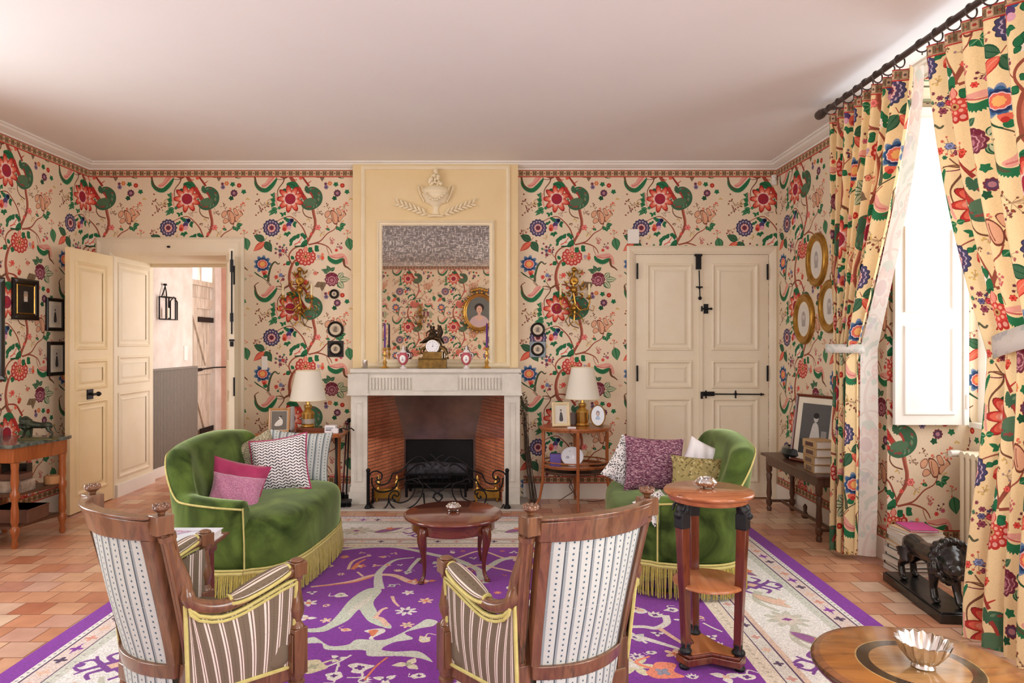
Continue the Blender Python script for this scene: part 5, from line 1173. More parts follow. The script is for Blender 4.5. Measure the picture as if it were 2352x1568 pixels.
# ---------------------------------------------------------------- three-legged stand (right foreground)
t = thing('plant_stand', 'tall round mahogany stand on three legs with black carved heads', 'plant stand', (.897, 2.95, .009), R(0))
MB().lathe([(.165, .700), (.17, .704), (.172, .718), (.182, .722), (.19, .730), (.19, .736), (.184, .743)], n=48).build('tabletop', wood('light_mahogany', (150, 84, 48), (182, 112, 70), 'x', .22, .5), t, ang=60)
M_mshelf = wood('striped_mahogany', (150, 82, 46), (190, 122, 76), 'y', .3, .4, 5)
MB().lathe([(.14, .338), (.15, .342), (.15, .35), (.142, .356)], n=40).build('shelf', M_mshelf, t, ang=60)
for k, a in enumerate((208, 322, 100)):
    c_, s_ = math.cos(R(a)), math.sin(R(a)); rt, rb = .148, .128
    L = []
    for z, r_, hw in ((.60, rt, .021), (.35, .138, .018), (.09, rb, .015)):
        L.append([Vector((r_*c_+dx*s_-dy*c_, r_*s_-dx*c_-dy*s_, z)) for dx, dy in ((-hw, -hw), (hw, -hw), (hw, hw), (-hw, hw))])
    lg = MB().rings(L).build('leg', M_mahogd, t, bevel=.002)
    hd = MB().box(-.024, -.024, .595, .024, .024, .66, Matrix.Translation((rt*c_, rt*s_, 0)) @ Matrix.Rotation(R(a), 4, 'Z'))
    hd.sphere((rt*c_, rt*s_, .675), .028).sphere(((rt+.026)*c_, (rt+.026)*s_, .655), .017)
    for q in (-1, 1):
        hx, hy = rt*c_-q*.02*s_, rt*s_+q*.02*c_; hd.tube([(hx, hy, .69), (hx-q*.016*s_, hy+q*.016*c_, .70), (hx-q*.022*s_+.012*c_, hy+q*.022*c_+.012*s_, .68), (hx-q*.014*s_+.02*c_, hy+q*.014*c_+.02*s_, .662)], [.009, .009, .007, .004], 8)
    hd.build('carved_head', M_black, lg, remesh=.003)
    MB().lathe([(.022, .062), (.026, .075), (.018, .09), (.020, .105), (.014, .112)], (rb*c_, rb*s_, 0), 12).sphere(((rb+.014)*c_, (rb+.014)*s_, .075), .017).build('claw_foot', M_black, lg)
tri = []
for k, a in enumerate((208, 322, 100)):
    for da, r_ in ((-14, .155), (14, .155)): tri.append((r_*math.cos(R(a+da)), r_*math.sin(R(a+da))))
    nx = (208, 322, 460)[(k+1) % 3] if k < 2 else 208+360; aa = ((208, 322, 100)[k]+((322, 460, 568)[k]))/2 if k < 2 else 154
    tri.append((.07*math.cos(R(aa)), .07*math.sin(R(aa))))
MB().prism(tri, .02, .05).prism([(x*.94, y*.94) for x, y in tri], .05, .064).build('base', M_mahogd, t, bevel=.004)
MB().prism([(x*.8, y*.8) for x, y in tri], .064, .068).build('base_panel', M_mshelf, t, smooth=False)
m = MB(); [m.lathe([(.02, 0), (.024, .012), (.018, .022)], (.135*math.cos(R(a)), .135*math.sin(R(a)), 0), 12) for a in (208, 322, 100)]; m.build('bun_foot', M_black, t)
dish('squat silver dish on the tall three-legged stand', (.893, 2.97, .752), .95)

# ---------------------------------------------------------------- inlaid round table, bottom right
t = thing('inlaid_table', 'round inlaid walnut table cut off by the bottom right corner', 'table', (1.14, 1.86, .009), 0)
m, nt, b = base('marquetry_top', (170, 116, 60), .16, coat=.8)
tc = N(nt, 'ShaderNodeTexCoord'); mp = N(nt, 'ShaderNodeMapping'); nt.links.new(tc.outputs['Object'], mp.inputs[0]); mp.inputs['Scale'].default_value = (1, 1, 0)
ln = N(nt, 'ShaderNodeVectorMath', operation='LENGTH'); nt.links.new(mp.outputs[0], ln.inputs[0])
nz = N(nt, 'ShaderNodeTexNoise'); nz.inputs['Scale'].default_value = 14; nz.inputs['Detail'].default_value = 8; nz.inputs['Distortion'].default_value = 2; nt.links.new(coords(nt, (.25, 1, 1)), nz.inputs['Vector'])
r1 = N(nt, 'ShaderNodeValToRGB'); r1.color_ramp.interpolation = 'CONSTANT'; nt.links.new(ln.outputs['Value'], r1.inputs[0]); e = r1.color_ramp.elements
cs = [(0, (186, 142, 92)), (.118, (52, 40, 30)), (.152, (196, 164, 110)), (.156, (172, 112, 52)), (.243, (150, 96, 56)), (.262, (90, 56, 34))]
while len(e) < len(cs): e.new(.5)
for q, (p, c) in zip(e, cs): q.position = p; q.color = lin(c)
mx = N(nt, 'ShaderNodeMix', data_type='RGBA', blend_type='MULTIPLY'); mx.inputs[0].default_value = .7; nt.links.new(r1.outputs[0], mx.inputs[6]); nt.links.new(ramp(nt, nz.outputs[0], [(.3, (150, 130, 110)), (.6, (255, 250, 240))]), mx.inputs[7]); nt.links.new(mx.outputs[2], b.inputs['Base Color'])
MB().lathe([(.25, .468), (.262, .472), (.27, .482), (.27, .490), (.264, .497), (.255, .5), (.001, .5)], n=64).build('tabletop', m, t, ang=60)
MB().lathe([(.03, .468), (.05, .46), (.035, .42), (.028, .3), (.045, .2), (.05, .16), (.03, .12), (.03, .08)], n=24).build('pedestal', M_mahogd, t)
for a in (90, 210, 330): c_, s_ = math.cos(R(a)), math.sin(R(a)); MB().tube([(.02*c_, .02*s_, .14), (.1*c_, .1*s_, .11), (.17*c_, .17*s_, .04), (.21*c_, .21*s_, .014)], [.022, .018, .014, .014], 8).build('leg', M_mahogd, t)
t = MB(); n_ = 72; prf = [(.016, 0), (.03, .003), (.026, .010), (.036, .018), (.056, .044), (.068, .072), (.063, .072), (.05, .044), (.03, .02), (.001, .014)]
L = [[Vector((r_*(1+.045*math.cos(18*2*PI*k/n_)*(z > .015))*math.cos(2*PI*k/n_), r_*(1+.045*math.cos(18*2*PI*k/n_)*(z > .015))*math.sin(2*PI*k/n_), z+.003*math.cos(18*2*PI*k/n_)*(z > .07))) for k in range(n_)] for r_, z in prf]
t.rings(L); tag(t.build('fluted_bowl', M_silver), 'fluted silver bowl standing on the inlaid round table', 'bowl', loc=(1.145, 1.85, .509))

# ---------------------------------------------------------------- small table with book behind the left armchair
t = thing('book_table', 'small mahogany table holding a white book behind the left armchair', 'side table', (-1.50, 3.04, .009), 0)
MB().box(-.11, -.17, .475, .225, .17, .487).box(-.10, -.16, .463, .215, .16, .475).build('tabletop', M_mahogd, t, smooth=False, bevel=.004)
MB().box(-.08, -.135, .415, .18, .135, .463).build('apron', M_mahogd, t, smooth=False)
for x in (-.062, .162):
    for y in (-.115, .115): MB().lathe([(.009, 0), (.012, .02), (.014, .2), (.017, .215), (.014, .23), (.013, .40), (.016, .415)], (x, y, 0), 12).build('leg', M_mahogd, t)
def book_tex():
    c = Canvas(512, 400, 51.2, 51.2, (232, 238, 248))      # 10 x 7.8 units
    c.dot(4.3, 2.5, 2.1, (216, 206, 226), .9, -.2, 30)
    ink = (150, 84, 140); red = (190, 90, 130)
    # flowing title lettering
    import string
    G = {'H': [[(0,0),(0,1)],[(0,.5),(.5,.5)],[(.5,0),(.5,1)]], 'a': [[(.5,.4),(.15,.4),(0,.7),(.2,1),(.5,.8)],[(.5,.4),(.5,1)]], 'r': [[(0,.4),(0,1)],[(0,.6),(.25,.4),(.45,.5)]], 'v': [[(0,.4),(.25,1),(.5,.4)]], 'e': [[(0,.7),(.5,.65),(.3,.4),(.05,.55),(.05,.85),(.3,1),(.5,.9)]], 'y': [[(0,.4),(.25,.9)],[(.5,.4),(.1,1.4)]], 's': [[(.5,.45),(.2,.4),(.15,.6),(.4,.75),(.35,1),(0,.95)]], 'o': [[(.25,.4),(0,.7),(.25,1),(.5,.7),(.25,.4)]], 'f': [[(.4,0),(.2,.1),(.2,1)],[(0,.45),(.4,.45)]], 'C': [[(.5,.15),(.2,0),(0,.5),(.2,1),(.5,.85)]], 'i': [[(.1,.4),(.1,1)]], 'n': [[(0,.4),(0,1)],[(0,.6),(.25,.4),(.45,.55),(.45,1)]]}
    def wr(txt, x, y, s_, dy, col, wd):
        for ch_ in txt:
            for st in G.get(ch_, []): c.line([(x+px*s_, y+py*s_) for px, py in st], col, wd)
            x += s_*.72; y += dy
    wr('Corsie', .6, 3.2, .9, -.14, ink, .12); wr('Havy', 3.2, 1.0, 1.1, .02, red, .13); wr('son', 2.9, 4.4, .5, 0, (120, 100, 150), .08)
    c.line([(5.0, 3.4), (5.8, 2.2), (7.4, 1.7), (8.8, 2.0), (8.9, 2.8), (8.4, 3.0)], (160, 130, 170), .32, .22)
    c.line([(1.2, 4.0), (3.0, 3.2), (4.6, 3.0), (5.4, 3.6)], (176, 150, 190), .2, .1); return c.a
t = thing('book', 'large white book with purple script on the small table behind the left armchair', 'book', (-1.46, 3.03, .496), 0)
M_bookc = painted('book_cover', book_tex(), .35, coat=.3); M_pages = mottle('pages', (240, 238, 232), (226, 222, 214), 60, .8, stretch=(1, 1, 8))
MB().box(-.14, -.12, .003, .169, .125, .030).build('pages', M_pages, t, smooth=False)
bo = MB().box(-.145, -.128, .0, .176, .13, .003).box(-.145, -.128, .0, -.139, .13, .033).box(-.145, -.128, .030, .176, .13, .0325).build('boards', M_whitec, t, smooth=False)
MB().add([(-.144, -.127, .0332), (.175, -.127, .0332), (.175, .129, .0332), (-.144, .129, .0332)], [(0, 1, 2, 3)], [[(0, 0), (1, 0), (1, 1), (0, 1)]]).build('cover_print', M_bookc, bo, smooth=False)

# ---------------------------------------------------------------- rug
rt = rug_tex(); m = painted('rug_wool', rt, .95, 'P', (RX1-RX0, RY1-RY0), (RX0, RY0), 'xy', bmp=.0015, sheen=.15)
o = tag(MB().box(RX0, RY0, .0005, RX1, RY1, .009).build('rug', m, smooth=False), 'large purple wool rug with ivory floral pattern and pale borders', 'rug')
# ---------------------------------------------------------------- portraits and prints
def portrait(kind):
    c = Canvas(160, 200, 16, 16, (60, 58, 54))          # 10 x 12.5
    if kind == 'beard': c.a[:] = np.array((44, 40, 38))/255.; c.dot(5, 4.6, 1.3, (196, 160, 128), 1.7); c.dot(5, 6.3, 1.2, (210, 200, 186), 1.7); c.dot(5, 3.2, 1.35, (150, 140, 130), .8); c.poly([(1.5, 12.5), (3, 8), (5, 7.2), (7, 8), (8.5, 12.5)], (30, 30, 32)); c.dot(4.5, 4.6, .2, (50, 40, 36)); c.dot(5.5, 4.6, .2, (50, 40, 36))
    elif kind == 'lady':
        c.a[:] = np.array((108, 112, 108))/255.; c.dot(5, 4.4, 1.9, (48, 36, 34), 1.8); c.dot(5, 5.2, 1.15, (222, 178, 156), 1.6); c.poly([(4.5, 6.3), (5.5, 6.3), (5.7, 8), (4.3, 8)], (216, 176, 158)); c.smooth([(1.2, 12.5), (1.8, 9), (4, 7.6), (6, 7.6), (8.2, 9), (9, 12.5)], (206, 180, 182))
        c.smooth([(3.2, 8.2), (5, 7.6), (6.8, 8.2), (5, 9.8)], (222, 184, 164)); c.dot(4.6, 5.0, .16, (50, 36, 34)); c.dot(5.4, 5.0, .16, (50, 36, 34)); c.line([(4.7, 6.05), (5.3, 6.05)], (176, 80, 76), .18)
    elif kind == 'fig':
        c.a[:] = np.array((92, 92, 92))/255.; c.poly([(0, 9), (10, 8), (10, 12.5), (0, 12.5)], (64, 64, 66)); c.dot(5.2, 3.6, .8, (200, 198, 196), 1); c.smooth([(3.4, 12), (4, 6), (5, 4.6), (6.4, 6), (7.2, 12)], (206, 204, 200)); c.dot(5.2, 2.9, 1.0, (44, 42, 44), .75); c.smooth([(3.0, 12), (3.2, 9), (1.8, 12)], (150, 150, 150)); c.poly([(7.4, 6.5), (9.2, 6.5), (9.2, 12), (7.4, 12)], (150, 148, 146))
    elif kind == 'recl':
        c.a[:] = np.array((112, 106, 98))/255.; c.dot(5.5, 4.2, .7, (226, 220, 210), .9); c.smooth([(2, 9), (4, 6.4), (6.4, 5), (7.4, 7), (6.6, 9.4), (3, 10)], (222, 216, 206)); c.dot(6, 3.6, .9, (70, 62, 56), .6)
    elif kind == 'engr':
        c.a[:] = np.array((222, 216, 206))/255.; c.dot(5, 6.2, 2.5, (176, 170, 166), 3.6); c.dot(5, 5, 1.2, (206, 198, 190), 1.5); c.smooth([(3, 9.4), (4, 6.8), (6, 6.8), (7, 9.4)], (168, 160, 154)); c.dot(5, 3.9, 1.1, (170, 160, 152), .8)
    elif kind == 'card':
        c.a[:] = np.array((214, 208, 196))/255.; c.smooth([(3.4, 11), (4, 5.6), (5, 4.4), (6.2, 5.8), (6.8, 11)], (70, 68, 68)); c.dot(5, 3.6, .9, (190, 180, 166), 1.1); c.dot(5, 3, .95, (90, 80, 72), .6)
    elif kind == 'oval':
        c.a[:] = np.array((234, 240, 246))/255.; c.dot(5, 4.8, 1.4, (150, 140, 150), 1.8); c.dot(5, 5.2, .9, (214, 188, 176), 1.1); c.smooth([(3.3, 8.6), (4.2, 6.6), (5.8, 6.6), (6.7, 8.6)], (176, 196, 220))
    elif kind == 'coin':
        c.a[:] = np.array((206, 190, 164))/255.; c.dot(5, 6, 3, (176, 158, 134), 3.6); c.smooth([(3.4, 8.8), (4, 4.6), (5.4, 3.2), (6.4, 5), (6, 7), (6.8, 9)], (126, 110, 94))
    c.grain(.06, 5, 2); return painted('picture_'+kind, c.a, .4)
PM = {k: portrait(k) for k in ('beard', 'lady', 'fig', 'recl', 'engr', 'card', 'oval', 'coin')}
M_bframe = base('black_frame', (24, 20, 20), .3, coat=.4)[0]; M_mountc = mottle('cream_mount', (234, 226, 208), (226, 216, 196), 8, .8)
RX90 = Matrix.Rotation(R(90), 4, 'X')
def rectframe(name, label, loc, rz, w_, h_, fw, pic, fm, mount=0, tilt=0, inner=None, grp='framed pictures', dp=.02, easel=False, cat='picture frame'):
    """hangs in its local x-z plane, facing local -y; origin at the bottom centre"""
    t = thing(name, label, cat, loc, 0, grp); t.rotation_euler = (R(tilt), 0, rz)
    MB().mould((-w_/2, 0, w_/2, h_), [(0, 0), (.001, dp*.7), (fw*.3, dp), (fw*.8, dp*.75), (fw, dp*.4)], lambda u, v, h: (u, -h, v)).box(-w_/2+.002, -.004, .002, w_/2-.002, -.001, h_-.002).build('frame', fm, t, smooth=False)
    if inner: MB().mould((-w_/2+fw, fw, w_/2-fw, h_-fw), [(0, dp*.5), (.004, dp*.7), (.010, dp*.4)], lambda u, v, h: (u, -h, v)).build('inner_slip', inner, t, smooth=False); fw += .009
    y = -dp*.38
    if mount:
        MB().box(-w_/2+fw, y, fw, w_/2-fw, y+.002, h_-fw).build('mount', M_mountc, t, smooth=False)
    q = fw+mount; MB().add([(-w_/2+q, y-.001, q), (w_/2-q, y-.001, q), (w_/2-q, y-.001, h_-q), (-w_/2+q, y-.001, h_-q)], [(0, 1, 2, 3)], [[(0, 0), (1, 0), (1, 1), (0, 1)]]).build('picture', pic, t, smooth=False)
    if easel: MB().add([(-.02, -.0, h_*.75), (.02, -.0, h_*.75), (.03, h_*.36, h_*.06), (-.03, h_*.36, h_*.06)], [(0, 1, 2, 3)]).build('easel_back', M_bframe, t, smooth=False)
    return t
def ovalframe(name, label, loc, rz, w_, h_, fw, pic, fm, mount=0, grp='framed pictures', dp=.03, n=40, square=0, cat='picture frame', tilt=0):
    t = thing(name, label, cat, loc, 0, grp); t.rotation_euler = (R(tilt), 0, rz); c = (0, 0, h_/2)
    def loop(f, y): return [Vector(((w_/2-f)*math.cos(2*PI*i/n), y, c[2]+(h_/2-f)*math.sin(2*PI*i/n))) for i in range(n)]
    MB().rings([loop(0, 0), loop(.001, -dp*.6), loop(fw*.2, -dp), loop(fw*.45, -dp*.8), loop(fw*.6, -dp*.95), loop(fw*.8, -dp*.6), loop(fw, -dp*.5)], True, False).build('frame', fm, t, ang=60)
    if square: MB().box(-square, -.006, c[2]-square, square, 0, c[2]+square).build('backboard', fm, t, smooth=False, bevel=.003)
    y = -dp*.45
    if mount: disc(MB(), (0, y, c[2]), w_/2-fw, ry=h_/2-fw).build('mount', M_mountc, t, smooth=False)
    disc(MB(), (0, y-.0012, c[2]), w_/2-fw-mount, ry=h_/2-fw-mount).build('picture', pic, t, smooth=False); return t
# right wall gilt ovals (wall faces -x)
RW = R(-90)
ovalframe('oval_picture', 'highest of the gilt oval pictures on the right wall', (XR, 5.27, 1.81), RW, .33, .42, .065, PM['engr'], M_gold, .03, 'gilt oval pictures on the right wall')
ovalframe('oval_picture', 'lower left gilt oval picture on the right wall, nearest the closed door', (XR, 5.49, 1.365), RW, .35, .41, .065, PM['engr'], M_gold, .03, 'gilt oval pictures on the right wall')
ovalframe('oval_picture', 'gilt oval picture half hidden behind the edge of the flowered curtain', (XR, 5.06, 1.45), RW, .33, .40, .065, PM['engr'], M_gold, .03, 'gilt oval pictures on the right wall')
# left wall
LW = R(90)
rectframe('framed_portrait', 'black framed portrait of a bearded man on the left wall', (XL, 5.235, 1.555), LW, .29, .315, .045, PM['beard'], M_bframe, 0, inner=M_gold, grp='pictures on the left wall')
rectframe('framed_print', 'upper of two dark framed prints half hidden by the open door', (XL, 5.58, 1.475), LW, .22, .27, .03, PM['card'], M_bframe, .03, grp='pictures on the left wall')
rectframe('framed_print', 'lower of two dark framed prints half hidden by the open door', (XL, 5.6, 1.11), LW, .22, .28, .03, PM['card'], M_bframe, .03, grp='pictures on the left wall')
rectframe('framed_print', 'dark beaded frame cut off by the left edge of the photo', (XL, 4.80, 1.10), LW, .42, .76, .05, PM['fig'], M_bframe, .03, grp='pictures on the left wall')
# medallions on the back wall
MW = YB-.001
Xb = lambda px: (px-1150)*YB/F
Zb = lambda py: CZ-(py-783)*YB/F
for px, py, r_, sq, lab in ((768, 674, .044, 0, 'tiny round black framed medallion, topmost left of the chimney breast'), (771, 755, .073, 0, 'round black framed medallion, middle one left of the chimney breast'), (771, 800, .062, .072, 'square black framed medallion, lowest left of the chimney breast'),
                            (1235, 756, .066, 0, 'round black framed medallion right of the chimney breast'), (1235, 801, .062, .072, 'square black framed medallion right of the chimney breast')):
    ovalframe('medallion', lab, (Xb(px), MW, Zb(py)-r_), 0, r_*2, r_*2, .022, PM['coin'], M_bframe, 0, 'small black medallions on the back wall', .02, 28, sq, 'medallion')
# portrait on the wall behind the camera, seen in the mirror
t = ovalframe('oval_portrait', 'gilt oval portrait of a dark haired lady seen reflected in the mirror', (-.43, YF+.006, 1.60), R(180), .66, .76, .075, PM['lady'], M_gold, 0, 'wall pieces seen in the mirror', .05)
m = MB(); [m.sphere((.33*math.cos(a)*1.03, -.02, .38+.40*math.sin(a)), .03, n=8) for a in [2*PI*k/22 for k in range(22)]]; [m.sphere((x, -.03, .80+.05*(1-abs(x)*5)), .035, n=8) for x in (-.15, -.1, -.05, 0, .05, .1, .15)]; m.build('carved_edge', M_gold, t)

# ---------------------------------------------------------------- gilt wall sconces
M_candle = mottle('cream_candle', (238, 224, 184), (232, 216, 170), 6, .5)
def sconce(label, loc, rz=0, grp='gilt wall sconces'):
    t = thing('wall_sconce', label, 'wall sconce', loc, rz, grp)
    m = MB(); rnd = random.Random(6)
    m.lathe([(.001, -.02), (.03, -.015), (.04, 0), (.03, .012), (.001, .016)], (0, 0, 0), 14, M=Matrix.Translation((0, -.012, .30)) @ RX90)
    for i in range(46):
        a = rnd.random()*6.28; z = rnd.uniform(-.02, .36); wd = .05+.05*math.sin(PI*(z+.02)/.38)**2; x = wd*math.cos(a)*.8
        p = Vector((x, -.01-rnd.random()*.02, z)); q = p+Vector((rnd.uniform(-.04, .04), -.01, rnd.uniform(.0, .06))); m.tube([p, (p+q)/2+Vector((.01, 0, 0)), q], [.004, .009, .002], 5)
    m.tube([(0, -.012, -.05), (.01, -.014, .1), (-.01, -.014, .22), (0, -.012, .38)], .010, 6).sphere((0, -.02, .40), .022).sphere((0, -.02, .22), .03).sphere((0, -.018, .06), .028)
    m.build('backplate', M_gold, t)
    for s_ in (-1, 1):
        m = MB(); m.tube([(0, -.02, .10), (s_*.05, -.06, .04), (s_*.11, -.09, .05), (s_*.13, -.09, .11), (s_*.125, -.09, .135)], .007, 8)
        m.tube([(s_*.02, -.03, .02), (s_*.08, -.05, -.05), (s_*.05, -.04, -.10), (s_*.01, -.02, -.06)], .006, 6).tube([(s_*.11, -.09, .05), (s_*.16, -.08, .03), (s_*.17, -.08, .07), (s_*.15, -.08, .08)], .004, 6).lathe([(.008, .13), (.026, .14), (.028, .148), (.012, .15), (.014, .17)], (s_*.125, -.09, 0), 12)
        am = m.build('arm', M_gold, t); MB().lathe([(.010, .168), (.010, .262), (.003, .27)], (s_*.125, -.09, 0), 10).build('candle', M_candle, am)
sconce('gilt two-candle wall sconce left of the chimney breast', (Xb(690), YB-.004, Zb(722)))
sconce('gilt two-candle wall sconce right of the chimney breast', (Xb(1318), YB-.004, Zb(722)))
sconce('gilt wall sconce behind the camera, seen reflected in the mirror', (-1.62, YF+.004, 1.72), R(180), 'wall pieces seen in the mirror')

# ---------------------------------------------------------------- lamps
def shade_mat():
    m, nt, b = base('lamp_shade_cloth', (255, 251, 240), .8); tr = N(nt, 'ShaderNodeBsdfTranslucent'); tr.inputs[0].default_value = lin((255, 250, 238)); mx = N(nt, 'ShaderNodeMixShader'); mx.inputs[0].default_value = .35
    nt.links.new(b.outputs[0], mx.inputs[1]); nt.links.new(tr.outputs[0], mx.inputs[2]); nt.links.new(mx.outputs[0], nt.nodes['Material Output'].inputs[0]); return m
M_shade = shade_mat(); M_paleglass = base('glass_lamp_font', (240, 236, 224), .1, trans=.6)[0]
def lamp(label, loc, zt, rt, rb, zb, glass=False):
    t = thing('table_lamp', label, 'lamp', loc, 0, 'brass table lamps with cream shades')
    h = zb-loc[2]
    MB().lathe([(.052, 0), (.056, .008), (.052, .018), (.046, .022), (.05, .03), (.05, h*.42), (.055, h*.5), (.048, h*.56), (.03, h*.62), (.024, h*.66), (.034, h*.72), (.034, h*.80), (.016, h*.84), (.014, h*.95), (.012, h*1.05)], n=28).build('base', M_brass, t)
    if glass: MB().lathe([(.053, .03), (.054, .07)], n=28).build('glass_font', M_paleglass, t)
    z0, z1 = zb-loc[2], zt-loc[2]
    MB().lathe([(rb, z0), (rt, z1), (rt-.003, z1), (rb-.003, z0)], n=48, cap=False).build('lamp_shade', M_shade, t); sh = t.children[-1]
    MB().tube([(rb*math.cos(2*PI*k/32), rb*math.sin(2*PI*k/32), z0) for k in range(32)], .003, 5, closed=True).tube([(rt*math.cos(2*PI*k/32), rt*math.sin(2*PI*k/32), z1) for k in range(32)], .003, 5, closed=True).build('shade_trim', M_candle, sh)
    MB().tube([(0, 0, h*1.0), (0, 0, z1-.02)], .004, 6).tube([(-rt, 0, z1-.01), (rt, 0, z1-.01)], .002, 4).build('harp', M_brass, t); return t
# ---------------------------------------------------------------- side tables by the chimney
K7 = lambda px, d: (px-1150)*d/F
t = thing('etagere_table', 'small round-topped wooden side table with lower tray right of the fireplace', 'side table', (.63, 5.78, 0), 0)
def ell(rx, ry, n=48): return [(rx*math.cos(2*PI*k/n), ry*math.sin(2*PI*k/n)) for k in range(n)]
MB().prism(ell(.305, .235), .655, .675).prism(ell(.295, .225), .642, .655).build('tabletop', M_cherry, t, bevel=.005, smooth=False)
for x, y in ((-.27, -.03), (.265, -.03), (0, -.215), (.02, .2)):
    MB().tube([(x, y, .65), (x, y, .40), (x*1.02, y*1.0, .22), (x*1.12, y*1.06, .07), (x*1.26, y*1.14, .006)], [.016, .014, .014, .011, .012], 8).build('leg', M_cherry, t)
MB().prism(ell(.27, .20), .335, .347).build('shelf', M_cherry, t, smooth=False)
e2 = ell(.272, .202); MB().tube([(x, y, .385) for x, y in e2], .006, 6, closed=True).tube([(x, y, .352) for x, y in e2], .007, 6, closed=True).build('gallery', M_cherry, t)
MB().prism(ell(.255, .19), .285, .293).tube([(x*.95, y*.95, .30) for x, y in e2], .006, 6, closed=True).build('under_tray', M_oak, t)
lamp('brass table lamp with cream shade on the side table right of the fireplace', (K7(1338, 5.82), 5.82, .675), 1.17, .095, .148, .905)
rectframe('photo_frame', 'cream framed photograph of a standing figure on the right side table', (K7(1289, 5.72), 5.72, .677), R(8), .155, .205, .028, PM['card'], mottle('cream_frame', (232, 214, 174), (220, 200, 156), 10, .5), .006, tilt=-9, easel=True, grp='photo frames on the right side table')
ovalframe('oval_photo_frame', 'tilted oval framed miniature with pale mount right of the lamp', (K7(1373, 5.70), 5.70, .678), R(-10), .13, .185, .010, PM['oval'], M_gold, 0, 'photo frames on the right side table', .012, tilt=-12)
bpy.context.view_layer.update()
tag(MB().box(-.035, -.02, 0, .035, .02, .012).build('white_case', M_whitec, smooth=False, bevel=.003), 'small flat white case in front of the lamp on the right side table', 'case', loc=(K7(1313, 5.62), 5.62, .675))
tag(MB().prism([(-.05, -.002), (.05, -.002), (.05, .004), (-.05, .004)], 0, .10, Matrix.Rotation(R(-8), 4, 'X')).build('dark_card', M_oak, smooth=False), 'dark wooden card leaning behind the cream photo frame', 'card', loc=(K7(1318, 5.80), 5.86, .675)).rotation_euler = (0, R(20), 0)
M_purple = base('purple_box_paper', (108, 88, 164), .5)[0]
tag(MB().box(-.045, -.03, 0, .045, .03, .10).box(-.04, -.031, .03, .04, -.03, .07).build('purple_box', M_purple, smooth=False, bevel=.003), 'small purple box on the lower tray of the right side table', 'box', loc=(K7(1276, 5.72), 5.74, .347))
def plate_tex():
    c = Canvas(256, 256, 256, 256, (238, 240, 246)); c.dot(.5, .5, .5, (226, 228, 236), n=40); c.dot(.5, .5, .46, (240, 242, 248), n=40); c.star(.3, .55, .07, (110, 120, 150), 7, .6); c.dot(.3, .55, .03, (230, 232, 240)); c.star(.4, .25, .025, (120, 130, 160), 5, .5); c.star(.72, .4, .03, (120, 140, 190), 5, .5); return c.a
o = MB().rings([[Vector((r_*1.18*math.cos(a), y, .082+r_*math.sin(a))) for a in [2*PI*k/36 for k in range(36)]] for r_, y in ((.045, .012), (.05, .016), (.078, .0), (.08, -.004), (.074, -.002), (.05, .008), (.001, .009))])
o = o.build('porcelain_plate', painted('plate_glaze', plate_tex(), .15, 'P', (.19, .16), (-.095, .002), 'xz', coat=.5)); tag(o, 'oval white porcelain plate standing on the lower tray of the right side table', 'plate', loc=(K7(1315, 5.7), 5.71, .347)); o.rotation_euler = (R(-8), 0, 0)
tag(MB().lathe([(.06, 0), (.075, .012), (.072, .016), (.055, .006), (.001, .005)], n=24).build('brown_dish', M_oak), 'shallow brown dish at the right end of the lower tray', 'dish', loc=(K7(1372, 5.74), 5.76, .347))
tag(MB().tube([(.62, 5.99, .5), (.66, 5.98, .3), (.60, 5.97, .12), (.68, 5.93, .012), (.80, 5.90, .008), (.9, 5.95, .008)], .004, 6).tube([(.60, 5.97, .2), (.64, 5.97, .08), (.5, 5.9, .01)], .004, 6).build('lamp_cord', mottle('brown_flex', (110, 80, 60), (90, 66, 50), 9, .6)), 'thin lamp cord trailing down behind the right side table', 'cord')

t = thing('console_side_table', 'shaped wooden side table left of the fireplace behind the cushions', 'side table', (-1.68, 5.74, 0), 0)
tp = [(-.34, -.14), (-.25, -.20), (.12, -.20), (.20, -.15), (.36, -.14), (.38, .0), (.37, .2), (-.34, .2)]
MB().prism(tp, .615, .635).prism([(x*.97, y*.96) for x, y in tp], .60, .615).build('tabletop', M_cherry, t, bevel=.005, smooth=False)
MB().box(-.28, -.15, .55, .20, .16, .60).build('apron', M_cherry, t, smooth=False)
for x, y in ((-.28, -.14), (.17, -.15), (-.28, .16), (.28, .17)): MB().tube([(x, y, .60), (x, y, .36), (x, y, .18), (x*1.05, y*1.06, .04), (x*1.1, y*1.1, .006)], [.018, .014, .015, .011, .013], 8).build('leg', M_cherry, t)
MB().box(-.28, -.14, .22, .18, .16, .235).build('shelf', M_cherry, t, smooth=False)
lamp('brass table lamp with cream shade on the side table left of the fireplace', (K7(706, 5.76), 5.78, .668), 1.145, .098, .152, .895, True)
tag(MB().box(-.115, -.07, 0, .115, .08, .033).box(-.11, -.072, .012, .11, -.07, .016).build('wooden_box', M_mahog, smooth=False, bevel=.003), 'low mahogany box underneath the left lamp', 'box', loc=(K7(715, 5.74), 5.77, .635))
rectframe('photo_frame', 'wooden framed print of a reclining figure on the left side table', (K7(641, 5.62), 5.62, .637), R(6), .175, .205, .022, PM['recl'], wood('pale_frame_wood', (176, 126, 78), (196, 148, 98), 'z', .4), .004, tilt=-7, easel=True, grp='photo frames on the left side table')
tag(MB().box(-.012, -.06, 0, .012, .06, .20).box(-.009, -.062, .003, .013, .058, .197).build('book', [M_whitec], smooth=False, bevel=.002), 'white bound book standing upright beside the wooden frame on the left side table', 'book', loc=(K7(666, 5.75), 5.78, .635))
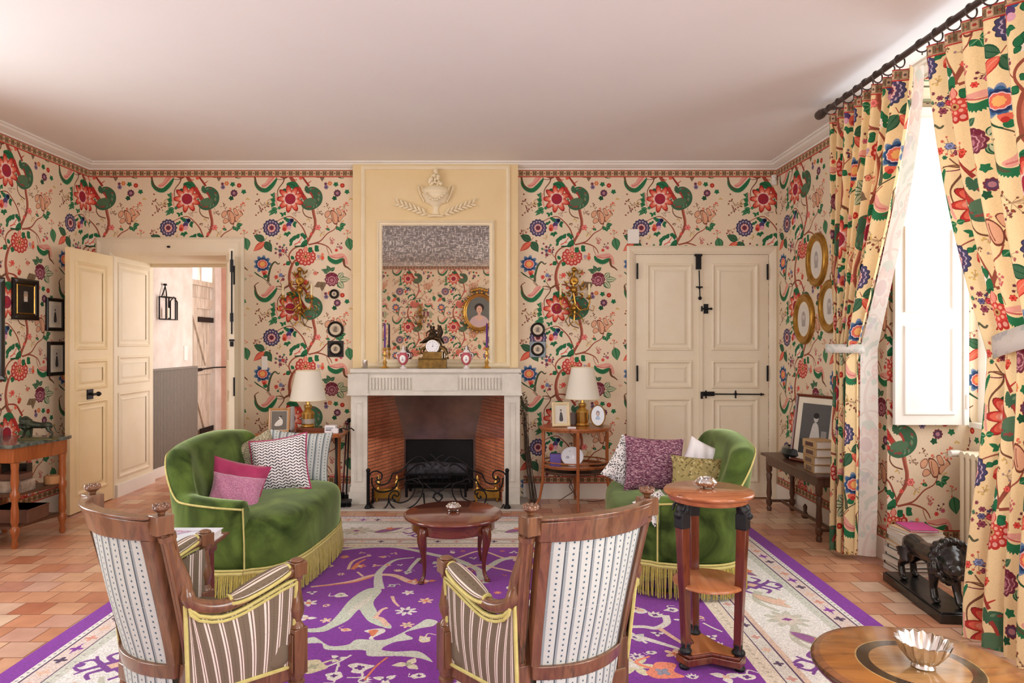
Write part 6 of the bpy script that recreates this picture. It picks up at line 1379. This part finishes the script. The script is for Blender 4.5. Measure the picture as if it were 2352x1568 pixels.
tag(MB().box(-.03, -.01, 0, .03, .01, .012).box(-.028, -.01, .012, -.02, .01, .03).build('reading_glasses', M_black, smooth=False), 'small dark spectacle case beside the wooden photo frame', 'case', loc=(K7(672, 5.6), 5.6, .635))
t = thing('white_carton', 'small white carton with grey print on the left side table', 'box', (K7(757, 5.62), 5.66, .635))
MB().box(-.045, -.03, 0, .045, .03, .062).box(.02, -.045, .0, .07, -.01, .04).build('carton', M_whitec, t, smooth=False, bevel=.003); MB().box(-.035, -.031, .02, .01, -.03, .03).box(-.035, -.031, .038, .03, -.03, .044).build('print', mottle('grey_print', (120, 126, 136), (90, 96, 110), 30, .6), t, smooth=False)
tag(MB().tube([(0, 0, .02), (.03, .0, .035), (.07, 0, .02), (.10, 0, .035), (.12, .02, .012)], .006, 6).lathe([(.03, 0), (.03, .02), (.012, .03)], (.0, 0, 0), 10).build('black_telephone_cable', M_black), 'coiled black cable and plug at the right end of the left side table', 'cable', loc=(K7(775, 5.62), 5.68, .635))

# ---------------------------------------------------------------- marble topped corner console, far left
t = thing('marble_console', 'two-shelf wooden console with dark marble top against the left wall', 'console table', (-3.42, 4.78, 0), 0)
M_marble = mottle('green_marble', (40, 54, 52), (120, 130, 122), 22, .16, coat=.4)
tp = [(-.225, -.24), (.18, -.25), (.265, .18), (.255, .26), (-.225, .26)]
MB().prism(tp, .675, .70).build('marble_top', M_marble, t, bevel=.005, smooth=False)
MB().prism([(-.215, -.21), (.165, -.22), (.245, .17), (.24, .23), (-.215, .23)], .575, .675).build('apron', M_cherry, t, smooth=False, bevel=.003)
TL = [(.014, 0), (.022, .02), (.016, .06), (.026, .10), (.03, .13), (.018, .15), (.026, .18), (.024, .26), (.018, .31), (.028, .34), (.030, .37), (.018, .39), (.026, .44), (.022, .52), (.026, .575)]
for x, y in ((.16, -.20), (.235, .18), (-.20, -.19), (-.20, .2)): MB().lathe(TL, (x, y, 0), 14).build('leg', M_cherry, t)
for z in (.13, .345): MB().prism([(-.22, -.2), (.155, -.205), (.235, .18), (-.22, .21)], z, z+.018).build('shelf', M_oak, t, smooth=False)
def lion(label, loc, rz, s_, mat_, pmat, walk=True, plinth=(.5, .16, .05), grp='bronze lion statues'):
    """walking lion, local +x is the direction it faces, length about one unit times s_"""
    t = thing('lion_statue', label, 'statue', loc, rz, grp); pl = plinth
    MB().box(-pl[0]*s_, -pl[1]*s_, 0, pl[0]*s_, pl[1]*s_, pl[2]*s_).box(-pl[0]*s_*.97, -pl[1]*s_*.92, pl[2]*s_, pl[0]*s_*.97, pl[1]*s_*.92, pl[2]*s_*1.15).build('plinth', pmat, t, smooth=False, bevel=.004)
    m = MB(); z0 = pl[2]*1.15
    V = lambda x, y, z: Vector((x*s_, y*s_, (z+z0)*s_))
    m.tube([V(-.36, 0, .36), V(-.28, 0, .375), (V(-.1, 0, .36)), V(.08, 0, .37), V(.24, 0, .39), V(.32, 0, .40)], [.075*s_, .095*s_, .085*s_, .098*s_, .115*s_, .09*s_], 14)
    m.sphere(V(-.30, 0, .345), .105*s_, sy=.85, sz=1.05)
    # mane and head, low and slightly turned
    m.sphere(V(.30, 0, .42), .135*s_, sz=1.15).sphere(V(.36, -.01, .36), .12*s_, sz=1.2).sphere(V(.36, -.01, .44), .15*s_).sphere(V(.43, -.02, .43), .115*s_).sphere(V(.48, -.03, .40), .095*s_, sz=1.1).sphere(V(.56, -.04, .37), .058*s_, sz=.85).sphere(V(.53, -.035, .335), .05*s_)
    rnd = random.Random(3)
    for i in range(60):
        a, b_ = rnd.uniform(0, 6.28), rnd.uniform(-1.0, 1.3); x = .30+.08*rnd.random(); r_ = .135+.02*rnd.random()
        m.sphere(V(x+.03+.06*math.cos(b_)*rnd.random(), r_*1.12*math.cos(a), .42+r_*1.2*math.sin(a)), (.024+.018*rnd.random())*s_, n=7)
    for q in (-1, 1): m.sphere(V(.42, q*.10-.01, .545), .03*s_, n=8); m.sphere(V(.545, q*.035-.035, .43), .018*s_, n=8)
    def leg(pts, rs): m.tube([V(*p) for p in pts], [r_*s_ for r_ in rs], 10)
    leg([(.26, -.07, .34), (.27, -.08, .22), (.26, -.08, .12), (.29, -.08, .03)], [.065, .045, .034, .036]); leg([(.24, .07, .34), (.34, .07, .22), (.37, .07, .12), (.42, .07, .03)], [.06, .045, .034, .036])
    leg([(-.30, -.07, .33), (-.26, -.08, .22), (-.36, -.08, .14), (-.33, -.08, .03)], [.085, .055, .032, .034]); leg([(-.32, .07, .33), (-.36, .08, .22), (-.46, .08, .14), (-.44, .08, .03)], [.08, .052, .032, .034])
    for x, y in ((.315, -.08), (.445, .07), (-.30, -.08), (-.41, .08)): m.sphere(V(x, y, .022), .036*s_, sx=1.3, sz=.65)
    m.tube([V(-.38, 0, .38), V(-.46, .0, .33), V(-.52, .02, .22), V(-.58, .03, .15), V(-.64, .03, .17)], [.024*s_, .018*s_, .014*s_, .014*s_, .026*s_], 8)
    m.build('lion', mat_, t, remesh=.0085*s_ if s_ > .4 else .012*s_); return t
M_patina = mottle('green_patina_bronze', (48, 56, 48), (74, 78, 62), 20, .35, metal=.6); M_gbase = mottle('aged_brass_plinth', (120, 112, 74), (90, 90, 62), 12, .5, metal=.4)
lion('small dark bronze lion on the marble console at the left wall', (-3.25, 4.80, .70), R(180), .24, M_patina, M_gbase)
M_amber = base('amber_glass', (196, 120, 90), .1, trans=.4)[0]; M_clear = base('clear_glass', (236, 240, 240), .04, trans=.9)[0]
t = thing('decanter', 'amber bottle with black stopper beside the small lion on the console', 'bottle', (-3.48, 4.66, .70)); MB().lathe([(.045, 0), (.05, .01), (.05, .10), (.036, .125), (.015, .14), (.014, .155)], n=20).build('bottle', M_amber, t); MB().lathe([(.017, .155), (.019, .16), (.019, .20), (.014, .205)], n=16).build('stopper', M_black, t)
MB().lathe([(.0503, .03), (.0503, .08)], n=20, cap=False).build('label', mottle('bottle_label', (150, 160, 196), (220, 190, 190), 30, .6), t)
for x, y, lab in ((-3.58, 4.66, 'clear tumbler left of the amber bottle on the console'), (-3.52, 4.78, 'clear tumbler behind the amber bottle on the console')): tag(MB().lathe([(.026, 0), (.030, .09), (.028, .09), (.024, .006), (.001, .006)], n=20).build('tumbler', M_clear), lab, 'glass', 'tumblers on the console', loc=(x, y, .70))
M_box1 = mottle('grey_box_board', (190, 176, 160), (120, 104, 92), 12, .7); M_box2 = mottle('brown_leather', (124, 88, 72), (100, 70, 58), 6, .5); M_wick = mottle('wicker', (206, 160, 110), (180, 130, 84), 60, .8)
tag(MB().box(-.09, -.07, 0, .09, .07, .075).box(-.02, -.072, .005, .02, -.07, .07).build('cardboard_box', M_box1, smooth=False, bevel=.002), 'pale patterned box on the upper shelf of the marble console', 'box', loc=(-3.34, 4.70, .363))
tag(MB().box(-.085, -.06, 0, .085, .06, .045).build('brown_case', M_box2, smooth=False, bevel=.004), 'brown leather case resting on the pale patterned box', 'case', loc=(-3.36, 4.72, .438))
tag(MB().lathe([(.045, 0), (.05, .005), (.052, .055), (.048, .06), (.001, .06)], n=24).build('candle_pot', M_wick), 'small tan pot at the back of the upper console shelf', 'pot', loc=(-3.24, 4.93, .363))
tag(MB().box(-.145, -.11, 0, .14, .11, .095).box(-.15, -.113, .085, .145, .113, .095).build('storage_box', M_box2, smooth=False, bevel=.006), 'long brown storage box on the bottom shelf of the console', 'box', loc=(-3.36, 4.76, .148))
tag(MB().box(-.09, -.03, 0, .09, .03, .16).build('dark_book', M_bframe, smooth=False, bevel=.003), 'dark upright album behind the boxes on the upper console shelf', 'album', loc=(-3.45, 4.87, .363))

# ---------------------------------------------------------------- oak bench table on the right wall
t = thing('oak_bench', 'dark oak side bench with turned legs along the right wall', 'bench table', (2.31, 5.18, 0), 0)
MB().box(-.15, -.50, .448, .13, .50, .47).build('tabletop', M_oak, t, smooth=False, bevel=.006); MB().box(-.12, -.46, .38, .12, .46, .448).build('apron', M_oak, t, smooth=False, bevel=.004)
TB = [(.016, 0), (.022, .02), (.014, .04), (.024, .06), (.024, .09), (.014, .10), (.022, .14), (.017, .24), (.024, .30), (.014, .315), (.024, .33), (.024, .40)]
for x in (-.10, .09):
    for y in (-.44, .44): MB().lathe(TB, (x, y, 0), 14).build('leg', M_oak, t)
MB().box(-.012, -.44, .07, .006, .44, .09).box(-.10, -.45, .07, .09, -.43, .09).box(-.10, .43, .07, .09, .45, .09).lathe([(.02, .05), (.03, .07), (.012, .1), (.016, .14), (.004, .16)], (0, 0, 0), 12).build('stretcher', M_oak, t, bevel=.003)
m = MB().lathe([(.04, 0), (.07, .01), (.092, .045), (.08, .085), (.05, .10), (.044, .10), (.07, .08), (.08, .045), (.06, .014), (.001, .01)], n=32, sx=1.1, sy=1.5); tag(m.build('glass_bowl', base('dark_blue_glass', (40, 66, 70), .06, trans=.75, coat=.3)[0]), 'dark blue green glass bowl on the oak bench', 'bowl', loc=(2.31, 5.36, .47))
rectframe('framed_print', 'large framed print of a lady in white leaning on the wall above the oak bench', (2.33, 5.12, .472), R(-58), .40, .52, .025, PM['fig'], M_mahogd, .045, tilt=0, grp='pictures on the right wall').rotation_euler = (R(-9), 0, R(-66))
M_cal = mottle('calf_leather', (206, 176, 130), (180, 146, 104), 12, .6)
for k, (w_, dy) in enumerate(((.14, 0), (.135, .01), (.14, -.006), (.13, .004))):
    t = thing('leather_book', ['tan leather book, lowest of the stack on the oak bench', 'tan leather book, second from the bottom of the oak bench stack', 'tan leather book, third from the bottom of the oak bench stack', 'tan leather book on top of the oak bench stack'][k], 'book', (2.27, 4.85+dy, .47+.056*k), R(3*k-4), 'leather books stacked on the oak bench')
    MB().box(-.07, -.085, .004, .07, .085, .051).build('pages', M_pages, t, smooth=False); MB().box(-.076, -.09, 0, .075, .09, .004).box(-.076, -.09, .050, .075, .09, .054).box(-.08, -.09, 0, -.074, .09, .054).build('binding', M_cal, t, smooth=False, bevel=.001); bd = t.children[-1]; MB().box(-.0815, -.05, .012, -.0798, .05, .04).build('spine_label', M_red, bd, smooth=False)

# ---------------------------------------------------------------- big bronze lion, book stack, radiator
lion('large dark bronze lion striding on a long plinth on the floor by the near curtain', (2.29, 3.66, 0), R(-90-6), .56, M_bronze, M_bronze, plinth=(.56, .17, .085))
M_bk = [mottle('book_white', (236, 232, 226), (226, 220, 212), 10, .6), mottle('book_black', (40, 38, 40), (30, 28, 30), 10, .4), mottle('book_sand', (212, 184, 144), (200, 170, 130), 10, .6), mottle('book_grey', (170, 172, 176), (150, 152, 158), 10, .5), base('book_pink', (196, 70, 140), .5)[0]]
st = [(0, .27, .03), (1, .26, .022), (0, .27, .03), (1, .25, .02), (0, .26, .028), (1, .25, .022), (2, .27, .022), (0, .25, .03), (0, .24, .036), (2, .22, .024), (4, .16, .014)]
z = 0; rnd = random.Random(12); nm = ['lowest', 'second', 'third', 'fourth', 'fifth', 'sixth', 'seventh', 'eighth', 'ninth', 'tenth', 'topmost']; cn = {0: 'white', 1: 'black', 2: 'sand coloured', 3: 'grey', 4: 'pink'}
for k, (c_, w_, h_) in enumerate(st):
    t = thing('book', '%s book, %s from the floor in the stack behind the bronze lion' % (cn[c_], nm[k]) if k < 10 else 'pink book topmost of the stack behind the bronze lion', 'book', (2.50+rnd.uniform(-.012, .012)+(.02 if k > 5 else 0), 4.12+rnd.uniform(-.01, .01), z), R(rnd.uniform(-8, 8)), 'books stacked under the window')
    MB().box(-w_/2+.004, -.09, .003, w_/2-.004, .09, h_-.003).build('pages', M_pages, t, smooth=False); MB().box(-w_/2, -.094, 0, w_/2, .094, .003).box(-w_/2, -.094, h_-.003, w_/2, .094, h_).box(-w_/2, .0905, 0, w_/2, .094, h_).build('cover', M_bk[c_], t, smooth=False); z += h_
t = thing('radiator', 'cream ribbed radiator below the window behind the bronze lion', 'radiator', (2.86, 3.92, 0), 0)
for k in range(12):
    y = .22-k*.05; m = MB(); 
    for x in (-.055, 0, .055): m.tube([(x, y, .12), (x, y, .70)], .017, 8)
    m.tube([(-.065, y, .12), (.065, y, .12)], .024, 8).tube([(-.065, y, .70), (.065, y, .70)], .024, 8); m.build('column', M_cream, t)
MB().tube([(0, .27, .70), (0, -.38, .70)], .02, 8).tube([(0, .27, .12), (0, -.38, .12)], .02, 8).build('header_pipe', M_cream, t); MB().tube([(-.03, .25, .70), (-.03, .32, .70)], .018, 8).tube([(-.09, .29, .70), (-.03, .29, .70)], .02, 10).build('valve', M_white, t); MB().tube([(0, .2, 0), (0, .2, .12)], .016).tube([(0, -.32, 0), (0, -.32, .12)], .016).build('foot', M_cream, t)

# ---------------------------------------------------------------- curtains
M_curt = painted('chintz_curtain', image('chintz_cloth', chintz((242, 212, 156))), .85, 'UV', sheen=.1, trl=.2)  # ground yellower than the wallpaper, window backlight put into the cloth colour
M_curtl = painted('curtain_lining', image('chintz_back', .88*np.array((.96, .95, .93), np.float32)[None, None]+.12*ch), .85, 'UV', trl=.35)
M_hdr = painted('curtain_border', bt, .85, 'UV')
def lerp(a, b_, t_): return a+(b_-a)*t_
def sm(t_): t_ = max(0, min(1, t_)); return t_*t_*(3-2*t_)
ZT, ZTIE = 2.852, 1.345
def curtain(name, label, ya0, yb0, ytie, ybot, zb, cloth, nf, xt, seed, lead):
    """ya0 leading edge y at rod, yb0 fixed edge; ytie/ybot = (lead y, fixed y); xt = (X lead at tie, X fixed)"""
    t = thing(name, label, 'curtain', (2.16, (ya0+yb0)/2, 0), 0, 'flowered curtains on the iron rod'); ox, oy = 2.16, (ya0+yb0)/2
    rnd = random.Random(seed); ph = [rnd.uniform(-.5, .5) for _ in range(9)]
    def P(u, v, off=0):
        z = lerp(ZT, zb, v); vt = (ZT-ZTIE)/(ZT-zb)
        if v < vt: f = v/vt; k = f**2.0*(.35+.65*f); kl = f**1.45; 
        else: f = 1; k = 1; kl = 1
        g = sm((v-vt)/(1-vt)) if v > vt else 0
        ya = lerp(lerp(ya0, ytie[0], kl), ybot[0], g); yb = lerp(lerp(yb0, ytie[1], k), ybot[1], g)
        uu = u+.012*math.sin(nf*6.28*u+ph[0])
        y = lerp(ya, yb, uu); amp = lerp(.042, .026, k)
        if v > vt: amp = lerp(.026, .038, g)
        xb = lerp(2.16, lerp(xt[0], xt[1], u), k); 
        x = xb+amp*math.sin(nf*2*PI*u+.5*math.sin(3*v+ph[1]))+.012*math.sin(nf*PI*u*1.31+ph[2]+2.2*v)*(.4+v)
        return Vector((x-ox+off, y-oy, z+.010*math.sin(2*PI*nf*u)*v*0))
    m = MB(); nu, nv = int(nf*14), 56
    m.grid(lambda u, v: P(u, v), nu, nv, lambda u, v: (u*cloth/UW, (ZT-v*(ZT-zb)-.32)/VW))
    m.build('cloth', M_curt, t, ang=180)
    m = MB(); m.grid(lambda u, v: P(u, v*.022, -.003)+Vector((0, 0, .003)), nu, 2, lambda u, v: (u*cloth/.24, 1-v)); m.build('header_border', M_hdr, t, ang=180)
    # lining turned back at the leading edge
    def Ln(u, v):
        p = P(.01, v); w_ = lerp(.04, .10, min(1, v*1.9))*u; q = P(.0, v)
        return Vector((p.x+.012+w_*.95, p.y+lead*w_*.35+.006*math.sin(9*v+u*4), p.z))
    m = MB(); m.grid(Ln, 5, nv, lambda u, v: (.3+u*.15, (ZT-v*(ZT-zb))/VW)); m.build('lining', M_curtl, t, ang=180)
    return t, P
c1, P1 = curtain('curtain', 'far flowered curtain tied back beside the gilt oval pictures', 3.62, 4.44, (4.33, 4.44), (4.33, 4.46), .035, 1.75, 8, (2.235, 2.18), 1, -1)
c2, P2 = curtain('curtain', 'near flowered curtain cut off by the right edge of the photo', 3.47, 2.30, (3.07, 2.42), (3.23, 2.34), .02, 2.3, 9, (2.185, 2.27), 5, 1)
def tie(c, y0, y1, x0, x1, zc, up, ox, oy, hw=.045):
    m = MB(); loop = []
    for k in range(30):
        a = 2*PI*k/30; yy = lerp(y0, y1, .5-.5*math.cos(a)); xx = lerp(x0, x1, .5-.5*math.cos(a))-.075*math.sin(a); f = .5-.5*math.cos(a); loop.append(Vector((xx-ox, yy-oy, zc+up*f)))
    v = []; f_ = []; us = []
    for k, p in enumerate(loop): v += [p-Vector((0, 0, hw)), p+Vector((0, 0, hw))]
    for k in range(30): k2 = (k+1) % 30; f_.append((2*k, 2*k2, 2*k2+1, 2*k+1)); us.append([(k*.05, .35), (k*.05+.05, .35), (k*.05+.05, .45), (k*.05, .45)])
    m.add(v, f_, us); o = m.build('tieback', M_curtl, c); s_ = o.modifiers.new('t', 'SOLIDIFY'); s_.thickness = .008
tie(c1, 4.315, 4.47, 2.27, 2.16, ZTIE, -.0, 2.16, 4.03, .028); tie(c2, 3.05, 2.38, 2.20, 2.28, ZTIE+.01, .16, 2.16, 2.885, .05)
M_rodm = mottle('brown_iron_rod', (70, 58, 54), (92, 78, 72), 10, .4, metal=.4)
t = thing('curtain_rod', 'brown curtain rod with knobbed end below the ceiling above the window', 'curtain rod', (2.125, 3.3, 2.898)); rd = MB().tube([(0, 1.19, 0), (0, -1.2, 0)], .0165, 14).build('rod', M_rodm, t)
MB().tube([(0, 1.17, 0), (0, 1.19, 0), (0, 1.20, 0), (0, 1.225, 0), (0, 1.26, 0), (0, 1.275, 0)], [.02, .026, .02, .032, .03, .012], 16).build('finial', M_rodm, rd)
m = MB(); [m.tube([(0, y, 0), (.1, y, .0), (.324, y, .0)], .010, 8) for y in (1.12, -1.1)]; m.build('bracket', M_rodm, t)
proto = None; ys = [4.40-k*.108 for k in range(8)]+[3.45-k*.12 for k in range(10)]
for k, y in enumerate(ys):
    if proto is None:
        m = MB(); m.tube([(.033*math.cos(a), 0, .033*math.sin(a)) for a in [2*PI*j/20 for j in range(20)]], .0042, 6, closed=True).tube([(0, 0, -.033), (.0, 0, -.048)], .003, 5); o = proto = m.build('curtain_ring', M_rodm)
    else: o = proto.copy(); COL.objects.link(o)
    o.location = (2.13, y, 2.885); o.rotation_euler = (0, 0, R(14 if k % 2 else -10))
    w_ = 'far' if k < 8 else 'near'; n_ = k if k < 8 else k-8
    ordw = ['first', 'second', 'third', 'fourth', 'fifth', 'sixth', 'seventh', 'eighth', 'ninth', 'tenth'][n_]
    tag(o, ('dark curtain ring on the rod, %s from the %s over the %s curtain' % (ordw, 'knobbed end' if k < 8 else 'gap', w_)), 'curtain ring', 'rings on the curtain rod')
